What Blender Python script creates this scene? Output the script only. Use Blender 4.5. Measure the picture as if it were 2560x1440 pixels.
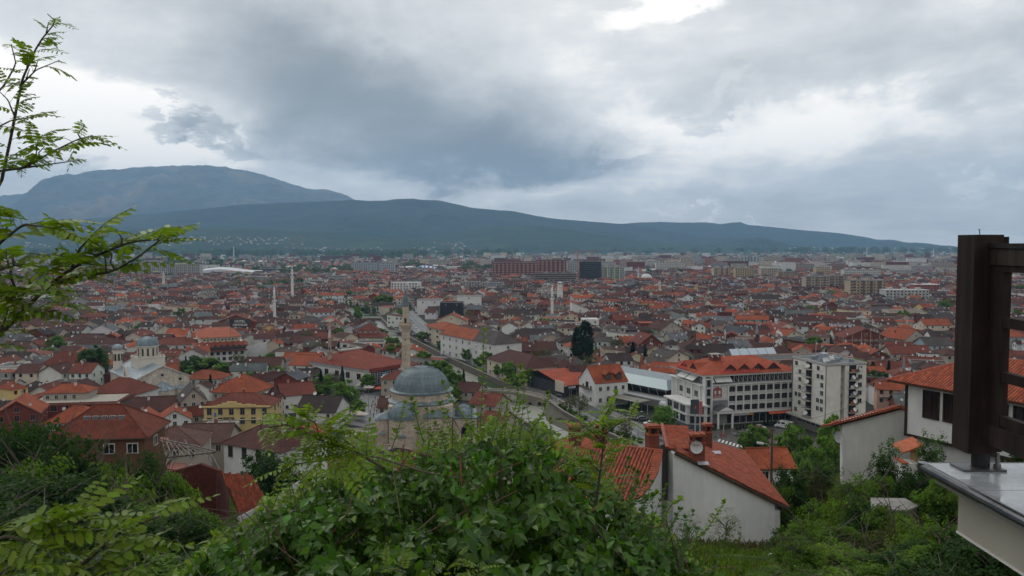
import bpy,math,random
import numpy as np
from mathutils import Vector,Matrix,noise as mnoise
R = math.radians
SC = bpy.context.scene
for _o in list(bpy.data.objects): bpy.data.objects.remove(_o)
COL = SC.collection
random.seed(7);rng = np.random.default_rng(7)

# ---------------------------------------------------------------- camera
CAMZ,FPX,PITCH = 60.0,2000.0,math.atan(110/2000.0)
cam = bpy.data.cameras.new("camera");camo = bpy.data.objects.new("camera",cam);COL.objects.link(camo)
camo.location = (0,0,CAMZ);camo.rotation_euler = (R(90) - PITCH,0,0)
cam.sensor_width = 36;cam.lens = 36*FPX/2560;cam.clip_start = 0.05;cam.clip_end = 60000
cam.dof.use_dof = True;cam.dof.focus_distance = 12;cam.dof.aperture_fstop = 13
SC.camera = camo
# ---------------------------------------------------------------- sun and exposure
SUN_EL,SUN_AZ = R(42),R(-35)          # behind the cloud, up ahead and a little to the west side
sun = bpy.data.lights.new("sun",'SUN');suno = bpy.data.objects.new("sun",sun);COL.objects.link(suno)
sun.energy = 0.8;sun.angle = R(28);sun.color = (1.0,.965,.91)
_sd = Vector((math.sin(SUN_AZ)*math.cos(SUN_EL),math.cos(SUN_AZ)*math.cos(SUN_EL),math.sin(SUN_EL)))
suno.rotation_euler = (-_sd).to_track_quat('-Z','Y').to_euler()
SC.view_settings.view_transform = 'Standard';SC.view_settings.look = 'None'
SC.view_settings.exposure = 0.0;SC.view_settings.gamma = 1.0;SC.view_settings.use_curve_mapping = False
SC.cycles.volume_bounces = 1;SC.cycles.max_bounces = 6;SC.cycles.diffuse_bounces = 2
SC.cycles.glossy_bounces = 2;SC.cycles.transmission_bounces = 3;SC.cycles.transparent_max_bounces = 6
SC.cycles.use_denoising = True
try: SC.cycles.denoiser = 'OPENIMAGEDENOISE'
except Exception: pass

# ---------------------------------------------------------------- geometry of the view: used only to work out where things stand
def ray(px,py):
    a = (px-1280)/FPX;b = (720-py)/FPX
    return Vector((a,math.cos(PITCH)+b*math.sin(PITCH),-math.sin(PITCH)+b*math.cos(PITCH)))
CAMP = Vector((0,0,CAMZ))
def onz(px,py,z=0.0):
    d = ray(px,py);t = (z-CAMZ)/d.z;return CAMP + d*t
def aty(px,py,Y):
    d = ray(px,py);return CAMP + d*(Y/d.y)
def onplane(px,py,p0,n):
    d = ray(px,py);t = (p0-CAMP).dot(n)/d.dot(n);return CAMP + d*t
def proj(p):
    v = Vector(p)-CAMP
    f = v.y*math.cos(PITCH)-v.z*math.sin(PITCH);u = v.y*math.sin(PITCH)+v.z*math.cos(PITCH)
    return (1280+FPX*v.x/f,720-FPX*u/f)

# ---------------------------------------------------------------- node helpers
class NT:
    def __init__(s,tree): s.t = tree;s.n = tree.nodes;s.l = tree.links
    def node(s,typ,**kw):
        nd = s.n.new(typ)
        for k,v in kw.items():
            if k.startswith('i_'): nd.inputs[k[2:].replace('_',' ')].default_value = v
            else: setattr(nd,k,v)
        return nd
    def link(s,a,b): s.l.new(a,b)
    def val(s,sock,v):
        if hasattr(v,'is_linked') or hasattr(v,'links'): s.l.new(v,sock)
        else: sock.default_value = v
    def math(s,op,a,b=0.0,c=None,clamp=False):
        nd = s.n.new('ShaderNodeMath');nd.operation = op;nd.use_clamp = clamp
        s.val(nd.inputs[0],a);s.val(nd.inputs[1],b)
        if c is not None: s.val(nd.inputs[2],c)
        return nd.outputs[0]
    def vmath(s,op,a,b=None,sc=None):
        nd = s.n.new('ShaderNodeVectorMath');nd.operation = op
        s.val(nd.inputs[0],a)
        if b is not None: s.val(nd.inputs[1],b)
        if sc is not None: s.val(nd.inputs['Scale'],sc)
        return nd.outputs['Value'] if op in ('LENGTH','DOT_PRODUCT') else nd.outputs[0]
    def maprange(s,v,a,b,c,d,mode='LINEAR'):
        nd = s.n.new('ShaderNodeMapRange');nd.interpolation_type = mode
        s.val(nd.inputs[0],v)
        for i,x in enumerate((a,b,c,d)): nd.inputs[i+1].default_value = x
        return nd.outputs[0]
    def noise(s,vec,scale,detail=3,rough=.55,dist=0.0):
        nd = s.n.new('ShaderNodeTexNoise');nd.inputs['Scale'].default_value = scale
        nd.inputs['Detail'].default_value = detail;nd.inputs['Roughness'].default_value = rough
        nd.inputs['Distortion'].default_value = dist
        if vec is not None: s.l.new(vec,nd.inputs['Vector'])
        return nd
    def mapping(s,vec,loc=(0,0,0),rot=(0,0,0),scale=(1,1,1),typ='POINT'):
        nd = s.n.new('ShaderNodeMapping');nd.vector_type = typ
        s.l.new(vec,nd.inputs[0]);nd.inputs[1].default_value = loc;nd.inputs[2].default_value = rot;nd.inputs[3].default_value = scale
        return nd.outputs[0]
    def mix(s,f,a,b,mode='MIX'):
        nd = s.n.new('ShaderNodeMix');nd.data_type = 'RGBA';nd.blend_type = mode
        s.val(nd.inputs[0],f)
        for i,x in ((6,a),(7,b)):
            if isinstance(x,tuple): nd.inputs[i].default_value = x if len(x) == 4 else (*x,1)
            else: s.l.new(x,nd.inputs[i])
        return nd.outputs[2]
    def ramp(s,v,stops):
        nd = s.n.new('ShaderNodeValToRGB');e = nd.color_ramp.elements
        while len(e) < len(stops): e.new(0.5)
        for i,(p,c) in enumerate(stops): e[i].position = p;e[i].color = (*c,1)
        s.l.new(v,nd.inputs[0]);return nd.outputs[0]

# ---------------------------------------------------------------- world: Nishita sky behind a broken overcast
W = bpy.data.worlds.new("World");SC.world = W;W.use_nodes = True
w = NT(W.node_tree);w.n.clear()
sky = w.node('ShaderNodeTexSky',sky_type='NISHITA',sun_disc=False);sky.sun_elevation = SUN_EL;sky.sun_rotation = SUN_AZ
tc = w.node('ShaderNodeTexCoord');D = tc.outputs['Generated']
sep = w.node('ShaderNodeSeparateXYZ');w.link(D,sep.inputs[0])
az = w.math('ARCTAN2',sep.outputs[0],sep.outputs[1]);el = w.math('ARCSINE',sep.outputs[2])
cmb = w.node('ShaderNodeCombineXYZ');w.link(az,cmb.inputs[0]);w.link(el,cmb.inputs[1])
# the cloud layer is a ceiling: project directions on it so that clouds flatten towards the horizon
zc = w.math('ADD',w.math('MAXIMUM',sep.outputs[2],0.0),0.16)
cl = w.vmath('SCALE',D,sc=w.math('DIVIDE',1.0,zc))
n1 = w.noise(cl,0.55,6,.55,.4);n2 = w.noise(cl,1.9,7,.6,.3);n3 = w.noise(D,9.0,6,.6,.2)
wob = w.vmath('SUBTRACT',w.noise(w.mapping(D,scale=(6,6,11)),1.0,6,.62,.3).outputs['Color'],(.5,.5,.5))
P = w.vmath('ADD',cmb.outputs[0],w.vmath('SCALE',wob,sc=0.16))
wob2 = w.vmath('SUBTRACT',w.noise(w.mapping(D,scale=(20,20,32)),1.0,7,.65,.2).outputs['Color'],(.5,.5,.5))
P2 = w.vmath('ADD',P,w.vmath('SCALE',wob2,sc=0.05))
def blob(px,py,sx,sy,wt,rot=0,soft=True):
    d = ray(px,py).normalized();a = math.atan2(d.x,d.y);e = math.asin(d.z)
    m = w.mapping(P if soft else P2,loc=(a,e,0),rot=(0,0,R(rot)),scale=(sx/FPX,sy/FPX,1),typ='TEXTURE')
    return w.maprange(w.vmath('LENGTH',m),0.15 if soft else .55,1.6 if soft else 1.15,wt,0.0,'SMOOTHSTEP')
blobs = [(1060,330,420,150,-.30,-12),(1330,390,300,70,-.30,-4),(1150,395,260,60,-.10,0),(690,130,330,120,-.17,-25),(960,220,360,150,-.15,-15),
         (560,250,420,60,-.07,-14),(2080,0,260,90,-.22,0),(1900,200,460,55,-.08,3),(2350,195,420,45,-.09,6),
         (2400,490,520,80,-.03,0),(2450,590,420,50,-.04,0),(1650,470,500,60,-.02,0),
         (170,290,330,110,.42,-12),(1680,-5,150,40,.34,8),(2000,310,620,90,.22,5),(1560,120,300,160,.07,0),
         (1330,470,600,52,.30,0),(420,400,520,40,.18,0),(2050,360,600,90,.12,0),(2250,20,300,60,.12,0),(60,60,260,80,.10,0),
         (1550,300,220,90,.08,0)]
sharp = [(520,342,80,34,-.30,-18),(440,325,70,22,-.20,0),(660,378,64,18,-.17,0),(1380,412,250,34,-.12,0),(2390,462,60,24,.12,8),
         (2540,455,60,16,.10,0),(1748,548,34,9,.16,25),(1640,546,70,8,.10,0),(1870,556,40,6,.14,0),(640,430,20,14,.25,40),(1750,290,110,24,-.10,10),(1790,215,60,26,.09,20),(390,275,34,14,-.14,0),(1060,425,60,14,-.08,0),
         (1560,395,80,16,-.12,8),(620,350,26,12,.10,0)]
V = w.maprange(n1.outputs[0],.3,.7,.58,.76)
V = w.math('ADD',V,w.maprange(n2.outputs[0],.3,.7,-.10,.10))
V = w.math('ADD',V,w.maprange(n3.outputs[0],.3,.7,-.055,.055))
for b in blobs: V = w.math('ADD',V,blob(*b))
for b in sharp: V = w.math('ADD',V,blob(*b,soft=False))
cc = w.ramp(V,[(0.0,(.215,.245,.268)),(.22,(.29,.325,.35)),(.42,(.43,.465,.492)),(.60,(.60,.635,.66)),(.78,(.80,.83,.845)),(.97,(1.25,1.24,1.2))])
# Background strength 0.1, so cloud radiance is written as ten times what it shows
cc10 = w.vmath('MULTIPLY',cc,(12.2,11.7,11.2))
out = w.mix(.965,sky.outputs[0],cc10)
bg = w.node('ShaderNodeBackground');bg.inputs[1].default_value = 0.1
w.link(out,bg.inputs[0]);wo = w.node('ShaderNodeOutputWorld');w.link(bg.outputs[0],wo.inputs[0])
W.cycles.sampling_method = 'MANUAL';W.cycles.sample_map_resolution = 512
# ---------------------------------------------------------------- materials (colour comes from the per-face attribute Col unless fixed)
MATS = {}
def mat(name,build):
    m = bpy.data.materials.new(name);m.use_nodes = True;t = NT(m.node_tree);t.n.clear()
    bs = t.node('ShaderNodeBsdfPrincipled');o = t.node('ShaderNodeOutputMaterial');t.link(bs.outputs[0],o.inputs[0])
    build(t,bs);MATS[name] = m;return m
def colattr(t): a = t.node('ShaderNodeAttribute',attribute_name='Col');return a.outputs['Color']
def uvn(t): return t.node('ShaderNodeUVMap').outputs[0]
def objc(t): return t.node('ShaderNodeTexCoord').outputs['Object']
def wpos(t): return t.node('ShaderNodeNewGeometry').outputs['Position']
def bump(t,bs,h,dist,strength=1.0):
    b = t.node('ShaderNodeBump');b.inputs['Distance'].default_value = dist;b.inputs['Strength'].default_value = strength
    t.link(h,b.inputs['Height']);t.link(b.outputs[0],bs.inputs['Normal'])
def scal(t,c,f):    # multiply colour by factor socket
    return t.vmath('MULTIPLY',c,t.n.new('ShaderNodeCombineXYZ').outputs[0]) if False else t.vmath('SCALE',c,sc=f)
def m_plaster(t,bs):
    p = wpos(t);u = uvn(t)
    a = t.noise(p,.35,5,.6).outputs[0];s = t.noise(t.mapping(u,scale=(3,.35,1)),1.0,5,.7).outputs[0];g = t.noise(p,9,3).outputs[0]
    f = t.math('MULTIPLY',t.maprange(a,.3,.7,.86,1.06),t.maprange(s,.38,.75,1.02,.90))
    t.link(scal(t,colattr(t),f),bs.inputs['Base Color']);bs.inputs['Roughness'].default_value = .9;bs.inputs['Specular IOR Level'].default_value = .15
    bump(t,bs,g,.01,.4)
mat('plaster',m_plaster)
def m_roof(t,bs):
    u = uvn(t);p = wpos(t)
    sx = t.node('ShaderNodeSeparateXYZ');t.link(u,sx.inputs[0])
    cx = t.math('FLOOR',t.math('DIVIDE',sx.outputs[0],.24));cy = t.math('FLOOR',t.math('DIVIDE',sx.outputs[1],.36))
    cb = t.node('ShaderNodeCombineXYZ');t.link(cx,cb.inputs[0]);t.link(cy,cb.inputs[1])
    wn = t.node('ShaderNodeTexWhiteNoise');t.link(cb.outputs[0],wn.inputs['Vector'])
    a = t.noise(p,.22,5,.65).outputs[0];b = t.noise(p,1.3,4,.6).outputs[0]
    f = t.math('MULTIPLY',t.maprange(wn.outputs[0],0,1,.80,1.16),t.maprange(a,.3,.7,.72,1.22))
    f = t.math('MULTIPLY',f,t.maprange(b,.3,.7,.88,1.1))
    c = scal(t,colattr(t),f)
    moss = t.maprange(t.noise(p,.6,5,.7).outputs[0],.58,.75,0,.45)
    t.link(t.mix(moss,c,(.07,.06,.045)),bs.inputs['Base Color']);bs.inputs['Roughness'].default_value = .75;bs.inputs['Specular IOR Level'].default_value = .12
    wx = t.math('SINE',t.math('MULTIPLY',sx.outputs[0],2*math.pi/.24));fr = t.math('FRACT',t.math('DIVIDE',sx.outputs[1],.36))
    bump(t,bs,t.math('ADD',wx,t.math('MULTIPLY',fr,1.2)),.022,.8)
mat('roof',m_roof)
def m_tile(t,bs):
    oi = t.node('ShaderNodeObjectInfo').outputs['Random'];p = wpos(t)
    a = t.noise(p,3.1,4,.7).outputs[0];b = t.noise(p,14,3,.6).outputs[0];w2 = t.noise(p,.8,3,.6).outputs[0]
    f = t.math('MULTIPLY',t.maprange(a,.3,.7,.68,1.22),t.maprange(oi,0,1,.90,1.10));f = t.math('MULTIPLY',f,t.maprange(b,.3,.7,.9,1.08))
    c = scal(t,colattr(t),f)
    t.link(t.mix(t.maprange(w2,.55,.75,0,.4),c,(.10,.07,.05)),bs.inputs['Base Color']);bs.inputs['Roughness'].default_value = .6;bs.inputs['Specular IOR Level'].default_value = .25
    bump(t,bs,b,.006,.6)
mat('tile',m_tile)
def m_brick(t,bs):
    u = uvn(t);p = wpos(t)
    b = t.node('ShaderNodeTexBrick');t.link(u,b.inputs['Vector']);b.inputs['Scale'].default_value = 1
    b.inputs['Brick Width'].default_value = .30;b.inputs['Row Height'].default_value = .20;b.inputs['Mortar Size'].default_value = .012
    b.inputs['Color1'].default_value = (1,1,1,1);b.inputs['Color2'].default_value = (.72,.72,.75,1);b.inputs['Mortar'].default_value = (.9,1.4,1.7,1)
    a = t.noise(p,.5,5,.6).outputs[0]
    c = t.vmath('MULTIPLY',colattr(t),b.outputs[0])
    t.link(scal(t,c,t.maprange(a,.3,.7,.72,1.15)),bs.inputs['Base Color']);bs.inputs['Roughness'].default_value = .9;bs.inputs['Specular IOR Level'].default_value = .1
mat('brickwork',m_brick)
def m_stone(t,bs):
    u = uvn(t);p = wpos(t)
    b = t.node('ShaderNodeTexBrick');t.link(u,b.inputs['Vector']);b.inputs['Scale'].default_value = 1
    b.inputs['Brick Width'].default_value = .62;b.inputs['Row Height'].default_value = .34;b.inputs['Mortar Size'].default_value = .022;b.inputs['Bias'].default_value = -.1
    b.inputs['Color1'].default_value = (1.06,1.03,1,1);b.inputs['Color2'].default_value = (.66,.65,.64,1);b.inputs['Mortar'].default_value = (.55,.52,.5,1)
    a = t.noise(p,.3,6,.65).outputs[0];s = t.noise(t.mapping(u,scale=(1.4,.2,1)),1.0,5,.7).outputs[0]
    c = t.vmath('MULTIPLY',colattr(t),b.outputs[0]);f = t.math('MULTIPLY',t.maprange(a,.3,.7,.75,1.15),t.maprange(s,.4,.75,1.05,.72))
    t.link(scal(t,c,f),bs.inputs['Base Color']);bs.inputs['Roughness'].default_value = .92
    bump(t,bs,b.outputs['Fac'],.02,-.6)
mat('masonry',m_stone)
def m_lead(t,bs):
    u = uvn(t);p = wpos(t)
    b = t.node('ShaderNodeTexBrick');t.link(u,b.inputs['Vector']);b.inputs['Scale'].default_value = 1
    b.inputs['Brick Width'].default_value = 1.0;b.inputs['Row Height'].default_value = 1.5;b.inputs['Mortar Size'].default_value = .03
    b.inputs['Color1'].default_value = (1.1,1.1,1.1,1);b.inputs['Color2'].default_value = (.8,.8,.8,1);b.inputs['Mortar'].default_value = (.62,.62,.62,1)
    a = t.noise(p,.5,6,.65).outputs[0];s = t.noise(t.mapping(u,scale=(2.2,.25,1)),1,5,.7).outputs[0]
    c = t.vmath('MULTIPLY',colattr(t),b.outputs[0]);f = t.math('MULTIPLY',t.maprange(a,.3,.7,.72,1.2),t.maprange(s,.3,.7,.8,1.2))
    t.link(scal(t,c,f),bs.inputs['Base Color']);bs.inputs['Roughness'].default_value = .5;bs.inputs['Metallic'].default_value = .15
    bump(t,bs,b.outputs['Fac'],.03,.5)
mat('lead_sheet',m_lead)
def simple(name,rough=.8,metal=0,spec=.5,nscale=4,lo=.85,hi=1.12,fixed=None,bmp=0,coat=0,detail=4):
    def f(t,bs):
        c = colattr(t)
        if fixed is not None:
            rgb = t.node('ShaderNodeRGB');rgb.outputs[0].default_value = (*fixed,1);c = rgb.outputs[0]
        n = t.noise(wpos(t),nscale,detail,.6).outputs[0]
        t.link(scal(t,c,t.maprange(n,.3,.7,lo,hi)),bs.inputs['Base Color'])
        bs.inputs['Roughness'].default_value = rough;bs.inputs['Metallic'].default_value = metal;bs.inputs['Specular IOR Level'].default_value = spec
        bs.inputs['Coat Weight'].default_value = coat
        if bmp: bump(t,bs,n,bmp)
    return mat(name,f)
simple('concrete',.9,spec=.15,nscale=1.2,lo=.72,hi=1.15,bmp=.01,detail=6)
simple('paint',.45,nscale=5,lo=.92,hi=1.06)
simple('carpaint',.25,nscale=2,lo=.95,hi=1.03,coat=.6)
simple('glass_dark',.12,spec=.6,fixed=(.012,.014,.017),nscale=.6,lo=.4,hi=1.8)
simple('bark',.9,nscale=18,lo=.5,hi=1.4,bmp=.004)
simple('metal',.4,.7,nscale=8)
simple('cloth',.9,nscale=20)
simple('rubber',.8,fixed=(.012,.012,.012))
def m_wood(t,bs):
    o = objc(t)
    n = t.noise(t.mapping(o,scale=(26,26,2.2)),1.0,6,.6,.6).outputs[0];k = t.noise(o,5,4).outputs[0]
    f = t.math('MULTIPLY',t.maprange(n,.3,.7,.45,1.7),t.maprange(k,.3,.7,.7,1.3))
    t.link(scal(t,colattr(t),f),bs.inputs['Base Color']);bs.inputs['Roughness'].default_value = .7;bs.inputs['Specular IOR Level'].default_value = .2;bump(t,bs,n,.0012)
mat('wood',m_wood)
def m_marble(t,bs):
    o = objc(t);n = t.noise(o,7,7,.65,1.2).outputs[0];k = t.noise(o,60,3).outputs[0]
    f = t.math('MULTIPLY',t.maprange(n,.35,.7,.8,1.12),t.maprange(k,.3,.7,.92,1.06))
    t.link(scal(t,colattr(t),f),bs.inputs['Base Color'])
    t.link(t.maprange(t.noise(o,11,4).outputs[0],.35,.65,.05,.4),bs.inputs['Roughness']);bs.inputs['Coat Weight'].default_value = .3
mat('marble',m_marble)
def m_asphalt(t,bs):
    p = wpos(t);n = t.noise(p,.25,6,.65).outputs[0];k = t.noise(p,2.5,4).outputs[0]
    f = t.math('MULTIPLY',t.maprange(n,.3,.7,.7,1.3),t.maprange(k,.3,.7,.85,1.15))
    t.link(scal(t,colattr(t),f),bs.inputs['Base Color']);t.link(t.maprange(n,.35,.65,.22,.6),bs.inputs['Roughness'])
mat('asphalt',m_asphalt)
def m_paving(t,bs):
    u = t.mapping(wpos(t),rot=(0,0,R(25)))
    b = t.node('ShaderNodeTexBrick');t.link(u,b.inputs['Vector']);b.inputs['Scale'].default_value = 1
    b.inputs['Brick Width'].default_value = .9;b.inputs['Row Height'].default_value = .45;b.inputs['Mortar Size'].default_value = .03
    b.inputs['Color1'].default_value = (1,1,1,1);b.inputs['Color2'].default_value = (.82,.82,.82,1);b.inputs['Mortar'].default_value = (.7,.7,.7,1)
    n = t.noise(u,.3,6,.65).outputs[0]
    t.link(scal(t,t.vmath('MULTIPLY',colattr(t),b.outputs[0]),t.maprange(n,.3,.7,.7,1.25)),bs.inputs['Base Color']);t.link(t.maprange(n,.35,.65,.3,.7),bs.inputs['Roughness'])
mat('paving',m_paving)
def m_water(t,bs):
    p = wpos(t);n = t.noise(t.mapping(p,rot=(0,0,R(-25)),scale=(1,.35,1)),.9,6,.7,.8).outputs[0]
    foam = t.maprange(t.noise(t.mapping(p,rot=(0,0,R(-25)),scale=(1,.3,1)),1.6,6,.75,1.5).outputs[0],.58,.70,0,.65)
    base = t.mix(t.maprange(n,.3,.7,0,1),(.20,.205,.165),(.29,.29,.24))
    t.link(t.mix(foam,base,(.6,.6,.57)),bs.inputs['Base Color']);bs.inputs['Roughness'].default_value = .35;bs.inputs['IOR'].default_value = 1.33
    bump(t,bs,n,.18,.8)
mat('water',m_water)
def m_ground(t,bs):
    p = wpos(t);sp = t.node('ShaderNodeSeparateXYZ');t.link(p,sp.inputs[0])
    n = t.noise(p,.05,6,.6).outputs[0];f = t.noise(p,1.1,5,.7).outputs[0]
    town = t.mix(t.maprange(f,.35,.65,0,1),(.028,.027,.025),(.075,.07,.062))
    town = t.mix(t.maprange(n,.45,.6,0,.7),town,(.035,.05,.02))
    # field parcels of the plain
    v = t.node('ShaderNodeTexVoronoi');t.link(t.mapping(p,rot=(0,0,.5),scale=(.0035,.008,1)),v.inputs['Vector']);v.inputs['Scale'].default_value = 1.0
    hs = t.node('ShaderNodeSeparateColor');t.link(v.outputs['Color'],hs.inputs[0])
    fld = t.ramp(hs.outputs[0],[(0,(.035,.06,.022)),(.35,(.06,.10,.03)),(.6,(.045,.075,.028)),(.82,(.11,.115,.055)),(1.0,(.15,.12,.08))])
    wood = t.maprange(t.noise(t.mapping(p,scale=(.006,.010,1)),1.0,5,.65).outputs[0],.48,.56,0,1)
    fld = t.mix(wood,fld,(.016,.030,.014))
    far = t.maprange(sp.outputs[1],1500,2600,0,1)
    soil = t.mix(t.maprange(f,.35,.6,0,1),(.055,.045,.03),(.03,.045,.018))
    near = t.maprange(sp.outputs[1],175,200,0,1)
    t.link(t.mix(near,soil,t.mix(far,town,fld)),bs.inputs['Base Color']);bs.inputs['Roughness'].default_value = .95;bs.inputs['Specular IOR Level'].default_value = .08
mat('soil_and_fields',m_ground)
def m_hill(c1,c2,c3,sc,patch):
    def f(t,bs):
        p = wpos(t);n = t.noise(p,sc,8,.68).outputs[0];k = t.noise(t.mapping(p,scale=(1,1,2.2)),sc*5,6,.7).outputs[0]
        c = t.mix(t.maprange(k,.38,.62,0,1),c1,c2);c = t.mix(t.maprange(n,patch,patch+.12,0,1),c,c3)
        t.link(c,bs.inputs['Base Color']);bs.inputs['Roughness'].default_value = 1;bs.inputs['Specular IOR Level'].default_value = .1
        bump(t,bs,k,14,1)
    return f
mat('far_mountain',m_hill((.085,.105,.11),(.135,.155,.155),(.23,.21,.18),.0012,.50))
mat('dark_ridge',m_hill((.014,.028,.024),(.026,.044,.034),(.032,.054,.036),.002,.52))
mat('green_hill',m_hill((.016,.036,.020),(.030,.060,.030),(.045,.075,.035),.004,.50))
def m_leaf(name,trans=.35,rough=.55):
    def f(t,bs):
        c = colattr(t);g = t.node('ShaderNodeNewGeometry')
        n = t.noise(g.outputs['Position'],2.2,3,.6).outputs[0];oi = t.node('ShaderNodeObjectInfo').outputs['Random']
        c = scal(t,c,t.math('MULTIPLY',t.maprange(n,.3,.7,.72,1.25),t.maprange(oi,0,1,.86,1.12)))
        t.link(c,bs.inputs['Base Color']);bs.inputs['Roughness'].default_value = rough;bs.inputs['Specular IOR Level'].default_value = .12 if name == 'leaf' else .3
        tr = t.node('ShaderNodeBsdfTranslucent');t.link(t.vmath('MULTIPLY',c,(1.5,1.55,.75)),tr.inputs[0])
        mx = t.node('ShaderNodeMixShader');mx.inputs[0].default_value = trans
        t.link(bs.outputs[0],mx.inputs[1]);t.link(tr.outputs[0],mx.inputs[2])
        o = [q for q in t.n if q.type == 'OUTPUT_MATERIAL'][0];t.link(mx.outputs[0],o.inputs[0])
    return mat(name,f)
m_leaf('leaf',.42);m_leaf('leaf_near',.38,.40)

# ---------------------------------------------------------------- mesh building
_mi = list(MATS)
def finish(me,mats,matidx,cols,smooth=False):
    for m in mats: me.materials.append(MATS[m])
    n = len(me.polygons)
    me.polygons.foreach_set('material_index',np.asarray(matidx,dtype=np.int32))
    a = me.attributes.new('Col','FLOAT_COLOR','FACE');c = np.ones((n,4),np.float32);c[:,:3] = np.asarray(cols,np.float32);a.data.foreach_set('color',c.ravel())
    me.polygons.foreach_set('use_smooth',np.full(n,bool(smooth)))
    nv = len(me.vertices);co = np.empty(nv*3,np.float32);me.vertices.foreach_get('co',co);co = co.reshape(-1,3)
    nl = len(me.loops);lv = np.empty(nl,np.int32);me.loops.foreach_get('vertex_index',lv)
    nr = np.empty(n*3,np.float32);me.polygons.foreach_get('normal',nr);nr = nr.reshape(-1,3)
    lt = np.empty(n,np.int32);me.polygons.foreach_get('loop_total',lt)
    ln = np.repeat(nr,lt,axis=0)
    tx = np.stack([-ln[:,1],ln[:,0],np.zeros(nl)],1);L = np.linalg.norm(tx,axis=1,keepdims=True)
    tx = np.where(L < .05,np.array([[1.,0,0]]),tx/np.maximum(L,1e-6));sy = np.cross(ln,tx)
    p = co[lv];uv = np.stack([(p*tx).sum(1),(p*sy).sum(1)],1).astype(np.float32)
    ul = me.uv_layers.new(name='UVMap');ul.data.foreach_set('uv',uv.ravel())
    me.update()
class MB:
    def __init__(s): s.v = [];s.f = [];s.m = [];s.c = []
    def face(s,pts,m='plaster',c=(.5,.5,.5)):
        i = len(s.v);s.v += [tuple(p) for p in pts];s.f.append(tuple(range(i,i+len(pts))));s.m.append(m);s.c.append(c)
    def add(s,vs,fs,m,c):
        i = len(s.v);s.v += [tuple(p) for p in vs]
        for f in fs: s.f.append(tuple(i+k for k in f));s.m.append(m);s.c.append(c)
    def box(s,cx,cy,cz,sx,sy,sz,m='plaster',c=(.5,.5,.5),rz=0,top=None):
        ca,sa = math.cos(rz),math.sin(rz);vs = []
        for dz in (-.5,.5):
            for dx,dy in ((-.5,-.5),(.5,-.5),(.5,.5),(-.5,.5)):
                x,y = dx*sx,dy*sy;vs.append((cx+x*ca-y*sa,cy+x*sa+y*ca,cz+dz*sz))
        s.add(vs,[(3,2,1,0),(0,1,5,4),(1,2,6,5),(2,3,7,6),(3,0,4,7)],m,c)
        s.add(vs[4:],[(0,1,2,3)],*(top or (m,c)))
        return s
    def hexa(s,b,t,m,c):       # 4 bottom + 4 top points, both counter-clockwise from above
        s.add(list(b)+list(t),[(3,2,1,0),(4,5,6,7),(0,1,5,4),(1,2,6,5),(2,3,7,6),(3,0,4,7)],m,c);return s
    def slab(s,poly,th,m,c,cb=None):    # polygon with thickness below it
        poly = [Vector(p) for p in poly];n = (poly[1]-poly[0]).cross(poly[2]-poly[0]).normalized()
        if n.z < 0: poly.reverse();n = -n
        lo = [p-n*th for p in poly];k = len(poly)
        s.add([*poly,*lo],[tuple(range(k))],m,c)
        s.add([*poly,*lo],[tuple(range(2*k-1,k-1,-1))]+[(i,i+k,(i+1) % k+k,(i+1) % k) for i in range(k)],m if cb is None else 'paint',cb or c);return s
    def prism(s,poly,z0,z1,m,c,top=None):
        k = len(poly);vs = [(*p[:2],z0) for p in poly]+[(*p[:2],z1) for p in poly]
        s.add(vs,[(i,(i+1) % k,(i+1) % k+k,i+k) for i in range(k)]+[tuple(range(k-1,-1,-1))],m,c)
        s.add(vs[k:],[tuple(range(k))],*(top or (m,c)));return s
    def tube(s,p0,p1,r0,r1=None,n=8,m='paint',c=(.5,.5,.5),cap=True):
        p0,p1 = Vector(p0),Vector(p1);r1 = r0 if r1 is None else r1;d = (p1-p0)
        if d.length < 1e-6: return s
        q = d.normalized().to_track_quat('Z','Y');vs = []
        for p,r in ((p0,r0),(p1,r1)):
            for i in range(n):
                a = 2*math.pi*i/n;vs.append(p+q @ Vector((r*math.cos(a),r*math.sin(a),0)))
        fs = [(i,(i+1) % n,(i+1) % n+n,i+n) for i in range(n)]
        if cap: fs += [tuple(range(n-1,-1,-1)),tuple(range(n,2*n))]
        s.add(vs,fs,m,c);return s
    def path(s,pts,r0,r1,n=6,m='bark',c=(.1,.07,.05)):
        k = len(pts)
        for i in range(k-1):
            s.tube(pts[i],pts[i+1],r0+(r1-r0)*i/(k-1),r0+(r1-r0)*(i+1)/(k-1),n,m,c,cap=(i == k-2 or i == 0))
        return s
    def lathe(s,prof,n,m,c,cx=0,cy=0,a0=0,a1=2*math.pi,capt=False):
        full = abs(a1-a0-2*math.pi) < 1e-6;k = n if full else n+1;vs = []
        for r,z in prof:
            for i in range(k):
                a = a0+(a1-a0)*i/n;vs.append((cx+r*math.cos(a),cy+r*math.sin(a),z))
        fs = []
        for j in range(len(prof)-1):
            for i in range(n):
                b = (i+1) % k;fs.append((j*k+i,j*k+b,(j+1)*k+b,(j+1)*k+i))
        s.add(vs,fs,m,c);return s
    def merge(s,o):
        i = len(s.v);s.v += o.v;s.f += [tuple(k+i for k in f) for f in o.f];s.m += o.m;s.c += o.c;return s
    def mesh(s,name='mesh',smooth=False):
        me = bpy.data.meshes.new(name);me.from_pydata(s.v,[],s.f);mats = list(dict.fromkeys(s.m));ix = {k: i for i,k in enumerate(mats)}
        finish(me,mats,[ix[k] for k in s.m],s.c if s.c else np.zeros((0,3)),smooth);return me
    def build(s,name,parent=None,smooth=False):
        return link(name,s.mesh(name,smooth),parent)
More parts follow.
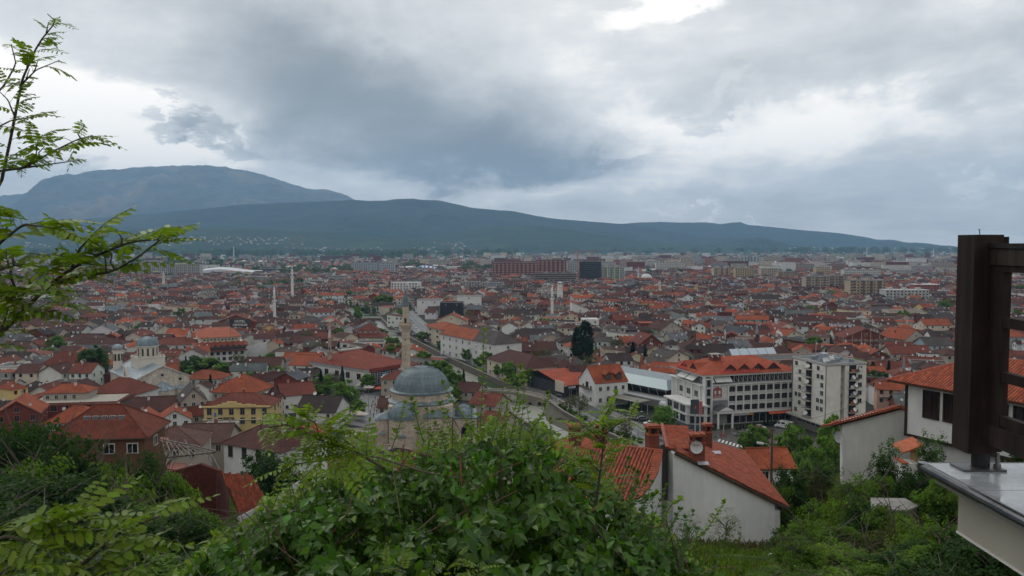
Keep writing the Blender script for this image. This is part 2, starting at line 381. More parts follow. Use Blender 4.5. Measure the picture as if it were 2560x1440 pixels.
def link(name,me,parent=None,loc=None,rz=None):
    o = bpy.data.objects.new(name,me);COL.objects.link(o)
    if parent is not None: o.parent = parent
    if loc is not None: o.location = loc
    if rz is not None: o.rotation_euler = (0,0,rz)
    return o
def tag(o,label=None,cat=None,group=None,kind=None):
    if label: o['label'] = label
    if cat: o['category'] = cat
    if group: o['group'] = group
    if kind: o['kind'] = kind
    return o
def thing(name,label,cat,loc=(0,0,0),rz=0,group=None):
    o = bpy.data.objects.new(name,None);COL.objects.link(o);o.location = loc;o.rotation_euler = (0,0,rz);o.empty_display_size = .5
    return tag(o,label,cat,group)
def copy_thing(root,loc,rz=0,scale=None,label=None,group=None):
    r = root.copy();COL.objects.link(r);r.location = loc;r.rotation_euler = (0,0,rz)
    if scale is not None: r.scale = scale if hasattr(scale,'__len__') else (scale,)*3
    if label: r['label'] = label
    if group: r['group'] = group
    for ch in root.children:
        c = ch.copy();COL.objects.link(c);c.parent = r
        for g in ch.children:
            d = g.copy();COL.objects.link(d);d.parent = c
    return r
def rawmesh(name,V,F,mats,midx,cols,smooth=False):
    """V (n,3) float, F (m,k) int with equal k: fast path for leaves and far masses"""
    me = bpy.data.meshes.new(name);V = np.asarray(V,np.float32);F = np.asarray(F,np.int32);m,k = F.shape
    me.vertices.add(len(V));me.vertices.foreach_set('co',V.ravel());me.loops.add(m*k);me.loops.foreach_set('vertex_index',F.ravel())
    me.polygons.add(m);me.polygons.foreach_set('loop_start',np.arange(0,m*k,k,dtype=np.int32));me.polygons.foreach_set('loop_total',np.full(m,k,np.int32))
    me.update(calc_edges=True);finish(me,mats,midx if midx is not None else np.zeros(m,np.int32),cols,smooth);return me
# ---------------------------------------------------------------- hillside under the viewpoint, valley floor, river
_YT = [-80,-20,0,1.5,5,10,15,25,40,58,70,90,110,130,150,170,190,5000]
_ZT = [66,60.5,58.4,58.0,56.6,54.4,52.6,49.0,43.8,37.6,34.0,27.0,20.5,14,8,3,0,0]
def sstep(a,b,x):
    t = np.clip((x-a)/(b-a),0,1);return t*t*(3-2*t)
def tz(x,y):
    x = np.asarray(x,float);y = np.asarray(y,float)
    z = np.interp(y,_YT,_ZT)
    z = z + 6.5*sstep(19,38,x)*sstep(28,55,y)*(1-sstep(85,150,y))
    z = z + 5.5*sstep(-22,-50,x)*sstep(72,100,y)*(1-sstep(118,165,y))
    z = z - 1.2*sstep(-8,-25,x)*sstep(40,58,y)*(1-sstep(75,100,y))
    return z + np.where(y < 185,.35*np.sin(x*.31+y*.17)*np.cos(y*.23-x*.11)*sstep(8,30,y),0)
_rb = [(860,757),(905,768),(945,785),(969,810),(1040,850),(1128,895),(1255,952),(1364,994),(1419,1035),(1520,1080),(1625,1125),(1760,1200)]
RB = [onz(a,b,.8) for a,b in _rb];RB.sort(key=lambda p: p.y)
_ry = np.array([p.y for p in RB]);_rx = np.array([p.x for p in RB])
YR0,YR1 = float(_ry[0]),float(_ry[-1])
def xr(y): return float(np.interp(y,_ry,_rx))
def wid(y): return float(np.interp(y,[200,250,330,421,520,640,760],[21,20,17,14,16,22,26]))
def xl(y): return xr(y)-wid(y)
def grid_mesh(rows,m):     # rows: list of lists of equal length of (x,y,z)
    A = np.array(rows,float);r,c = A.shape[:2];I = np.arange(r*c).reshape(r,c)
    F = np.stack([I[:-1,:-1],I[:-1,1:],I[1:,1:],I[1:,:-1]],-1).reshape(-1,4)
    return rawmesh('ground',A.reshape(-1,3),F,[m],None,np.full((len(F),3),.5),True)
xs = np.concatenate([[-900,-500,-300,-200],np.arange(-150,151,2.5),[200,300,500,900]]);ys = np.concatenate([[-80,-50,-30],np.arange(-20,201,2.5)])
rows = [[(x,y,float(tz(x,y))) for x in xs] for y in ys]
tag(link('hillside_ground',grid_mesh(rows,'soil_and_fields')),kind='structure')
far = [1,2,4,8,16,32,64,128,256,512,1100,2500,6000,15000]
yy = [200.2,YR0]+list(np.arange(math.ceil(YR0/8)*8,YR1,8))+[YR1,YR1+.01,900,1400,2000,3000,4500,7000,10000,13300]
L,RR,WR = [],[],[]
for y in yy:
    a = max(YR0,min(y,YR1));l,r = xl(a),xr(a)
    if y > YR1 or y <= YR0-.0: pass
    if y > YR1: l = r = (xl(YR1)+xr(YR1))/2
    if y <= 200: l = r = 45
    L.append([(l-d,y,0) for d in reversed(far)]+[(l,y,0)]);RR.append([(r,y,0)]+[(r+d,y,0) for d in far])
tag(link('valley_ground',grid_mesh(L,'soil_and_fields')),kind='structure');tag(link('valley_ground',grid_mesh(RR,'soil_and_fields')),kind='structure')
wy = np.arange(YR0,YR1+1,6)
tag(link('river_water',grid_mesh([[(xl(y)-.2,y,-2.3),(xl(y)*.5+xr(y)*.5,y,-2.3),(xr(y)+.2,y,-2.3)] for y in wy],'water')),kind='structure')
end = MB();end.face([(xl(YR0)-1,YR0,-4),(xr(YR0)+1,YR0,-4),(xr(YR0)+1,YR0,.0),(xl(YR0)-1,YR0,.0)],'masonry',(.16,.15,.13))
end.face([(xr(YR1)+1,YR1,-4),(xl(YR1)-1,YR1,-4),(xl(YR1)-1,YR1,.0),(xr(YR1)+1,YR1,.0)],'masonry',(.16,.15,.13));tag(end.build('river_bed_end'),kind='structure')
def wall_along(pts,th,z0,z1,m,c,name,label,cat):
    b = MB()
    for p,q in zip(pts,pts[1:]):
        d = Vector((q[0]-p[0],q[1]-p[1],0));n = Vector((-d.y,d.x,0)).normalized()*th/2
        P0,P1 = Vector((p[0],p[1],0)),Vector((q[0],q[1],0))
        b.hexa([(*(P0-n).xy,z0),(*(P1-n).xy,z0),(*(P1+n).xy,z0),(*(P0+n).xy,z0)],[(*(P0-n).xy,z1),(*(P1-n).xy,z1),(*(P1+n).xy,z1),(*(P0+n).xy,z1)],m,c)
        cap = n*1.35
        b.hexa([(*(P0-cap).xy,z1+.003),(*(P1-cap).xy,z1+.003),(*(P1+cap).xy,z1+.003),(*(P0+cap).xy,z1+.003)],[(*(P0-cap).xy,z1+.13),(*(P1-cap).xy,z1+.13),(*(P1+cap).xy,z1+.13),(*(P0+cap).xy,z1+.13)],'concrete',(.24,.22,.19))
    return tag(b.build(name),label,cat)
rp = [(xr(y),y) for y in np.arange(YR0,YR1+10,12)];lp = [(xl(y),y) for y in np.arange(YR0,YR1+10,12)]
wall_along(rp,.6,-4,.75,'masonry',(.15,.13,.105),'river_wall','long stone embankment wall with parapet between river and tree-lined road','wall')
wall_along(lp,.6,-4,.75,'masonry',(.15,.13,.105),'river_wall','stone embankment wall on the mosque side of the river','wall')
# planted slope between water and wall near the old bridge, and grass strips in the river bed
def ribbon(y0,y1,f0,f1,z0,z1,m,c,name,step=4):
    rows = [[(f0(y),y,z0),(f0(y)*.5+f1(y)*.5,y,(z0+z1)/2+.2),(f1(y),y,z1)] for y in np.arange(y0,y1+.1,step)]
    A = np.array(rows);r,k = A.shape[:2];I = np.arange(r*k).reshape(r,k);F = np.stack([I[:-1,:-1],I[:-1,1:],I[1:,1:],I[1:,:-1]],-1).reshape(-1,4)
    return tag(link(name,rawmesh(name,A.reshape(-1,3),F,[m],None,np.tile(c,(len(F),1)),True)),kind='structure')
ribbon(204,305,lambda y: xr(y)-6.5*min(1,(305-y)/25+.05),lambda y: xr(y)-.25,-2.35,-.4,'concrete',(.10,.095,.07),'river_bank')
ribbon(330,372,lambda y: xr(y)-5.5*math.sin(math.pi*(y-329)/44)-.4,lambda y: xr(y)-.3,-2.35,-1.7,'concrete',(.035,.06,.018),'grass_strip')
ribbon(470,640,lambda y: xl(y)+.3,lambda y: xl(y)+7,-1.0,-2.35,'concrete',(.04,.075,.02),'grass_strip')
ribbon(655,700,lambda y: xr(y)-10,lambda y: xr(y)-.3,-2.35,-1.5,'concrete',(.04,.075,.02),'grass_strip')

# ---------------------------------------------------------------- riverside road
_rc = [(985,742),(1010,775),(1035,803),(1085,845),(1180,893),(1290,940),(1400,985),(1475,1025),(1560,1070),(1640,1108),(1780,1138),(1990,1150)]
RC = [onz(a,b) for a,b in _rc]
def resample(pts,step):
    out = [Vector(pts[0])]
    for p,q in zip(pts,pts[1:]):
        p,q = Vector(p),Vector(q);n = max(1,int((q-p).length/step))
        out += [p.lerp(q,i/n) for i in range(1,n+1)]
    for _ in range(6): out = [out[0]]+[(out[i-1]+out[i]*2+out[i+1])/4 for i in range(1,len(out)-1)]+[out[-1]]
    return out
RCS = resample(RC,4)
def strip(path,o0,o1,z,m,c,name,step=1,dash=None):
    b = MB()
    for i in range(0,len(path)-1,step):
        if dash and (i//dash) % 2: continue
        p,q = path[i],path[i+1];d0 = (path[min(i+1,len(path)-1)]-path[max(i-1,0)]).normalized();d1 = (path[min(i+2,len(path)-1)]-p).normalized()
        n0,n1 = Vector((d0.y,-d0.x,0)),Vector((d1.y,-d1.x,0));u = Vector((0,0,z))
        f = [p+n0*o0+u,p+n0*o1+u,q+n1*o1+u,q+n1*o0+u]
        nn = (f[1]-f[0]).cross(f[2]-f[0])
        b.face(f if nn.z > 0 else f[::-1],m,c)
    return b
def nearest(path,x,y): return min(range(len(path)),key=lambda i: (path[i].x-x)**2+(path[i].y-y)**2)
DARK = (.062,.062,.062)
tag(strip(RCS,-3.9,3.9,.010,'asphalt',DARK,'x').build('road'),kind='structure')
for nm,a,b_ in (('pavement',-7.4,-4.1),('pavement',4.1,8.5)):
    s_ = strip(RCS,a,b_,.13,'paving',(.15,.145,.135),'x');tag(s_.build(nm),kind='structure')
for a in (-4.1,3.92):
    k = MB()
    for i in range(len(RCS)-1):
        p,q = RCS[i],RCS[i+1];d = (q-p).normalized();n = Vector((d.y,-d.x,0))
        A,B,C_,D_ = p+n*a,p+n*(a+.18),q+n*(a+.18),q+n*a
        if (B-A).cross(C_-A).z < 0: A,B,C_,D_ = B,A,D_,C_
        k.hexa([(*v.xy,0) for v in (A,B,C_,D_)],[(*v.xy,.145) for v in (A,B,C_,D_)],'concrete',(.42,.41,.39))
    tag(k.build('kerb'),kind='structure')
mk = strip(RCS,-.08,.08,.016,'paint',(.6,.6,.58),'x',dash=1);mk.merge(strip(RCS,-3.55,-3.43,.016,'paint',(.5,.5,.48),'x')).merge(strip(RCS,3.43,3.55,.016,'paint',(.5,.5,.48),'x'))
tag(mk.build('road_markings'),kind='structure')
# parking forecourt before the hotel, junction with zebra crossing
pf = [onz(*p) for p in [(1560,1040),(1668,1088),(1780,1078),(1960,1052),(2010,1085),(2075,1110),(2100,1150),(1700,1128),(1560,1060)]]
b = MB();b.face([(p.x,p.y,.006) for p in pf],'asphalt',(.085,.078,.066));
tag(b.build('parking_ground'),kind='structure')
b = MB()
for i in range(11):
    p = onz(1798+i*9.2,1101+i*2.6);d = Vector((.93,-.36,0));n = Vector((.36,.93,0))*1.7
    e = Vector((.30,-.02,0))
    b.face([(*(p-e-n).xy,.022),(*(p+e-n).xy,.022),(*(p+e+n).xy,.022),(*(p-e+n).xy,.022)],'paint',(.62,.62,.6))
tag(b.build('zebra_crossing_markings'),kind='structure')
sq = [onz(*p) for p in [(905,985),(975,975),(985,1045),(930,1070),(865,1060)]]
b = MB();b.face([(p.x,p.y,.012) for p in sq][::-1],'paving',(.15,.15,.15));b.face([(p.x,p.y,.012) for p in sq],'paving',(.15,.15,.15));b.f = b.f[1:];b.m = b.m[1:];b.c = b.c[1:]
tag(b.build('town_square'),kind='structure')

# ---------------------------------------------------------------- mountains and hills at their distances
def ridge(name,prof,Y,front,m,amp,seed,nx=240,ny=46,power=1.25):
    px = np.linspace(prof[0][0],prof[-1][0],nx);py = np.interp(px,[p[0] for p in prof],[p[1] for p in prof])
    crest = [aty(a,b,Y) for a,b in zip(px,py)]
    rows = []
    for j in range(ny+4):
        t = j/ny;row = []
        for i,c in enumerate(crest):
            if j <= ny:
                y = Y-front*(1-t);h = max(c.z,0)*t**power
                k = mnoise.fractal(Vector((c.x/900+seed,y/900,seed)),.9,2.1,5)
                k2 = mnoise.ridged_multi_fractal(Vector((c.x/1400+seed*2,y/2600,.3)),.9,2.1,5,1.0,2.0)-1.0
                h += amp*(k*.55+k2*.5)*min(1,4*t)*(1-t)**.5*2*min(1,max(c.z,0)/120+.05) + amp*.035*mnoise.fractal(Vector((c.x/90,y/200,seed)),.9,2,4)*min(1,max(c.z,0)/60)
                x = c.x
            else:
                y = Y+(j-ny)*front*.2;h = max(c.z,0)*(1-(j-ny)*.3);x = c.x
            row.append((x,y,h-6*(1-min(1,t*3))-1.0))
        rows.append(row)
    A = np.array(rows);r,c = A.shape[:2];I = np.arange(r*c).reshape(r,c);F = np.stack([I[:-1,:-1],I[:-1,1:],I[1:,1:],I[1:,:-1]],-1).reshape(-1,4)
    A[...,2] = np.maximum(A[...,2],-3.0)
    return tag(link(name,rawmesh(name,A.reshape(-1,3),F,[m],None,np.full((len(F),3),.5),True)),kind='structure')
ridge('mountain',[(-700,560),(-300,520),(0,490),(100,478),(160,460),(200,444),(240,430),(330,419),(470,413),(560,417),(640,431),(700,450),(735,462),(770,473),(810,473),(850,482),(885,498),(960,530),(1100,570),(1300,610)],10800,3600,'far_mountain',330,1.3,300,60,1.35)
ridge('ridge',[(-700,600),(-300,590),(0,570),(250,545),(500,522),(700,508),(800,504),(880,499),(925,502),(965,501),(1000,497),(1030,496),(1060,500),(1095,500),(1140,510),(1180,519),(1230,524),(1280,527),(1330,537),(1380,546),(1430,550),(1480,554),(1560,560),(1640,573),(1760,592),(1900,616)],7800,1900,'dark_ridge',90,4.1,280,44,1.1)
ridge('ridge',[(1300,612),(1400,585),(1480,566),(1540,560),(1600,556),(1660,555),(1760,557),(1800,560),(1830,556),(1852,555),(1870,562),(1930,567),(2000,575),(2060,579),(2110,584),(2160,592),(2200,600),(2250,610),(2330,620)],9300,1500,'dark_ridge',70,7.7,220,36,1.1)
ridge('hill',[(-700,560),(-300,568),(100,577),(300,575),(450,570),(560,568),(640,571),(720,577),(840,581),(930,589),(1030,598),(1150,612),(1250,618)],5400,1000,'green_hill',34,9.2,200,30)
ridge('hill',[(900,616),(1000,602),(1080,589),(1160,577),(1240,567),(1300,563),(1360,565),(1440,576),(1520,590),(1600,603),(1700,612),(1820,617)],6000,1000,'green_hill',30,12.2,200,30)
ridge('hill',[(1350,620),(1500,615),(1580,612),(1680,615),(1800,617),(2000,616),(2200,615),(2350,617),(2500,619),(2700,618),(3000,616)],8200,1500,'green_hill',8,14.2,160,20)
# ---------------------------------------------------------------- air
hz = MB();hz.box(0,6600,640,31000,13900,1292,'paint',(1,1,1))
hm = bpy.data.materials.new('air');hm.use_nodes = True;t = NT(hm.node_tree);t.n.clear()
pv = t.node('ShaderNodeVolumePrincipled');pv.inputs['Density'].default_value = 7.4e-5;pv.inputs['Color'].default_value = (.40,.67,1.0,1);pv.inputs['Anisotropy'].default_value = 0.0
o = t.node('ShaderNodeOutputMaterial');t.link(pv.outputs[0],o.inputs['Volume'])
ho = hz.build('haze');ho.data.materials.clear();ho.data.materials.append(hm);ho['kind'] = 'stuff';ho['label'] = 'thin blue air between the viewpoint and the mountains'
# ---------------------------------------------------------------- colours of roofs and walls
ROOF = {'or': (.27,.066,.028),'re': (.15,.042,.027),'br': (.075,.031,.024),'db': (.040,.027,.023),'gb': (.075,.062,.057),'gr': (.10,.105,.108),'wt': (.62,.63,.63)}
ROOFN = {'or': 'bright orange tiled','re': 'red tiled','br': 'brown-red tiled','db': 'dark brown','gb': 'grey-brown','gr': 'grey','wt': 'white metal'}
WALL = {'wh': (.64,.63,.60),'cr': (.56,.48,.37),'be': (.40,.35,.29),'bk': (.19,.048,.030),'pk': (.50,.31,.25),'ye': (.58,.45,.19),'gy': (.33,.32,.30),'bl': (.30,.38,.42)}
WALLN = {'wh': 'white','cr': 'cream','be': 'beige','bk': 'bare brick','pk': 'pink','ye': 'yellow','gy': 'grey','bl': 'pale blue'}
WINM = {}
def winmesh(w,h,arch=False,frame=(.6,.6,.58),bars=True):
    k = (round(w,1),round(h,1),arch,frame,bars)
    if k in WINM: return WINM[k]
    b = MB();b.box(0,-.02,0,w,.06,h,'glass_dark')
    if not arch:
        for s in (-1,1):
            b.box(s*w/2,-.035,0,.09,.11,h+.1,'paint',frame)
        b.box(0,-.04,h/2+.02,w+.16,.12,.1,'paint',frame);b.box(0,-.08,-h/2-.03,w+.25,.2,.07,'concrete',(.4,.4,.38))
    else:
        b.lathe([(w*.5,-.05),(w*.5,.0)],10,'paint',frame)  # tiny rounded hood laid flat below gets rotated by caller
        b = MB();n = 8;pts = [(-w/2,-h/2),(w/2,-h/2)]+[(w/2*math.cos(math.pi*i/n),h/2-w/2+w/2*math.sin(math.pi*i/n)) for i in range(n+1)]
        for o_,y0,mm,cc_ in ((.16,-.03,'paint',frame),(0,-.06,'glass_dark',(0,0,0))):
            q = [(x*(1+o_*1.4/w),z*(1+o_*1.4/h)) for x,z in pts];k2 = len(q)
            b.add([(x,y0,z) for x,z in q]+[(x,.02,z) for x,z in q],[tuple(range(k2))]+[(i,i+k2,(i+1) % k2+k2,(i+1) % k2) for i in range(k2)],mm,cc_)
    if bars: b.box(0,-.055,0,.05,.05,h,'paint',frame)
    WINM[k] = b.mesh('window_frame_and_glass');return WINM[k]
def shape_parts(w,d,h,rt,rh,rc,wc,oh=.55,wm='plaster'):
    """walls and roof of a house: base centre at the origin, ridge along x (gable / hip), front towards -y"""
    W_,Rf = MB(),MB();a,b = w/2,d/2;rcol,wcol = ROOF.get(rc,rc),WALL.get(wc,wc)
    if rt in ('gable','hip','shed','gablef'):
        th = .18
        if rt == 'gablef':
            W_.add([(-a,-b,0),(a,-b,0),(a,b,0),(-a,b,0),(-a,-b,h),(a,-b,h),(a,b,h),(-a,b,h),(0,-b,h+rh),(0,b,h+rh)],
                   [(0,1,5,8,4),(1,2,6,5),(2,3,7,9,6),(3,0,4,7)],wm,wcol)
            e = oh*rh/a;z = .03
            Rf.slab([(-a-oh,-b-oh,h-e+z),(0,-b-oh,h+rh+z),(0,b+oh,h+rh+z),(-a-oh,b+oh,h-e+z)][::-1],th,'roof',rcol,(.09,.06,.045))
            Rf.slab([(a+oh,-b-oh,h-e+z),(0.001,-b-oh,h+rh+z),(0.001,b+oh,h+rh+z),(a+oh,b+oh,h-e+z)],th,'roof',rcol,(.09,.06,.045))
            for p in (0,): Rf.tube((0,-b-oh,h+rh+.05),(0,b+oh,h+rh+.05),.12,n=6,m='roof',c=rcol)
        elif rt == 'gable':
            W_.add([(-a,-b,0),(a,-b,0),(a,b,0),(-a,b,0),(-a,-b,h),(a,-b,h),(a,b,h),(-a,b,h),(-a,0,h+rh),(a,0,h+rh)],
                   [(0,1,5,4),(1,2,6,9,5),(2,3,7,6),(3,0,4,8,7)],wm,wcol)
            e = oh*rh/b;z = .03
            Rf.slab([(-a-oh,-b-oh,h-e+z),(a+oh,-b-oh,h-e+z),(a+oh,0,h+rh+z),(-a-oh,0,h+rh+z)],th,'roof',rcol,(.09,.06,.045))
            Rf.slab([(-a-oh,b+oh,h-e+z),(a+oh,b+oh,h-e+z),(a+oh,0.001,h+rh+z),(-a-oh,0.001,h+rh+z)],th,'roof',rcol,(.09,.06,.045))
            Rf.tube((-a-oh,0,h+rh+.05),(a+oh,0,h+rh+.05),.12,n=6,m='roof',c=rcol)
        elif rt == 'shed':
            W_.add([(-a,-b,0),(a,-b,0),(a,b,0),(-a,b,0),(-a,-b,h+rh),(a,-b,h),(a,b,h),(-a,b,h+rh)],
                   [(0,1,5,4),(1,2,6,5),(2,3,7,6),(3,0,4,7)],wm,wcol)
            e = oh*rh/w
            Rf.slab([(-a-oh,-b-oh,h+rh+e+.03),(a+oh,-b-oh,h-e+.03),(a+oh,b+oh,h-e+.03),(-a-oh,b+oh,h+rh+e+.03)],th,'roof',rcol,(.3,.3,.3))
        else:
            W_.prism([(-a,-b),(a,-b),(a,b),(-a,b)],0,h,wm,wcol)
            A,B = a+oh,b+oh;rx = max(A-B,0);ry = max(B-A,0);z0 = h-.02;z1 = h+rh
            v = [(-A,-B,z0),(A,-B,z0),(A,B,z0),(-A,B,z0),(-rx,-ry,z1),(rx,-ry,z1),(rx,ry,z1),(-rx,ry,z1)]
            if ry == 0: fs = [(0,1,5,4),(1,2,5),(2,3,4,5),(3,0,4)]
            else: fs = [(0,1,4),(1,2,7,4),(2,3,7),(3,0,4,7)]
            Rf.add(v,fs,'roof',rcol)
            Rf.add([(x*.999,y*.999,z0-.16) for x,y,_ in v[:4]]+[(x,y,z0) for x,y,_ in v[:4]],[(3,2,1,0),(0,1,5,4),(1,2,6,5),(2,3,7,6),(3,0,4,7)],'paint',(.12,.08,.06))
            rid = [(v[4],v[5] if ry == 0 else v[7])]+[(v[i],(v[4] if i in (0,3) else v[5]) if ry == 0 else (v[4] if i in (0,1) else v[7])) for i in range(4)]
            for p,q in rid:
                if (Vector(p)-Vector(q)).length > .3: Rf.tube(p,q,.11,n=5,m='roof',c=rcol)
    else:
        W_.prism([(-a,-b),(a,-b),(a,b),(-a,b)],0,h,wm,wcol)
        Rf.box(0,0,h+.06,w+.3,d+.3,.12,'concrete',rcol)
        for s in (-1,1):
            Rf.box(s*(a+.0),0,h+.32,.25,d+.3,.4,'concrete',wcol);Rf.box(0,s*b,h+.321,w-.26,.25,.4,'concrete',wcol)
    return W_,Rf
DISH = None
def dish_mesh(c=(.62,.62,.60)):
    b = MB();b.lathe([(.02,.0),(.22,.03),(.40,.10),(.48,.16)],12,'paint',c);b.lathe([(.48,.16),(.39,.085),(.2,.015),(.02,-.015)],12,'paint',c)
    b.tube((0,0,.1),(0,-.3,.45),.02,n=4,c=(.2,.2,.2));b.tube((0,0,0),(0,0,-.25),.03,n=5,c=(.2,.2,.2));b.tube((0,0,-.25),(0,.55,-.45),.03,n=5,c=(.2,.2,.2))
    return b.mesh('dish')
DISHM = [dish_mesh(),dish_mesh((.42,.42,.42)),dish_mesh((.7,.68,.62))]
def add_dish(root,x,y,z,rz,s=1.0,k=0):
    o = link('satellite_dish',DISHM[k],root,(x,y,z));o.rotation_euler = (R(62),0,rz);o.scale = (s,s,s);return o
CHIM = {}
def chim_mesh(k):
    if k in CHIM: return CHIM[k]
    b = MB();c = [(.42,.36,.3),(.24,.075,.05),(.6,.58,.55)][k]
    b.box(0,0,.1,.6,.6,1.6,'concrete',c);b.box(0,0,.94,.78,.78,.1,'concrete',(.3,.28,.26));b.box(0,0,1.1,.4,.4,.22,'paint',(.05,.05,.05));b.box(0,0,1.24,.8,.8,.07,'concrete',(.35,.2,.15))
    CHIM[k] = b.mesh('chimney');return CHIM[k]
FOOT = []       # footprints already taken: (x, y, radius)
NH = [0]
def house(P,w,d,h,rt='gable',rc='br',wc='wh',rh=None,rot=0,label=None,cat='house',name='house',rows=None,nwin=None,dishes=1,chim=1,wsize=(1.1,1.3),group=None,wm=None,arch=False,frame=(.62,.6,.56),indiv=True,balcony=False,sky=0,foot=True,seed=None):
    rr = random.Random(seed if seed is not None else int(P[0]*13+P[1]*7))
    NH[0] += 1
    if rh is None: rh = {'gable': d*.27,'gablef': w*.27,'hip': min(w,d)*.26,'shed': w*.15}.get(rt,0)
    wm = wm or ('brickwork' if wc == 'bk' else 'plaster')
    root = thing(name,label,cat,P,R(rot),group)
    A,B = shape_parts(w,d,h,rt,rh,rc,wc,wm=wm)
    A.build('wall',root);B.build('roof',root)
    if FOOT is not None and foot: FOOT.append((P[0],P[1],w,d,rot))
    rows = rows or max(1,int(h/2.9));nwin = nwin or max(2,int(w/2.6));me = winmesh(*wsize,arch,frame)
    joined = MB() if not indiv else None
    def win(x,y,z,rz):
        if indiv: link('window',me,root,(x,y,z),rz)
        else:
            joined.box(x+math.sin(rz)*.03,y-math.cos(rz)*.03,z,wsize[0],.08,wsize[1],'glass_dark',(0,0,0),rz);joined.box(x+math.sin(rz)*.02,y-math.cos(rz)*.02,z,wsize[0]+.22,.06,wsize[1]+.22,'paint',frame,rz)
    # base may be below ground on slopes: windows are counted down from the eaves
    zt = h-1.35
    for r in range(rows):
        z = zt-r*2.9
        if z < 1.0: break
        for i in range(nwin):
            if rr.random() < .1 and nwin > 3: continue
            win(-w/2+w*(i+.5)/nwin,-d/2-.005,z,0)
    side = 1 if (P[0] < 0) else -1         # the flank turned towards the viewpoint
    ns = max(1,int(d/4))
    for r in range(rows):
        z = zt-r*2.9
        if z < 1.0: break
        for i in range(ns):
            if rr.random() < .35: continue
            win(side*(w/2+.005),-d/2+d*(i+.5)/ns,z,side*math.pi/2)
    if rt == 'gablef' and rh > 1.6: win(0,-b_(d)-.005,h+rh*.32,0)
    if joined is not None and joined.v: tag(joined.build('window',root),kind='stuff')
    if balcony:
        bb = MB();bb.box(0,-d/2-.6,h-2.75,w*.8,1.2,.16,'concrete',(.45,.42,.38))
        for i in range(int(w*.8/.5)+1): bb.box(-w*.4+i*.5,-d/2-1.15,h-2.2,.04,.04,.95,'paint',(.1,.08,.07))
        bb.box(0,-d/2-1.15,h-1.7,w*.8,.07,.07,'paint',(.1,.08,.07));bb.build('balcony',root)
    for i in range(sky):
        s_ = MB();s_.box(0,0,0,.8,1.2,.12,'glass_dark',(0,0,0));
        pitch = math.atan2(rh,d/2)
        x = (-.3+.6*(i/max(1,sky-1)))*w*(.62 if rt == 'hip' else 1) if sky > 1 else 0
        so = link('skylight',SKYM,root,(x,-d/4,h+rh*.5+.1));so.rotation_euler = (pitch,0,0)
    if rt == 'flat': top = lambda x,y: h+.2
    elif rt in ('gable',): top = lambda x,y: h+rh*(1-abs(y)/(d/2))
    elif rt == 'gablef': top = lambda x,y: h+rh*(1-abs(x)/(w/2))
    elif rt == 'shed': top = lambda x,y: h+rh*(.5-x/w)
    else: top = lambda x,y: h+rh*max(0,min(1,min(1-abs(y)/(d/2+.5),(w/2+.5-abs(x))/(min(w,d)/2+.5))))
    for i in range(chim):
        x,y = rr.uniform(-.33,.33)*w,rr.uniform(-.22,.3)*d;link('chimney',chim_mesh(rr.randrange(3)),root,(x,y,top(x,y)+.2))
    for i in range(dishes):
        x,y = rr.uniform(-.45,.45)*w,rr.uniform(-.45,.1)*d
        az_ = -R(rot)+rr.uniform(-.5,.5)+math.pi*0
        add_dish(root,x,y,top(x,y)+.75,az_,rr.uniform(.8,1.35),rr.randrange(3))
    return root
def b_(d): return d/2
_s = MB();_s.box(0,0,0,.78,1.18,.10,'paint',(.35,.35,.35));_s.box(0,0,.03,.62,1.02,.10,'glass_dark',(0,0,0));SKYM = _s.mesh('skylight')
def H(px,py,wpx,h,d,rt='gable',rc='br',wc='wh',rot=0,Y=None,label=None,**k):
    """a house whose front eave is seen about px, py; h metres from ground to eave (or Y metres away on the slope)"""
    if Y is None:
        P = onz(px,py,h);Z0 = 0
    else:
        P = aty(px,py,Y);Z0 = float(tz(P.x,Y))-1.2;h = P.z-Z0
    w = wpx*P.y/FPX/max(.5,math.cos(R(rot)))
    c,s = math.cos(R(rot)),math.sin(R(rot))
    return house((P.x-s*d/2,P.y+c*d/2,Z0),w,d,h,rt,rc,wc,rot=rot,label=label,**k)
def CB(c,l,r,h,label,name,cat,group=None):
    """corner building: near top corner and the far top corners of its two visible faces -> root at the near corner, +x along the right face, +y along the left one"""
    C_,L_,R_ = onz(*c,h),onz(*l,h),onz(*r,h)
    u = (R_-C_).xy;v = (L_-C_).xy;rot = (math.atan2(u.y,u.x)+math.atan2(v.y,v.x)-math.pi/2)/2
    if rot < -math.pi/2: rot += math.pi
    root = thing(name,label,cat,(C_.x,C_.y,0),rot,group)
    w,d = u.length,v.length
    FOOT.append((C_.x+math.cos(rot)*w/2-math.sin(rot)*d/2,C_.y+math.sin(rot)*w/2+math.cos(rot)*d/2,w,d,math.degrees(rot)))
    return root,w,d
def textobj(body,size,parent,loc,rot,c,name='lettering',ext=.04,m='paint',align='LEFT'):
    cu = bpy.data.curves.new('t','FONT');cu.body = body;cu.size = size;cu.extrude = ext;cu.align_x = align;cu.offset = size*.012
    o = bpy.data.objects.new('t',cu);COL.objects.link(o);dg = bpy.context.evaluated_depsgraph_get();me = bpy.data.meshes.new_from_object(o.evaluated_get(dg))
    bpy.data.objects.remove(o);me.materials.clear();n = len(me.polygons);
    finish(me,[m],np.zeros(n,np.int32),np.tile(c,(n,1)))
    q = link(name,me,parent,loc);q.rotation_euler = rot;return q
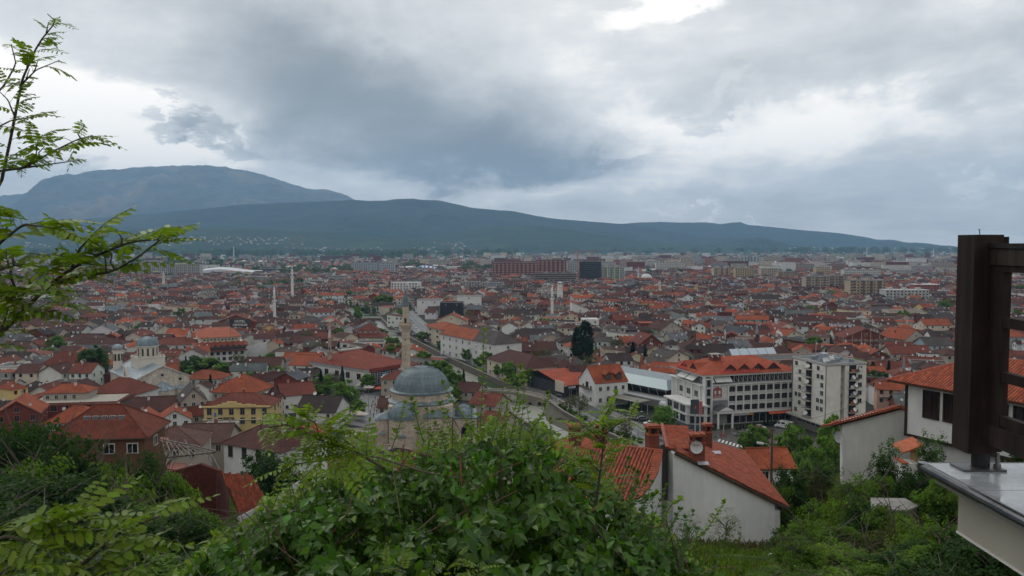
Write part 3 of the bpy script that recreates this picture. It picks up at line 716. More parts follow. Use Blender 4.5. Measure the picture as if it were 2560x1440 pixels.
# ---------------------------------------------------------------- the old domed mosque with its stone minaret
STONE = (.58,.49,.39);LEAD = (.135,.18,.195)
YM = 240.0
xm = (1052-1280)/FPX*YM
mo = thing('mosque','stone mosque with one large grey-green lead dome above a smaller apse dome','mosque',(xm,YM,0),R(4));FOOT.append((xm,YM,24,26,0))
oct_ = lambda r,n=8,a0=math.pi/8: [(r*math.cos(a0+2*math.pi*i/n),r*math.sin(a0+2*math.pi*i/n)) for i in range(n)]
b = MB();b.prism([(-9.4,-8),(-7.6,-9.6),(7.6,-9.6),(9.4,-8),(9.4,9),(-9.4,9)],0,12.7,'masonry',STONE);b.build('prayer_hall_wall',mo)
b = MB();b.prism(oct_(10.3),12.7,13.1,'lead_sheet',LEAD);b.lathe([(10.25,13.1),(9.0,13.9)],16,'lead_sheet',LEAD);b.build('lower_cornice',mo)
b = MB();b.prism(oct_(9.2,12,math.pi/12),13.2,15.9,'masonry',STONE);b.build('drum_wall',mo)
b = MB();b.prism(oct_(9.7,12,math.pi/12),15.9,16.25,'lead_sheet',LEAD);b.lathe([(9.6,16.25),(8.5,16.6)],24,'lead_sheet',LEAD);b.build('upper_cornice',mo)
def domeprof(r,h,z,n=9): return [(r*math.cos(math.pi/2*i/n)**.92 if i < n else .02,z+h*math.sin(math.pi/2*i/n)) for i in range(n+1)]
def dome_mb(r,h,z,seg=24,cx=0,cy=0,ribs=True,c=LEAD):
    b = MB()
    for j in range(seg):       # lead strips with raised seams
        a0,a1 = 2*math.pi*j/seg,2*math.pi*(j+1)/seg
        k = .9+.2*random.random();b.lathe(domeprof(r,h,z,8),2,'lead_sheet',(c[0]*k,c[1]*k,c[2]*k),cx,cy,a0,a1)
        if ribs:
            pr = domeprof(r+.05,h+.05,z,7)[:-1]
            for (r0,z0),(r1,z1) in zip(pr,pr[1:]):
                b.tube((cx+r0*math.cos(a0),cy+r0*math.sin(a0),z0),(cx+r1*math.cos(a0),cy+r1*math.sin(a0),z1),.045,n=4,m='lead_sheet',c=(c[0]*1.25,c[1]*1.25,c[2]*1.25),cap=False)
    return b
dome_mb(8.45,6.9,16.3,36).build('dome',mo,True)
b = MB();b.tube((0,0,23),(0,0,24.6),.08,.03,6,'metal',(.3,.28,.2));b.lathe([(.02,23.3),(.22,23.5),(.02,23.7)],8,'metal',(.3,.28,.2));b.build('finial',mo)
ax,ay = -5.0,-9.4
b = MB();b.prism([(ax+4.3*math.cos(R(a)),ay+4.3*math.sin(R(a))) for a in (180,205,230,255,285,310,335,360)]+[(ax+4.3,ay+1),(ax-4.3,ay+1)],0,9.6,'masonry',STONE);b.build('apse_wall',mo)
b = dome_mb(4.35,4.3,9.75,18,ax,ay);b.prism([(ax+4.55*math.cos(R(a)),ay+4.55*math.sin(R(a))) for a in range(180,361,15)]+[(ax+4.5,ay+1),(ax-4.5,ay+1)],9.6,9.78,'lead_sheet',LEAD);b.build('apse_dome',mo,False)
def lead_gable(cx,cy,w,d,z0,zr,rz):
    b = MB();ca,sa = math.cos(rz),math.sin(rz)
    T = lambda x,y,z: (cx+x*ca-y*sa,cy+x*sa+y*ca,z)
    b.add([T(-w/2,-d/2,z0),T(w/2,-d/2,z0),T(w/2,d/2,z0+1),T(-w/2,d/2,z0+1),T(0,-d/2+.6,zr),T(0,d/2,zr+.6)],[(0,1,4),(1,2,5,4),(3,0,4,5)],'lead_sheet',LEAD)
    b.slab([T(-w/2,-d/2,z0),T(w/2,-d/2,z0),T(w/2,d/2,z0),T(-w/2,d/2,z0)],.25,'lead_sheet',LEAD);return b
b = MB();b.box(5.0,-9.6,4.9,7.4,2.2,9.8,'masonry',STONE);b.build('buttress_wall',mo);lead_gable(5.0,-9.7,8.2,2.8,9.85,11.6,0).build('buttress_roof',mo)
b = MB();b.box(-11.2,-6.8,4.6,3.6,6,9.2,'masonry',STONE);b.build('buttress_wall',mo)
b = MB();b.add([(-13.3,-10.1,9.25),(-9.0,-10.1,9.25),(-9.0,-3.4,9.25),(-13.3,-3.4,9.25),(-9.0,-6.8,11.4)],[(0,1,4),(1,2,4),(2,3,4),(3,0,4),(3,2,1,0)],'lead_sheet',LEAD);b.build('buttress_roof',mo)
for x,z,w_ in ((-5.0,4.9,2.6),(-10.9,5.2,2.0),(4.6,4.8,1.6)):
    b = MB();b.slab([(x-w_/2,-14.2 if x == -5 else -11,z),(x+w_/2,-14.2 if x == -5 else -11,z),(x+w_/2*.2,-13.3 if x == -5 else -10.1,z+.7),(x-w_/2*.2,-13.3 if x == -5 else -10.1,z+.7)],.15,'lead_sheet',LEAD);b.build('window_hood',mo)
# portico with small domes on the far flank
b = MB();b.box(12.9,-1.0,4.3,7.0,13,8.6,'masonry',STONE);b.build('portico_wall',mo)
for cy in (-4.2,1.8): dome_mb(2.7,2.1,8.9,14,12.8,cy,c=(.14,.18,.21)).build('portico_dome',mo)
b = MB();b.box(12.9,-1.0,8.75,7.5,13.5,.3,'lead_sheet',LEAD);b.build('portico_cornice',mo)
for cy in (-5.6,-1.2,3.2):
    b = MB();n = 8;pts = [(-1.5,0),(1.5,0)]+[(1.5*math.cos(math.pi*i/n),4.2+1.5*math.sin(math.pi*i/n)) for i in range(n+1)]
    b.add([(16.45,cy+x,z) for x,z in pts]+[(15.9,cy+x,z) for x,z in pts],[tuple(range(len(pts)))],'glass_dark',(0,0,0));b.build('arch',mo)
b = MB();n = 8;pts = [(-1.7,0),(1.7,0)]+[(1.7*math.cos(math.pi*i/n),5.0+1.7*math.sin(math.pi*i/n)) for i in range(n+1)]
b.add([(13.6+x,-7.53,z) for x,z in pts],[tuple(range(len(pts)))],'glass_dark',(0,0,0))
for i in range(n): b.tube((13.6+1.85*math.cos(math.pi*i/n),-7.55,5.0+1.85*math.sin(math.pi*i/n)),(13.6+1.85*math.cos(math.pi*(i+1)/n),-7.55,5.0+1.85*math.sin(math.pi*(i+1)/n)),.16,n=5,m='concrete',c=(.45,.38,.3))
b.build('arch',mo)
for i in range(12):
    a = math.pi*2*(i+.5)/12+math.pi/12*0
    if math.sin(a) < .3:
        r = 9.2*math.cos(math.pi/12)+.02;o = link('window',winmesh(.7,1.2,True,(.4,.34,.27),False),mo,(r*math.cos(a),r*math.sin(a),14.5),a+math.pi/2)
def minaret(px,Y,zb,zbal,zshaft,ztip,r,c,cone,label,stone=True,seg=14,base=True):
    x = (px-1280)/FPX*Y;n_ = thing('minaret',label,'minaret',(x,Y,0));m = 'masonry' if stone else 'plaster';FOOT.append((x,Y,r*3,r*3,0))
    b = MB();b.prism(oct_(r*1.45),0,zb,m,c);b.lathe([(r*1.4,zb),(r*1.02,zb+r*2)],seg,m,c);b.build('base',n_)
    b = MB();b.lathe([(r,zb+r*2),(r*.94,zbal-r)],seg,m,c);b.lathe([(r*.74,zbal+.9),(r*.70,zshaft)],seg,m,c);b.build('shaft',n_)
    b = MB();b.lathe([(r*.94,zbal-r*1.1),(r*1.15,zbal-r*.65),(r*1.2,zbal-r*.5),(r*1.42,zbal-r*.05),(r*1.5,zbal),(r*1.5,zbal+.9),(r*1.38,zbal+.9),(r*1.38,zbal+.05),(r*.7,zbal+.05)],seg,m,c)
    for i in range(seg): b.tube((r*1.49*math.cos(2*math.pi*i/seg),r*1.49*math.sin(2*math.pi*i/seg),zbal),(r*1.49*math.cos(2*math.pi*i/seg),r*1.49*math.sin(2*math.pi*i/seg),zbal+1.05),r*.06,n=4,m=m,c=c)
    b.build('balcony',n_)
    b = MB();b.lathe([(r*.82,zshaft),(r*.84,zshaft+.15),(.05,ztip)],seg,'lead_sheet',cone,capt=True);b.tube((0,0,ztip-.2),(0,0,ztip+1.2*r),.05,.02,5,'metal',(.3,.28,.2));b.build('spire',n_)
    b = MB();b.box(0,-r*.73,zbal+1.5,r*.45,.14,1.7,'glass_dark',(0,0,0));b.build('door',n_)
    k = int((zshaft-zb)/7)
    for i in range(k):
        z = zb+r*2+1.5+i*(zbal-zb-4)/k;s = MB();s.box(0,-r*.97,z,.18,.12,.6,'glass_dark',(0,0,0));s.build('slit_window',n_)
    return n_
minaret(1013.5,252,12,34.3,40.4,46.0,1.36,(.58,.48,.37),(.11,.14,.16),'tall pale stone minaret with dark pointed cap rising behind the big dome')
# ---------------------------------------------------------------- orthodox church with grey roof
CS = (.64,.59,.50);CR = (.24,.29,.32)
C0 = Vector((-140.4,295,0));e1 = Vector((.76,.65,0)).normalized();rotc = math.atan2(e1.y,e1.x)
ch = thing('church','pale stone cathedral with grey sheet roof, windowed drum and blue-grey dome','church',C0,rotc)
w_,l_,he,rp_ = 20.0,33.0,9.1,4.4
_c = C0+Matrix.Rotation(rotc,3,'Z') @ Vector((w_/2,l_/2,0));FOOT.append((_c.x,_c.y,w_+5,l_+4,math.degrees(rotc)))
b = MB();b.add([(0,0,0),(w_,0,0),(w_,l_,0),(0,l_,0),(0,0,he),(w_,0,he),(w_,l_,he),(0,l_,he),(w_/2,0,he+rp_),(w_/2,l_,he+rp_)],[(0,1,5,8,4),(1,2,6,5),(2,3,7,9,6),(3,0,4,7)],'masonry',CS);b.build('wall',ch)
b = MB();e = .5
b.slab([(-e,.35,he-.1),(w_/2,.35,he+rp_+.08),(w_/2,l_-.35,he+rp_+.08),(-e,l_-.35,he-.1)],.12,'lead_sheet',CR);b.slab([(w_+e,.35,he-.1),(w_/2,.35,he+rp_+.08),(w_/2,l_-.35,he+rp_+.08),(w_+e,l_-.35,he-.1)],.12,'lead_sheet',CR);b.build('roof',ch)
b = MB()
for y in (0,l_):
    for x0,x1,z0,z1 in ((-.5,w_/2,he+.1,he+rp_+.4),(w_/2,w_+.5,he+rp_+.4,he+.1)):
        b.hexa([(x0,y-.35,z0-.5),(x1,y-.35,z1-.5),(x1,y+.35,z1-.5),(x0,y+.35,z0-.5)],[(x0,y-.35,z0),(x1,y-.35,z1),(x1,y+.35,z1),(x0,y+.35,z0)],'concrete',(.42,.39,.34))
for x in (-.28,w_+.28): b.box(x,l_/2,he-.25,.5,l_-.72,.4,'concrete',(.34,.36,.36))
b.build('cornice',ch)
cy = 17.5
b = MB();zz = he+rp_
b.prism([(w_/2-5,cy-5),(w_/2+5,cy-5),(w_/2+5,cy+5),(w_/2-5,cy+5)],he+1.5,zz+1.9,'plaster',CS)
for s in (-1,1):         # curved parapets round the crossing
    for k in range(8):
        x = w_/2-5+10*(k+.5)/8;hgt = abs(math.sin(math.pi*(k+.5)/8*2))*.9;b.box(x,cy+s*5.0,zz+1.9+hgt/2,1.24,.42,hgt+.02,'plaster',CS);b.box(w_/2+s*5.0,cy-5+10*(k+.5)/8,zz+1.9+hgt/2+.002,.42,1.24,hgt+.02,'plaster',CS)
b.box(w_/2,cy,zz+2.0,9.3,9.3,.25,'lead_sheet',CR);b.build('crossing_base',ch)
b = MB();b.lathe([(3.75,zz+1.8),(3.75,zz+6.1),(4.25,zz+6.2),(4.3,zz+6.6),(4.0,zz+6.6)],16,'plaster',CS)
for i in range(12): b.box(w_/2*0+3.8*math.cos(2*math.pi*i/12),3.8*math.sin(2*math.pi*i/12),zz+4.1,.45,.45,3.9,'plaster',CS,2*math.pi*i/12)
b.v = [(x+w_/2,y+cy,z) for x,y,z in b.v];b.build('drum',ch)
for i in range(12):
    a = 2*math.pi*(i+.5)/12;link('window',winmesh(.6,3.0,True,(.5,.42,.33),False),ch,(w_/2+3.72*math.cos(a),cy+3.72*math.sin(a),zz+4.1),a+math.pi/2)
dome_mb(4.2,3.4,zz+6.6,24,w_/2,cy,c=(.16,.22,.25)).build('dome',ch)
b = MB();b.tube((w_/2,cy,zz+9.9),(w_/2,cy,zz+11.3),.08,.05,5,'metal',(.35,.33,.3));b.box(w_/2,cy,zz+10.9,.7,.1,.1,'metal',(.35,.33,.3));b.build('cross',ch)
for (tx,ty) in ((2.2,l_-2.6),):
    b = MB();b.v = [];b.prism([(tx+1.75*math.cos(math.pi/8+math.pi*i/4),ty+1.75*math.sin(math.pi/8+math.pi*i/4)) for i in range(8)],he-1,he+8.6,'plaster',CS);b.prism([(tx+2.1*math.cos(math.pi/8+math.pi*i/4),ty+2.1*math.sin(math.pi/8+math.pi*i/4)) for i in range(8)],he+8.6,he+9.0,'concrete',(.3,.2,.17));b.build('belfry',ch)
    dome_mb(2.0,1.7,he+9.0,12,tx,ty,c=(.28,.32,.35)).build('belfry_dome',ch)
    for i in range(8):
        a = math.pi*i/4;link('window',winmesh(.8,2.8,True,(.5,.42,.33),False),ch,(tx+1.64*math.cos(a),ty+1.64*math.sin(a),he+5.6),a+math.pi/2)
def cone_apse(cx,r,zw,zr,n=12):
    b = MB();P_ = [(cx+r*math.cos(math.pi+math.pi*i/n),-.0+r*.85*math.sin(math.pi+math.pi*i/n)) for i in range(n+1)]
    b.prism(P_,0,zw,'masonry',CS);b.build('apse',ch)
    b = MB();Q = [(cx+(x-cx)*1.1,y*1.1-.0,zw+.02) for x,y in P_]
    for i in range(n): k = .85+.35*(i % 2);b.add([Q[i],Q[i+1],(cx,-.02,zr)],[(0,1,2)],'lead_sheet',(CR[0]*k,CR[1]*k,CR[2]*k))
    b.add(Q,[tuple(range(len(Q)-1,-1,-1))],'lead_sheet',CR);b.build('apse_roof',ch)
cone_apse(10.0,4.6,4.9,8.1);cone_apse(3.6,2.0,4.7,6.2);cone_apse(16.6,2.1,4.7,6.2)
for x,z in ((10,10.3),(3.4,8.2),(16.6,8.2)):
    b = MB();b.tube((x,-.06,z),(x,.02,z),.52,n=12,m='glass_dark',c=(0,0,0));b.tube((x,-.04,z),(x,.02,z),.72,n=12,m='concrete',c=(.45,.38,.3));b.build('round_window',ch)
for i in range(8): link('window',winmesh(.7,1.9,False,(.5,.42,.33),False),ch,(-.01,3+i*3.8,5.2),-math.pi/2)
b = MB();b.prism([(-.1,9.2),(1.4,9.2),(1.4,14.8),(-.1,14.8)],he-1,he+.6,'plaster',CS)
for k,(hw,z) in enumerate(((2.3,.6),(1.7,1.5),(1.2,2.3),(.6,3.1))): b.box(.25,12,he+z+.35,.6,hw*2,.9,'plaster',CS)
b.build('bell_gable',ch);link('window',winmesh(1.0,1.7,True,(.5,.42,.33),False),ch,(-.08,12,he+1.2),-math.pi/2)

# ---------------------------------------------------------------- big riverside hotel: white grid front under an orange hipped roof
HW = (.56,.55,.52);HG = (.64,.63,.60)
ho_,hw,hd = CB((1758,937),(1690,912),(1984,922),17.3,'large white hotel with red hipped roof, triangular dormers and rows of arched windows','hotel','hotel')
b = MB();b.prism([(0,0),(hw,0),(hw,hd),(0,hd)],3.9,13.6,'plaster',HW);b.prism([(.6,1.2),(hw-.6,1.2),(hw-.6,hd-.6),(.6,hd-.6)],0,3.9,'plaster',(.30,.29,.27));b.prism([(1.2,1.4),(hw-1.0,1.4),(hw-1,hd-1.2),(1.2,hd-1.2)],13.6,16.6,'plaster',(.25,.25,.25));b.build('wall',ho_)
b = MB();b.box(hw/2,.3,13.7,hw+.8,1.6,.3,'paint',HG);b.box(-.1,hd/2,13.701,1.6,hd+.8,.3,'paint',HG);b.box(hw/2,hd/2,16.9,hw+.9,hd+.9,.6,'paint',HG);b.box(hw/2,-.12,4.15,hw+.3,.5,.5,'paint',HG);b.build('cornice',ho_)
b = MB();A,B = hw/2+.9,hd/2+.9;rr_ = 4.3;zb = 17.2
b.add([(hw/2-A,hd/2-B,zb),(hw/2+A,hd/2-B,zb),(hw/2+A,hd/2+B,zb),(hw/2-A,hd/2+B,zb),(hw/2-A+B,hd/2,zb+rr_),(hw/2+A-B,hd/2,zb+rr_)],[(0,1,5,4),(1,2,5),(2,3,4,5),(3,0,4),(3,2,1,0)],'roof',(.33,.075,.038));b.build('roof',ho_)
sl = rr_/B
for i,x in enumerate((10.6,15.8,21.2,27.0)):
    b = MB();y0 = hd/2-B+1.9;z0 = zb+(1.9)*sl;wv,hh = 2.9,2.3;y1 = y0+hh/sl
    b.add([(x-wv,y0,z0),(x+wv,y0,z0),(x,y0,z0+hh),(x,y1,z0+hh)],[(0,2,3),(2,1,3)],'roof',(.33,.075,.038));b.add([(x-wv*.85,y0+.2,z0+.02),(x+wv*.85,y0+.2,z0+.02),(x,y0+.2,z0+hh*.86)],[(0,1,2)],'brickwork',(.07,.04,.035))
    b.tube((x-wv,y0,z0),(x,y0,z0+hh),.12,n=5,m='roof',c=(.33,.075,.038));b.tube((x+wv,y0,z0),(x,y0,z0+hh),.12,n=5,m='roof',c=(.33,.075,.038));b.build('dormer',ho_)
for x,yv in ((0,8.6),(0,15.0)):
    b = MB();x0 = hw/2-A+1.9;z0 = zb+1.9*sl;wv,hh = 2.6,2.1;x1 = x0+hh/sl
    b.add([(x0,yv-wv,z0),(x0,yv+wv,z0),(x0,yv,z0+hh),(x1,yv,z0+hh)],[(0,3,2),(2,3,1)],'roof',(.33,.075,.038));b.add([(x0+.2,yv+wv*.85,z0),(x0+.2,yv-wv*.85,z0),(x0+.2,yv,z0+hh*.86)],[(0,1,2)],'brickwork',(.07,.04,.035));b.build('dormer',ho_)
am = winmesh(2.2,1.75,False,(.40,.37,.33),False)
aw = MB();n = 8;pts = [(-1.45,-.95),(1.45,-.95)]+[(1.45*math.cos(math.pi*i/n),.55+.4*math.sin(math.pi*i/n)) for i in range(n+1)]
aw.add([(x,-.02,z) for x,z in pts],[tuple(range(len(pts)))],'glass_dark',(0,0,0));aw.box(0,-.06,-.2,.09,.06,1.6,'paint',(.12,.08,.06));aw.box(.75,-.06,-.2,.07,.06,1.6,'paint',(.12,.08,.06));aw.box(-.75,-.06,-.2,.07,.06,1.6,'paint',(.12,.08,.06));aw.box(0,-.1,-1.02,3.1,.22,.12,'paint',HG)
for i in range(n): p,q = pts[2+i],pts[3+i];aw.tube((p[0],-.05,p[1]),(q[0],-.05,q[1]),.07,n=4,c=HG,m='paint')
AWM = aw.mesh('window')
pit = (hw-9.6)/9.35
for r_ in range(3):
    for i in range(9): link('window',AWM,ho_,(9.4+pit*(i+.5),0,5.9+r_*3.1))
    link('window',winmesh(1.3,1.5,False,(.4,.37,.33),False),ho_,(hw-.9,-.005,6.0+r_*3.1))
    for i in range(3): link('window',winmesh(2.4,1.9,False,(.5,.5,.48),True),ho_,(-.005,4.4+i*5.2,7.3+min(r_,1)*3.1 if r_ < 2 else 10.4),-math.pi/2) if r_ < 2 else None
for i in range(10):
    b = MB();b.box(0,-.16,0,.42,.34,9.3,'paint',HG);b.build('pilaster',ho_).location = (9.3+pit*i,0,9.0)
for i in range(4):
    b = MB();b.box(-.17,0,0,.34,.5,7.6,'paint',HG);b.build('pilaster',ho_).location = (0,1.6+i*5.35,9.6)
for i in range(14):
    x = 11.5+i*1.7
    b = MB();b.box(0,0,0,1.3,.1,1.9,'glass_dark',(0,0,0));b.box(.75,0,0,.16,.14,2.2,'paint',HG);b.build('window',ho_).location = (x,1.33,15.2)
    b = MB();b.tube((0,.7,1.4),(0,-.6,-.2),.05,n=4,c=(.5,.5,.5));b.build('awning_arm',ho_).location = (x+.8,0,15.2)
for x0 in (.9,4.4,7.5):
    b = MB();b.slab([(x0,1.3,16.3),(x0+3.0,1.3,16.3),(x0+3.0,-.9,14.7),(x0,-.9,14.7)],.06,'cloth',(.62,.62,.58));b.build('awning',ho_)
for y0 in (4.4,10.4):
    b = MB();b.slab([(1.0,y0,16.3),(1.0,y0+5.4,16.3),(-1.4,y0+5.4,14.7),(-1.4,y0,14.7)],.06,'cloth',(.62,.62,.58));b.build('awning',ho_)
b = MB()
for z in range(5): b.box(1.3,-.65,2.4+z*3,2.6,1.3,2.7,'plaster',(.42,.43,.44));b.box(1.3,-.66,3.85+z*3,2.8,1.5,.22,'paint',HG)
for x in (.0,2.6): b.box(x,-.66,8.5,.35,1.5,16.4,'paint',HG)
b.build('stair_tower',ho_)
for z in range(5): link('window',winmesh(1.3,2.2,False,(.3,.3,.3),False),ho_,(1.3,-1.31,2.6+z*3))
em = MB();em.face([(3.7,-.06,9.4),(6.9,-.06,9.4),(6.9,-.06,12.3),(5.3,-.06,13.1),(3.7,-.06,12.3)],'paint',(.26,.06,.05));em.face([(4.2,-.09,10.6),(4.9,-.09,10.6),(4.9,-.09,11.8),(4.2,-.09,11.8)],'paint',(.6,.58,.55));em.face([(5.7,-.09,10.6),(6.4,-.09,10.6),(6.4,-.09,11.8),(5.7,-.09,11.8)],'paint',(.6,.58,.55));em.build('emblem',ho_)
textobj('HOTEL',.85,ho_,(5.3,-.1,9.55),(R(90),0,0),(.6,.55,.5),'emblem_lettering',.02,align='CENTER')
textobj('HOTEL THERANDA',1.75,ho_,(5.6,-.75,17.5),(R(78),0,0),(.50,.045,.02),'roof_lettering',.06)
textobj('HOTEL',1.5,ho_,(-.8,13.0,19.0),(R(78),0,-math.pi/2),(.50,.045,.02),'roof_lettering',.06,align='CENTER');textobj('THERANDA',1.5,ho_,(-1.2,13.0,17.6),(R(78),0,-math.pi/2),(.50,.045,.02),'roof_lettering',.06,align='CENTER')
b = MB()      # entrance portico
b.prism([(3.0,-4.2),(9.2,-4.2),(9.2,-.1),(3.0,-.1)],5.0,5.8,'paint',HG);b.add([(2.7,-4.5,5.8),(9.5,-4.5,5.8),(6.1,-4.5,7.5),(2.7,0,5.8),(9.5,0,5.8),(6.1,0,7.5)],[(0,1,2),(2,5,3,0),(1,4,5,2)],'paint',(.09,.09,.09));b.add([(3.1,-4.53,5.85),(9.1,-4.53,5.85),(6.1,-4.53,7.2)],[(0,1,2)],'paint',HG);b.build('entrance_pediment',ho_)
for x in (3.5,8.7):
    b = MB();b.tube((x,-3.8,0),(x,-3.8,5.0),.38,n=12,m='paint',c=HG);b.build('column',ho_)
b = MB();b.box(5.9,-.25,8.2,5.6,.4,.3,'paint',HG);b.box(5.9,-.4,7.8,5.6,.6,1.6,'plaster',(.2,.2,.2));b.build('entrance_band',ho_)
for i,x in enumerate(np.arange(10.8,hw-1,2.5)):
    b = MB();b.box(0,0,0,2.1,.1,2.8,'glass_dark',(0,0,0));b.box(1.2,-.02,0,.2,.16,3.0,'paint',(.3,.28,.26));b.build('shop_window',ho_).location = (float(x),1.17,1.9)
b = MB();b.slab([(24.5,.3,4.0),(34.3,.3,4.0),(34.3,-1.4,3.2),(24.5,-1.4,3.2)],.1,'cloth',(.5,.09,.03));b.build('shop_awning',ho_)
textobj('ipko',.8,ho_,(32.0,-1.35,3.4),(R(65),0,0),(.75,.75,.72),'awning_lettering',.02)
b = MB();b.box(15,.0,3.5,8,.14,.8,'paint',(.45,.43,.40));b.box(18.1,-.1,3.55,1.7,.08,.9,'paint',(.55,.25,.04));b.build('shop_sign',ho_)
# lower annex of the hotel
b = MB();b.prism([(-5.6,.2),(-.05,-3.0),(-.05,15.5),(-5.6,15.5)],1.2,7.4,'plaster',HW);b.prism([(-6.1,-.1),(-.04,-3.6),(-.04,16),(-6.1,16)],7.4,7.9,'paint',HG);b.prism([(-5.9,0),(-.045,-3.3),(-.045,15.8),(-5.9,15.8)],4.2,4.6,'paint',HG);b.prism([(-5.2,.8),(-.06,-2),(-.06,15),(-5.2,15)],0,1.2,'plaster',(.15,.15,.15));b.build('annex',ho_)
for r_ in range(2):
    for i in range(3):
        o = link('annex_window',winmesh(3.4,2.3,False,(.48,.47,.44),True),ho_,(-5.63,3.0+i*4.6,2.9+r_*3.2),-math.pi/2)
    o = link('annex_window',winmesh(4.4,2.3,False,(.48,.47,.44),True),ho_,(-2.9,-1.42,2.9+r_*3.2),math.atan2(-3.2,5.55))
# solar collectors on the far roof slope
for i in range(5):
    b = MB();b.slab([(0,0,0),(3.4,0,0),(3.4,2.0,2.0),(0,2.0,2.0)],.1,'metal',(.45,.5,.55));o = b.build('solar_panel',ho_);o.location = (18+i*3.6,12.0+.2,21.3)
b = MB();b.box(9.5,9.2,21.4,3.2,2.4,2.2,'brickwork',(.2,.06,.04));b.box(9.5,9.2,22.6,3.8,3.0,.25,'concrete',(.35,.33,.3));b.build('roof_house',ho_)
for k in range(3): add_dish(ho_,7+k*2.2,7,22.2,1.0,1.6,0)

# ---------------------------------------------------------------- eight-storey block of flats
tb,tw,td = CB((2066,916),(1987,896),(2163,911),22.0,'eight-storey off-white block of flats hung with balconies and satellite dishes','apartment_tower','flats')
TW = (.68,.65,.58)
b = MB();xs_ = tw*.36;dd = 1.6
b.prism([(0,0),(xs_,0),(xs_,dd),(xs_+1.6,dd),(xs_+1.6,0),(tw,0),(tw,td),(0,td)],4.0,22.0,'plaster',TW);b.prism([(.4,.4),(tw-.4,.4),(tw-.4,td-.4),(.4,td-.4)],0,4.0,'plaster',(.2,.19,.17));b.build('wall',tb)
b = MB();b.box(tw/2,td/2,22.1,tw+.2,td+.2,.2,'concrete',(.2,.21,.22))
for s in (0,1): b.box(tw/2,s*td,22.5,tw+.3,.3,.7,'concrete',(.4,.39,.36));b.box(s*tw,td/2,22.5,.3,td-.32,.7,'concrete',(.4,.39,.36))
for i in range(10): b.box(1.5+(i*3.7) % (tw-3),1.6+(i*2.9) % (td-3),22.8,1.0+(i % 3)*.7,1.2,1.1,'metal',(.3,.34,.37));
b.build('roof',tb)
b = MB();b.box(5.5,9,23.6,2.2,2.2,2.4,'metal',(.42,.46,.5));b.build('water_tank',tb)
b = MB();b.tube((3.2,10,22),(3.2,10,29),.14,n=6,c=(.3,.3,.3));b.build('antenna_mast',tb)
b = MB();b.box(tw/2-.6,td/2-1,3.9,tw+2.6,td+3,.5,'concrete',(.45,.43,.38));b.build('ground_floor_canopy',tb)
for p in ((0,0),(0,td)): 
    b = MB();b.tube((p[0]-.15,p[1]-.1,.5),(p[0]-.15,p[1]-.1,22),.13,n=6,c=(.06,.06,.06));b.build('drain_pipe',tb)
sh = MB();sh.box(0,-.05,0,1.5,.1,1.5,'paint',(.66,.65,.6));SHUT = sh.mesh('closed_shutter')
wm3 = winmesh(1.5,1.4,False,(.62,.6,.55),True);rr = random.Random(4)
for f_ in range(7):
    z = 5.6+f_*2.55
    for y in (2.0,4.0,td-2.2,td-4.2): link('window',SHUT if rr.random() < .35 else wm3,tb,(-.005,y,z),-math.pi/2)
    b = MB();b.box(-.7,td/2-.1,z-1.05,1.5,3.6,.14,'concrete',(.4,.37,.32));b.box(-.02,td/2-.1,z+.1,.1,3.0,2.1,'glass_dark',(0,0,0))
    for i in range(8): b.box(-1.4,td/2-1.8+i*.48,z-.5,.04,.04,.95,'paint',(.1,.09,.08))
    b.box(-1.4,td/2-.1,z-.02,.08,3.6,.08,'paint',(.1,.09,.08));b.build('balcony',tb)
    link('window',SHUT if rr.random() < .2 else wm3,tb,(tw-2.3,-.005,z))
    b = MB();x = tw-5.0;b.box(x,-.6,z-1.0,3.0,1.3,.14,'concrete',(.35,.32,.27));b.box(x,-.03,z+.1,2.5,.1,2.0,'glass_dark',(0,0,0));b.box(x-.7,-1.2,z-.45,1.4,.08,1.0,'paint',rr.choice([(.5,.45,.33),(.3,.3,.3),(.35,.12,.06),(.6,.58,.52)]));b.box(x+.8,-1.2,z-.45,1.3,.05,.9,'metal',(.2,.2,.2));b.build('balcony',tb)
    b = MB();b.box(xs_+.8,dd-.45,z-.6,1.5,.8,.3,'concrete',(.35,.31,.26));b.build('stair_sill',tb)
    if rr.random() < .75: add_dish(tb,-1.5,td/2+rr.uniform(-1.5,1.5),z+.2,-.6,1.5,rr.randrange(3))
    if rr.random() < .6: add_dish(tb,tw-5+rr.uniform(-1,1.5),-1.6,z+.1,.2,1.4,rr.randrange(3))
for i in range(6): o = link('ground_floor_window',winmesh(2.1,1.6,False,(.4,.38,.34),True),tb,(-.0+.38,1.6+i*2.5,2.8),-math.pi/2)
for k in range(5): add_dish(tb,1+k*2.1,2+k*1.7,23.6,-.3+k*.3,1.9,k % 3)
# ---------------------------------------------------------------- other landmark buildings
def rect_windows(root,x0,x1,y,zs,n,w,h,rz=0,frame=(.6,.58,.54),jitter=0,face='front',X=None):
    me = winmesh(w,h,False,frame,True)
    for z in zs:
        for i in range(n):
            u = x0+(x1-x0)*(i+.5)/n
            if face == 'front': link('window',me,root,(u,y,z))
            elif face == 'left': link('window',me,root,(X,u,z),-math.pi/2)
            else: link('window',me,root,(X,u,z),math.pi/2)
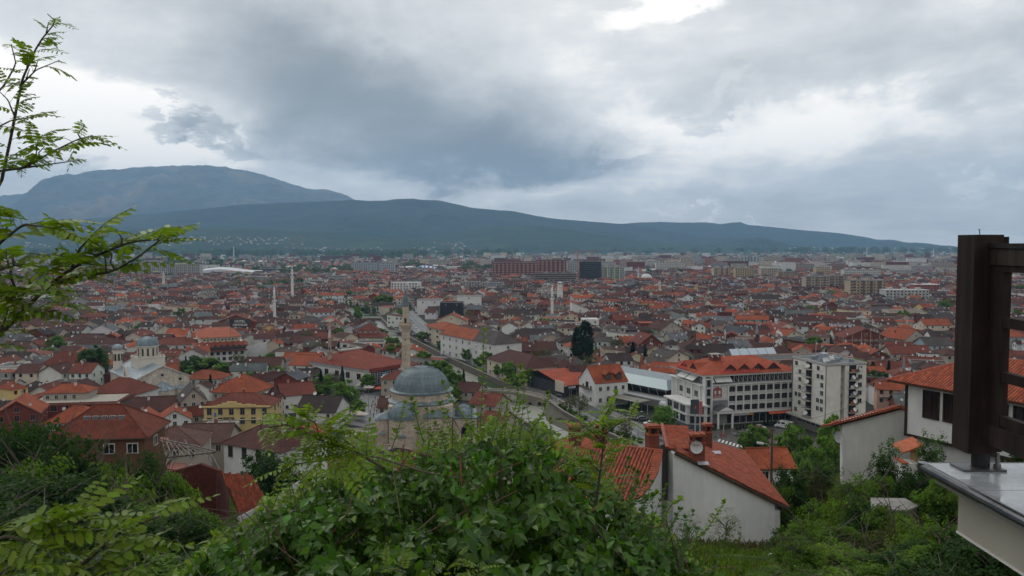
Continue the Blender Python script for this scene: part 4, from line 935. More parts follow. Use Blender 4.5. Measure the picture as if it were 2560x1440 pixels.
# shopping centre with curved white front and red roof
sc,sw,sd = CB((915,925),(830,898),(990,905),8.5,'shopping centre with broad red roof, white wall and glass front bearing a round blue logo','shopping_centre','shopping centre')
b = MB();b.prism([(0,0),(sw,0),(sw,sd),(0,sd)],0,8.5,'plaster',WALL['wh']);b.prism([(-.25,-.25),(sw*.3,-.25),(sw*.3,sd+.2),(-.25,sd+.2)],7.3,8.7,'concrete',(.36,.35,.33));b.build('wall',sc)
b = MB();b.add([(-.6,-.6,8.75),(sw+.6,-.6,8.75),(sw+.6,sd+.6,8.75),(-.6,sd+.6,8.75),(sw*.45,sd*.75,13.0),(sw*.8,sd*.75,13.0)],[(0,1,5,4),(1,2,5),(2,3,4,5),(3,0,4),(3,2,1,0)],'roof',(.19,.042,.024));b.build('roof',sc)
b = MB();b.box(sw*.62,sd*.75,13.2,sw*.5,2.2,.6,'concrete',(.40,.38,.34));b.build('roof_parapet',sc)
rect_windows(sc,1,sd-1,0,[5.3],5,2.4,2.4,frame=(.35,.12,.08),face='left',X=-.01)
b = MB();b.box(sw*.42,-.2,4.6,sw*.62,.3,6.0,'glass_dark',(0,0,0))
for i in range(11): b.box(sw*.12+i*sw*.06,-.4,4.6,.12,.12,6,'paint',(.45,.47,.48))
for i in range(8): b.box(sw*.42,-.41,2+i*.75,sw*.62,.1,.1,'paint',(.45,.47,.48))
b.build('glass_front',sc)
b = MB();b.tube((sw*.42,-.45,4.8),(sw*.42,-.6,4.8),1.9,n=20,m='paint',c=(.07,.18,.22));b.tube((sw*.42,-.6,4.8),(sw*.42,-.64,4.8),1.2,n=16,m='paint',c=(.12,.30,.33));b.box(sw*.42,-.66,4.8,2.9,.04,.35,'paint',(.4,.5,.5));b.build('round_logo',sc)
b = MB();b.box(sw*.42,-.5,8.0,sw*.7,.5,1.6,'brickwork',(.22,.05,.035));b.box(sw*.9,-.3,4.2,2.2,.6,8.4,'plaster',WALL['cr']);b.box(sw*.42,-.45,.9,sw*.66,.5,1.2,'paint',(.2,.05,.04));b.build('facade_band',sc)
# two-tiered hotel with zigzag roofs and its roof sign
hc,cw,cd = CB((486,868),(466,846),(618,862),8.5,'hotel with zigzag red eaves, white clerestory and dark rooftop name sign','hotel','hotel')
b = MB();b.prism([(0,0),(cw,0),(cw,cd),(0,cd)],0,8.5,'plaster',WALL['wh']);b.prism([(3,3),(cw-3,3),(cw-3,cd-2),(3,cd-2)],8.5,12.6,'plaster',WALL['cr']);b.build('wall',hc)
nz = 9
for i in range(nz):
    x0,x1 = -.5+(cw+1)*i/nz,-.5+(cw+1)*(i+1)/nz;xm_ = (x0+x1)/2;b = MB()
    b.add([(x0,-1.3,8.0),(x1,-1.3,8.0),(xm_,-1.3,9.3),(x0,3,10.0),(x1,3,10.0),(xm_,3,10.6)],[(0,2,5,3),(2,1,4,5)],'roof',(.25,.065,.04));b.add([(x0,-1.1,7.9),(x1,-1.1,7.9),(xm_,-1.1,9.1)],[(0,1,2)],'paint',(.06,.04,.035));b.build('eave_gable',hc)
b = MB();b.add([(2,2,12.7),(cw-2,2,12.7),(cw-2,cd-1,12.7),(2,cd-1,12.7),(7,cd/2,16),(cw-7,cd/2,16)],[(0,1,5,4),(1,2,5),(2,3,4,5),(3,0,4),(3,2,1,0)],'roof',(.33,.09,.045));b.build('roof',hc)
b = MB();b.box(cw/2,-.9,6.0,cw+.5,1.8,.3,'roof',(.2,.055,.04));b.box(cw/2,-.05,6.9,cw-1,.1,1.5,'paint',(.06,.04,.035));b.build('lower_eave',hc)
rect_windows(hc,1,cw-1,-.005,[1.9,4.6],8,1.5,1.5,frame=(.12,.08,.06));rect_windows(hc,4,cw-4,2.995,[11.4],10,1.1,.8)
s_ = aty(600,806,hc.location.y+14);sg = thing('roof_sign','dark rooftop sign with pale letters standing behind the zigzag-eaved hotel','sign',(s_.x,s_.y,12.5))
b = MB();b.box(0,0,s_.z-12.5-.3,10.5,.3,4.2,'paint',(.03,.028,.028));b.build('board',sg);b = MB();[b.tube((x,.3,0),(x,.3,s_.z-10),.12,n=5,c=(.1,.1,.1)) for x in (-5,5)];b.build('post',sg)
textobj('HOTEL',1.75,sg,(0,-.2,s_.z-12.5),(R(90),0,0),(.66,.64,.6),'lettering',.05,align='CENTER');textobj('CENTRUM',1.6,sg,(0,-.2,s_.z-14.3),(R(90),0,0),(.66,.64,.6),'lettering',.05,align='CENTER')
def block(c,l,r,h,rt,rc,wc,label,rows,nf,ns,name='house',cat='house',rh=None,wsize=(1.2,1.5),frame=(.6,.58,.54),group=None,oh=.6,door=None,balc=False):
    ro,w,d = CB(c,l,r,h,label,name,cat,group);wm = 'brickwork' if wc == 'bk' else 'plaster'
    rh = rh if rh is not None else min(w,d)*.27
    A_,B_ = shape_parts(w,d,h,rt,rh,rc,wc,oh,wm)
    for q in (A_,B_): q.v = [(x+w/2,y+d/2,z) for x,y,z in q.v]
    A_.build('wall',ro);B_.build('roof',ro);fl = (h-.4)/rows
    rect_windows(ro,.4,w-.4,-.01,[fl*(i+.55) for i in range(rows)],nf,*wsize,frame=frame);rect_windows(ro,.4,d-.4,0,[fl*(i+.55) for i in range(rows)],ns,*wsize,frame=frame,face='left',X=-.01)
    return ro,w,d
RH_,w,d = block((1236,861),(1190,830),(1284,853),11.5,'hip','gb','wh','long white three-storey house with orange and brown roof turning the street corner',3,1,8,rh=5)
b = MB();b.slab([(-.8,d*.35,11.35),(-.8,d+.6,11.35),(w*.42,d*.95,15.9),(w*.42,d*.45,15.9)],.1,'roof',ROOF['or']);b.build('roof',RH_)['label'] = 'newer orange tiled half of the roof'
for i in range(5): add_dish(RH_,-.7,3+i*4.5,7+(i % 2)*2.5,-.6,1.2,i % 3)
B2,w,d = block((1316,922),(1270,893),(1376,912),7.5,'hip','br','cr','large cream block with brown hipped roof beside the round street trees',2,1,6,rh=4.5);
WH,w,d = block((1489,958),(1457,944),(1563,950),8.8,'gable','or','wh','white villa with bright orange roof, two dark dormers and gable balcony',2,4,2,rh=5.4,oh=.3)
for x in (.42,.75):
    b = MB();xx = w*x;b.box(xx,1.5,10.6,2.2,2.2,2.0,'paint',(.07,.045,.035));b.add([(xx-1.6,.1,11.4),(xx+1.6,.1,11.4),(xx,.1,12.7),(xx-1.6,4.2,11.9),(xx+1.6,4.2,11.9),(xx,4.2,13.0)],[(0,2,5,3),(2,1,4,5)],'roof',ROOF['or']);b.build('dormer',WH)
b = MB();b.box(-.7,d/2,5.9,1.4,d*.6,.16,'paint',(.12,.09,.07));b.box(-1.35,d/2,6.4,.08,d*.6,.9,'paint',(.12,.09,.07));b.box(-.03,d/2,7.2,.1,2,2.4,'glass_dark',(0,0,0));b.build('balcony',WH)
RB_,w,d = block((1103,824),(1085,812),(1165,820),10,'hip','or','cr','cream office block with pinkish-red roof and long window bands above umbrellas',3,3,2,rh=2.6,wsize=(3.2,1.2),oh=1.2,frame=(.2,.2,.2))
PB,w,d = block((1862,905),(1850,893),(2040,880),9,'flat','gr','pk','long pink school-like block with flat dark roof and paired windows behind the hotel',2,9,3,wsize=(2.2,1.4))
MH,w,d = CB((1668,992),(1560,945),(1700,975),4.6,'glazed market hall with grey-green metal roof and slanting windows','market_hall','hall')
b = MB();b.prism([(0,0),(w+2,0),(w+2,d),(0,d)],0,4.6,'plaster',(.4,.4,.38));b.build('wall',MH)
b = MB();b.hexa([(-1.2,-1.2,7.2),(w+3,-1.2,7.2),(w+3,d+1,7.2),(-1.2,d+1,7.2)],[(3,3,10.0),(w-1,3,10.0),(w-1,d-4,10.0),(3,d-4,10.0)],'metal',(.17,.21,.22));b.build('roof',MH)
b = MB();b.hexa([(-.1,-.1,4.4),(w+2,-.1,4.4),(w+2,d,4.4),(-.1,d,4.4)],[(-1.1,-1.1,7.2),(w+2.9,-1.1,7.2),(w+2.9,d+.9,7.2),(-1.1,d+.9,7.2)],'glass_dark',(0,0,0))
for i in range(11): y = i*d/10;b.tube((-.15,y,4.4),(-1.15,y,7.2),.09,n=4,c=(.5,.5,.48))
b.build('slanting_windows',MH)
b = MB();b.box(-4.2,d/2-4,4.3,3.6,d+8,.3,'metal',(.58,.6,.6));b.box(-9.5,d/2-6,3.6,6.5,d*.6,.2,'concrete',(.3,.28,.24))
for i in range(12): b.box(-9.5,d/2-6-d*.28+i*d*.051,3.75,6.5,.14,.12,'metal',(.42,.4,.35))
for i in range(5):
    for x in (-12.4,-6.6): b.tube((x,-2+i*d*.2,0),(x,-2+i*d*.2,3.6),.1,n=5,c=(.4,.4,.4))
b.build('canopy',MH)
b = MB();
for i in range(8): 
    a0,a1 = math.pi*i/8,math.pi*(i+1)/8
    b.slab([(-5.6+2.4*math.cos(a0),-9,2.6+2.0*math.sin(a0)),(-5.6+2.4*math.cos(a1),-9,2.6+2.0*math.sin(a1)),(-5.6+2.4*math.cos(a1),-3,2.6+2.0*math.sin(a1)),(-5.6+2.4*math.cos(a0),-3,2.6+2.0*math.sin(a0))],.05,'metal',(.5,.52,.52))
b.c = [(.22,.23,.23)]*len(b.c);b.build('barrel_canopy',MH)
# shops with dark fronts and a name sign
SH,w,d = CB((1412,962),(1376,925),(1452,952),5.0,'row of dark-fronted shops under a long orange lean-to roof with small white sign','shop_row','shops')
b = MB();b.prism([(0,0),(w+4,0),(w+4,d),(0,d)],0,5.0,'plaster',(.05,.05,.055));b.build('wall',SH)
b = MB();b.slab([(-1,-1,4.8),(w+5,-1,4.8),(w+5,d*.5,8.2),(-1,d*.5,8.2)],.2,'roof',(.33,.07,.035));b.slab([(-1,d+1,4.8),(w+5,d+1,4.8),(w+5,d*.5+.01,8.2),(-1,d*.5+.01,8.2)],.2,'roof',(.2,.06,.035));b.build('roof',SH)
textobj('QUEEN',1.0,SH,(1.0,-1.1,3.6),(R(90),0,0),(.7,.7,.68),'lettering',.05)
b = MB();b.box(-1.2,2,4.2,.3,6,4.2,'paint',(.5,.45,.36));b.build('hoarding',SH)
for i in range(4): b = MB();b.box(0,0,0,2.2,.1,2.4,'glass_dark',(0,0,0));b.box(1.2,0,0,.12,.12,2.6,'paint',(.3,.3,.3));b.build('shop_window',SH).location = (1.8+i*2.6,-.06,1.5)

# ---------------------------------------------------------------- individually seen houses (eave pixel only fixes where each one stands)
H(150,916,106,9,14,'hip','re','ye',4,label='yellow two-storey school with arched white-rimmed windows and red hipped roof',name='school',cat='school',rows=2,nwin=4,arch=True,wsize=(1.3,1.7),dishes=0,rh=5.6)
H(178,1010,215,7.6,16,'flat',(.36,.33,.28),'bk',9,label='long unfinished brick block with bare concrete slab roof',name='unfinished_building',cat='unfinished building',rows=1,nwin=8,wsize=(1.8,1.8),frame=(.3,.1,.07),dishes=0,chim=0)
H(163,982,104,10,9,'hip','or','be',8,label='orange hipped roof on beige walls just above the unfinished slab',dishes=0,foot=False,sky=0)
H(282,984,125,7.2,13,'hip','re','wh',-10,label='wide red hipped house in front of the cathedral side wall',rh=4.6,chim=1,dishes=0)
H(178,1056,120,7,12,'hip','or','be',10,label='pale orange roof with one chimney directly behind the skylight house',rh=4)
H(42,1035,96,9,14,'gablef','or','bk',22,label='bare brick gable with concrete frame above the dark shrubs',rows=2,nwin=3,rh=4.0,wsize=(1.3,1.7),frame=(.3,.1,.07))
H(12,918,52,9.5,12,'flat','gr','wh',6,label='white three-storey flat-roofed house with balcony rails near the yellow school',rows=3,nwin=2,balcony=True)
H(371,1052,56,7,9,'gablef','or','wh',24,label='white gabled house with fresh orange roof, twin beside it to the hill side',rh=2.6,nwin=2,rows=2,balcony=True)
H(437,1048,70,7,9,'gablef','or','wh',24,label='white gabled house with orange roof nearer the yellow facade of its twin pair',rh=2.8,nwin=3,rows=2,balcony=True)
H(420,1088,150,4.6,7,'flat','gr','wh',10,label='low white terrace building below the twin orange gables',nwin=4,rows=1,dishes=0,chim=0)
yb = H(592,1018,164,9.2,13,'hip','re','ye',3,label='yellow ornate hotel with curved parapet, flag row and red roof',name='hotel',cat='hotel',rows=2,nwin=6,wsize=(1.4,2.0),rh=3.4,dishes=0,frame=(.3,.28,.22))
b = MB();wy_ = 164*yb.location.y/2000
for i in range(14):
    x = -wy_/2+wy_*(i+.5)/14;hgt = .5+1.5*math.exp(-((x+wy_*.08)/3.2)**2)+.6*math.exp(-((x-wy_*.2)/1.5)**2);b.box(x,-6.75,9.2+hgt/2-.1,wy_/14+.02,.5,hgt,'plaster',WALL['ye'])
b.build('parapet',yb)
b = MB();b.box(-wy_*.1,-7.3,5.4,3.4,1.4,.2,'concrete',(.5,.45,.3));b.box(-wy_*.1,-7.95,5.95,3.4,.07,.9,'paint',(.1,.08,.06));b.build('balcony',yb)
b = MB();b.box(0,-6.8,5.35,wy_+.2,.3,.25,'plaster',(.6,.56,.42));b.build('string_course',yb)
H(578,982,108,8.5,15,'hip','or','be',-14,label='tall orange-red hipped roof behind the yellow ornate hotel',rh=5.6,dishes=0)
H(484,1000,54,9.5,13,'gablef','gb','be',26,label='beige gabled house with grey-brown roof and wooden balcony',rh=4.0,rows=2,nwin=3,balcony=True)
H(395,1026,130,5.6,13,'gable','br','be',14,label='long brown-red roof below the apse of the cathedral',dishes=1)
H(300,1030,100,5.4,12,'hip','db','gy',-6,label='low dark brown roof between skylight house and red hipped house')
H(480,1038,80,5.4,11,'gable','re','be',20,label='short red roof wedged between long brown roof and twin gables')
H(540,1072,76,5.2,8,'flat','db','wh',4,label='low white building behind the flagpoles below the yellow hotel',nwin=4,rows=1,dishes=0)
H(432,862,116,8,12,'hip','re','wh',5,label='long white house with red roof and three chimneys behind the church drum',rows=2,nwin=6,chim=3,rh=3.2)
H(415,889,60,7,9,'gable','re','cr',0,label='cream house with two pairs of skylights beside the church dome',sky=4,nwin=3,dishes=0)
WS = thing('screen_wall','large plain white slanting screen wall among brown roofs','wall',onz(633,893,0));sx = WS.location.y/2000
b = MB();b.add([(-45*sx,0,0),(36*sx,0,0),(36*sx,0,38*sx),(-45*sx,0,20*sx),(-45*sx,1,0),(36*sx,1,0),(36*sx,1,38*sx),(-45*sx,1,20*sx)],[(0,1,2,3),(7,6,5,4),(3,2,6,7),(1,5,6,2),(4,0,3,7)],'plaster',(.66,.66,.64));b.build('panel',WS);b = MB();b.slab([(36*sx,.5,30*sx),(66*sx,.5,20*sx),(66*sx,9,20*sx),(36*sx,9,30*sx)],.2,'metal',(.5,.52,.52));b.build('lean_to_roof',WS);FOOT.append((WS.location.x,WS.location.y+3,15,8,0))
H(300,836,48,7,9,'hip','db','bk',4,label='square brick house with two white-framed windows behind the church belfry',rows=2,nwin=2)
H(112,864,62,5.5,10,'gable','re','wh',12,label='white-walled house with red roof behind the yellow school')
H(205,852,95,6.5,12,'hip','br','wh',-8,label='broad brown-red hipped roof above the round dark tree')
H(30,870,64,6,11,'gable','br','be',-4,label='brown-red roof with skylight up the lane behind the white balcony house',sky=2)
H(52,812,96,6.5,12,'gable','br','cr',6,label='long cream house with brown-red roof crossed by the locust twig')
H(281,798,52,7,10,'hip','db','cr',-3,label='cream house with dark hipped roof and wide balcony in mid town',rows=2,nwin=4)
H(228,792,58,8,12,'hip','re','bk',5,label='square bare brick house with red hipped roof near the cream balcony house')
H(590,805,92,9,16,'gablef','re','bk',10,label='large brick gable edged in white behind the zigzag hotel',rh=4.6,rows=2,nwin=4,frame=(.3,.1,.07))
H(508,787,34,6,12,'gablef','br','wh',-30,label='narrow white gable end left of the large white-edged brick gable',rh=3.4,nwin=1)
H(52,735,122,13,14,'flat','gr','wh',0,label='long four-storey white block half hidden by locust leaves',rows=4,nwin=9,name='apartment_block',cat='flats',wsize=(1.4,1.6),dishes=2)
H(195,752,48,9,14,'gablef','br','gy',20,label='grey windowless gable beside the long white block',rh=4.2,rows=1,nwin=1)
H(277,740,36,8,10,'gable','br','wh',0,label='small white house with square windows above the brown roofs',rows=2,nwin=2)
H(276,768,50,7.5,9,'flat','gr','bl',0,label='pale blue flat-roofed house with two small towers',rows=2,nwin=6,wsize=(1,1.2))
H(770,803,60,9,12,'hip','gb','wh',4,label='white and pink three-storey block with balconies and grey-brown roof',rows=3,nwin=3,balcony=True)
H(726,811,34,8,10,'gable','br','pk',8,label='pink house joined to the white and pink block',rows=2,nwin=1)
H(657,806,52,8,10,'gable','br','cr',3,label='cream house with roof terrace behind the white screen wall',rows=2,nwin=3,balcony=True)
H(838,814,38,8.5,12,'gablef','or','be',12,label='orange gabled house with dark wooden veranda between pink block and mansard house',rh=3.4,balcony=True)
mans = H(918,842,86,7.5,15,'hip','re','pk',2,label='wide pink house whose red hipped roof carries a second smaller hipped storey',rows=2,nwin=6,rh=3.4,dishes=0,chim=0)
sub = shape_parts(86*mans.location.y/2000*.5,8,2.2,'hip',3.4,'re','pk',.8);
for q,nm in zip(sub,('upper_wall','upper_roof')): q.v = [(x,y,z+8.6) for x,y,z in q.v];q.build(nm,mans)
for i in range(5): link('window',winmesh(1.0,1.1),mans,(-6+i*3,-4.01,9.8))
H(924,858,70,6.6,12,'flat','gb','wh',1,label='white restaurant with open glazed terrace under flat brown roof',rows=2,nwin=4,wsize=(2.8,1.7),dishes=0,chim=0,frame=(.1,.08,.07))
H(975,876,44,5.5,11,'gable','re','wh',-28,label='small stepped red roof next to the white restaurant terrace',dishes=0)
H(862,858,30,8,11,'shed','re','wh',3,label='narrow white fronted brick house beside the slim beige minaret',rows=2,nwin=1,wsize=(2,1.4))
H(752,912,64,7,13,'gable','or','wh',-16,label='bright orange roof with plain white gable among dark roofs',nwin=2,dishes=0)
H(762,940,60,5,9,'gable','db','wh',3,label='dark roofed white cottage in front of the bright orange roof',nwin=4)
H(708,884,72,5,11,'hip','gb','wh',3,label='grey-brown hipped roof next to the dark conifer',nwin=5)
H(655,915,86,5.6,12,'gable','br','be',4,label='brown-red roof with gravelly yard behind the conifers')
H(676,992,80,5.8,12,'gable','br','be',2,label='brown-red shop roof with round porch beyond the orange hipped roof')
H(748,985,72,6.6,12,'gable','re','wh',28,label='white house with red roof carrying a pale ridge line near the square',sky=0)
H(788,1028,100,6,14,'gable','db','wh',-8,label='dark brown roof with a row of round-topped windows below the square',nwin=3)
H(985,948,66,7,12,'hip','re','be',-6,label='red hipped roof adjoining the shopping centre, beside the tall stone minaret',dishes=0)
H(968,946,30,6,7,'flat','gr','wh',0,label='small white cube with one long window left of the mosque dome',nwin=1,rows=1,dishes=0,foot=False)
H(1032,880,54,5,14,'hip','br','be',4,label='brown roof reaching the river trees right of the tall stone minaret',dishes=0)
H(1128,802,74,10.5,14,'gablef','or','cr',-3,label='wide cream gable with small square windows behind the pinkish-red office',rh=4.4,rows=2,nwin=4,wsize=(.9,1.1))
H(1190,832,44,9,13,'gable','gb','wh',-52,label='white street house with grey-brown roof across from the cream office',rows=3,nwin=4)
H(1180,800,44,9,10,'gable','br','bk',-20,label='brick street house in the row above the river road')
H(1072,752,60,12,18,'flat','gr','wh',0,label='white windowless theatre wing with stepped roof',name='theatre',cat='theatre',rows=1,nwin=2,dishes=0)
H(1128,758,56,12,14,'flat','gr',(.03,.03,.032),0,label='black glazed cube of the theatre',name='theatre',cat='theatre',rows=1,nwin=2,dishes=0)
H(1172,742,60,14,16,'flat','gr','wh',0,label='tall blank white fly tower of the theatre',name='theatre',cat='theatre',rows=1,nwin=1,dishes=0)
H(1014,707,74,15,16,'flat','wt','wh',2,label='white four-storey building in scaffolding with dark square windows',name='apartment_block',cat='flats',rows=4,nwin=10,wsize=(1.4,2.0),dishes=0)
H(1451,772,40,9,14,'shed','br','wh',4,label='white end wall with a steeply slanting top behind the poplars',rh=5,rows=1,nwin=1)
H(1372,762,60,10,13,'hip','re','bk',-4,label='tall orange brick block with three rows of balconies behind white minaret',rows=3,nwin=5,balcony=True)
H(1440,812,44,9,12,'flat','gr','wh',3,label='white flat-topped house just behind the poplars',rows=2,nwin=2)
H(1478,800,40,9.5,12,'flat','wt','wh',3,label='white box house with roof rail right behind the poplar tops',rows=2,nwin=2)
H(1345,840,135,6,14,'hip','db','wh',1,label='very long dark brown roof behind the corner house',nwin=9)
H(1338,876,108,6.4,13,'gable','br','bk',5,label='long brown-red brick house left of the poplars',nwin=6)
H(1408,925,78,6,14,'hip','br','be',-6,label='brown-red hipped roof left below the poplars')
H(1524,926,84,8,13,'hip','gb','wh',4,label='white house with grey-brown hipped roof behind the orange-roofed villa',rows=2,nwin=4)
H(1600,936,52,6,12,'gablef','or','ye',-20,label='yellow gable with fresh orange roof behind the market hall',rh=3)
H(1655,930,60,7,12,'gable','or','wh',-24,label='orange roof with four skylights behind the market hall',sky=4,dishes=0)
H(1628,912,50,6,10,'gable','re','bk',-12,label='small red roof on brick between conifers and orange roofs')
H(1697,892,58,9,13,'gablef','gb','cr',30,label='cream gable with tall pink panel left of the hotel roof',rh=2.6,rows=1,nwin=1)
H(1628,858,60,9,14,'gablef','re','bk',14,label='bare brick gable towering over the conifers',rh=4.6)
H(1560,800,44,9,14,'gable','re','bk',10,label='brick house with orange-red roof mid town behind conifers')
H(1750,868,66,7,14,'hip','br','wh',10,label='white house with wide brown-red roof and verandas above the hotel',nwin=4,balcony=True)
H(1800,880,84,6.5,12,'gable','db','cr',6,label='cream hall with dark roof and ribbon of glass above the hotel',wsize=(2.6,1.5),nwin=4)
H(1680,822,60,8,14,'gablef','br','be',30,label='beige broad gable half way to the clock tower')
bf = H(2165,845,112,9.5,16,'gablef','re','bk',-6,label='huge bare brick gable gridded by pale concrete beams',rh=5.0,rows=0,nwin=0,dishes=1)
b = MB();wb = 112*bf.location.y/2000
for i in range(6): x = -wb/2+wb*i/5;b.box(x*.96,-8.1,5+(1-abs(x)/(wb/2))*2.3,.3,.24,9.6+(1-abs(x)/(wb/2))*4.6,'concrete',(.36,.31,.27))
for z in (2.6,5.4,8.2): b.box(0,-8.12,z,wb,.22,.26,'concrete',(.36,.31,.27))
b.build('concrete_frame',bf)
H(2020,802,66,8,12,'gable','br','wh',6,label='white house with large brown-red roof and tilted white canopy',rows=2,nwin=3)
H(1985,838,56,7.5,12,'gablef','or','cr',26,label='cream gable and orange roof behind the antenna mast',rh=2.8)
H(2290,846,76,8,16,'gablef','or','be',28,label='broad beige gable with orange roof behind the balcony row',rh=5,rows=1,nwin=1)
H(2280,884,100,8,12,'gable','re','be',-2,label='row house with continuous dark balconies under red roof',rows=2,nwin=6,balcony=True)
H(2350,862,68,10,12,'gable','gb','bl',3,label='pale blue three-storey house beside the dark timber post',rows=3,nwin=5)
H(2266,778,86,9,12,'flat','gr','cr',-2,label='cream flat-roofed block with one dark stairwell',rows=2,nwin=2)
H(2345,812,64,9,12,'gable','or','cr',-3,label='cream house with steep orange roof beside the timber post',rows=2,nwin=5)
H(2195,888,46,8,11,'gablef','or','bk',-4,label='small orange-roofed brick gable behind the block of flats',rh=2.4,rows=1,nwin=2)
H(2110,880,70,6,10,'gable','br','be',8,label='brown-red roof just behind the block of flats')
H(2242,928,80,5.4,12,'gable','re','bk',-4,label='long red shed roof beyond the dark fir',nwin=3)
H(2530,842,90,8,13,'hip','or','gy',2,label='grey house with orange hipped roof seen through the lattice rail',rows=2,nwin=4)
H(2540,900,110,6,13,'gable','re','be',-12,label='red roof behind the lattice rail below the grey house')
# garden town houses on the lower slope (walls run down to the sloping ground)
H(1936,1166,96,0,7,'gable','or','wh',4,Y=118,label='small white house with orange tiles behind the lamp post',nwin=2,dishes=0,rows=1,chim=0)
sk = H(243,1094,226,0,7.6,'hip','re',(.15,.075,.045),6,Y=93,label='brown plastered house with broad red roof and five bright skylights',rows=1,nwin=4,wsize=(1.2,1.1),rh=3.2,sky=5,dishes=0,chim=0)
H(628,1118,172,0,13,'hip',(.085,.035,.028),'wh',-28,Y=150,label='white house with dark red hipped roof and tall brown windows beside brick ruin',rows=1,nwin=4,wsize=(1.1,2.4),rh=4,dishes=0,frame=(.12,.07,.05))
H(420,1118,150,0,11,'hip',(.11,.055,.045),'be',10,Y=150,label='low purple-brown metal roof behind the brick ruin',dishes=0)
H(505,1104,120,0,10,'gable',(.10,.055,.045),'be',4,Y=165,label='grey-brown sheet roof below the flagpoles',dishes=0,rows=1)
H(905,1092,90,4.2,9,'flat',(.28,.26,.22),'be',6,label='low stone market building beside the mosque',dishes=0,rows=1,nwin=4)
H(1205,1010,64,3.6,11,'gable','re','be',-30,label='red roof at the river edge right of the mosque',dishes=0)
H(1165,978,54,3.6,10,'gable','br','be',-20,label='brown-red roof touching the mosque portico',dishes=0)
H(1225,1062,60,4,11,'gable','re','be',-30,label='red roof partly hidden by bush tips near the old bridge',dishes=0)
NHAND = NH[0]
# ---------------------------------------------------------------- the rest of the town
minaret(730,800,6,27,32.5,38.5,1.35,(.66,.65,.62),(.5,.52,.55),'slim white minaret rising alone in front of grey flats',False)
minaret(684.5,585,3,18,25,30,1.05,(.66,.65,.62),(.6,.6,.6),'white minaret behind the brick shed with white-edged gable',False)
minaret(1380.5,620,4,17,24,29.5,1.15,(.68,.67,.64),(.6,.6,.6),'white minaret standing before the orange brick block',False)
minaret(822,345,3,13.2,19.5,25.5,.95,(.45,.37,.29),(.5,.48,.46),'slim beige minaret beside narrow brick house',True)
minaret(408,1020,5,18,22,26,1.6,(.62,.61,.58),(.5,.5,.5),'short white minaret far off beyond the zigzag hotel',False)
minaret(1650,900,3,13,17,20,1.2,(.62,.61,.58),(.5,.5,.5),'small white minaret among brick houses past the clock tower',False)
minaret(1895,430,2,8.5,11.5,21,.95,(.15,.06,.045),(.2,.3,.34),'brick minaret with blue-green spire behind the antenna mast',True)
minaret(2266,330,2,5,7.5,14,.8,(.2,.09,.06),(.2,.3,.33),'low brick minaret with blue-green spire near the timber post',True)
minaret(331,640,2,7,9,15,.9,(.3,.3,.3),(.22,.33,.38),'small blue spire poking up from the left hand roofs',False)
minaret(585,3600,8,34,42,52,2.2,(.66,.66,.64),(.6,.6,.6),'distant white minaret out in the plain',False)
minaret(2166,3300,8,30,40,48,2.0,(.66,.66,.64),(.6,.6,.6),'tall distant white minaret over the far flats',False)
minaret(2333,3300,8,26,34,42,2.0,(.66,.66,.64),(.6,.6,.6),'distant white minaret close to the timber post',False)
# square clock tower
x = (1400-1280)/2000*800;ct = thing('clock_tower','square white tower with zigzag band and open lantern top','tower',(x,800,0));FOOT.append((x,800,8,8,0))
b = MB();b.prism([(-2.7,-2.7),(2.7,-2.7),(2.7,2.7),(-2.7,2.7)],0,14,'plaster',(.68,.67,.64));b.prism([(-2.3,-2.3),(2.3,-2.3),(2.3,2.3),(-2.3,2.3)],14,19.2,'plaster',(.68,.67,.64));b.prism([(-2.9,-2.9),(2.9,-2.9),(2.9,2.9),(-2.9,2.9)],13.9,14.4,'concrete',(.5,.5,.48));b.build('shaft',ct)
b = MB();[b.box(sx_*1.6,sy_*1.6,20.2,.5,.5,2,'plaster',(.6,.6,.58)) for sx_ in (-1,1) for sy_ in (-1,1)];b.prism([(-2.4,-2.4),(2.4,-2.4),(2.4,2.4),(-2.4,2.4)],19.2,19.5,'concrete',(.5,.5,.48));b.add([(-2.5,-2.5,21.2),(2.5,-2.5,21.2),(2.5,2.5,21.2),(-2.5,2.5,21.2),(0,0,22.8)],[(0,1,4),(1,2,4),(2,3,4),(3,0,4),(3,2,1,0)],'paint',(.45,.45,.45));b.build('lantern',ct)
b = MB();[b.box(-2.4+i*.8,-2.75,3.6+(.5 if i % 2 else 0),.5,.1,.3,'paint',(.1,.1,.12)) for i in range(7)];b.build('zigzag_band',ct)
for z in (8.5,16.5): link('window',winmesh(.8,1.3),ct,(0,-2.72 if z < 14 else -2.32,z))

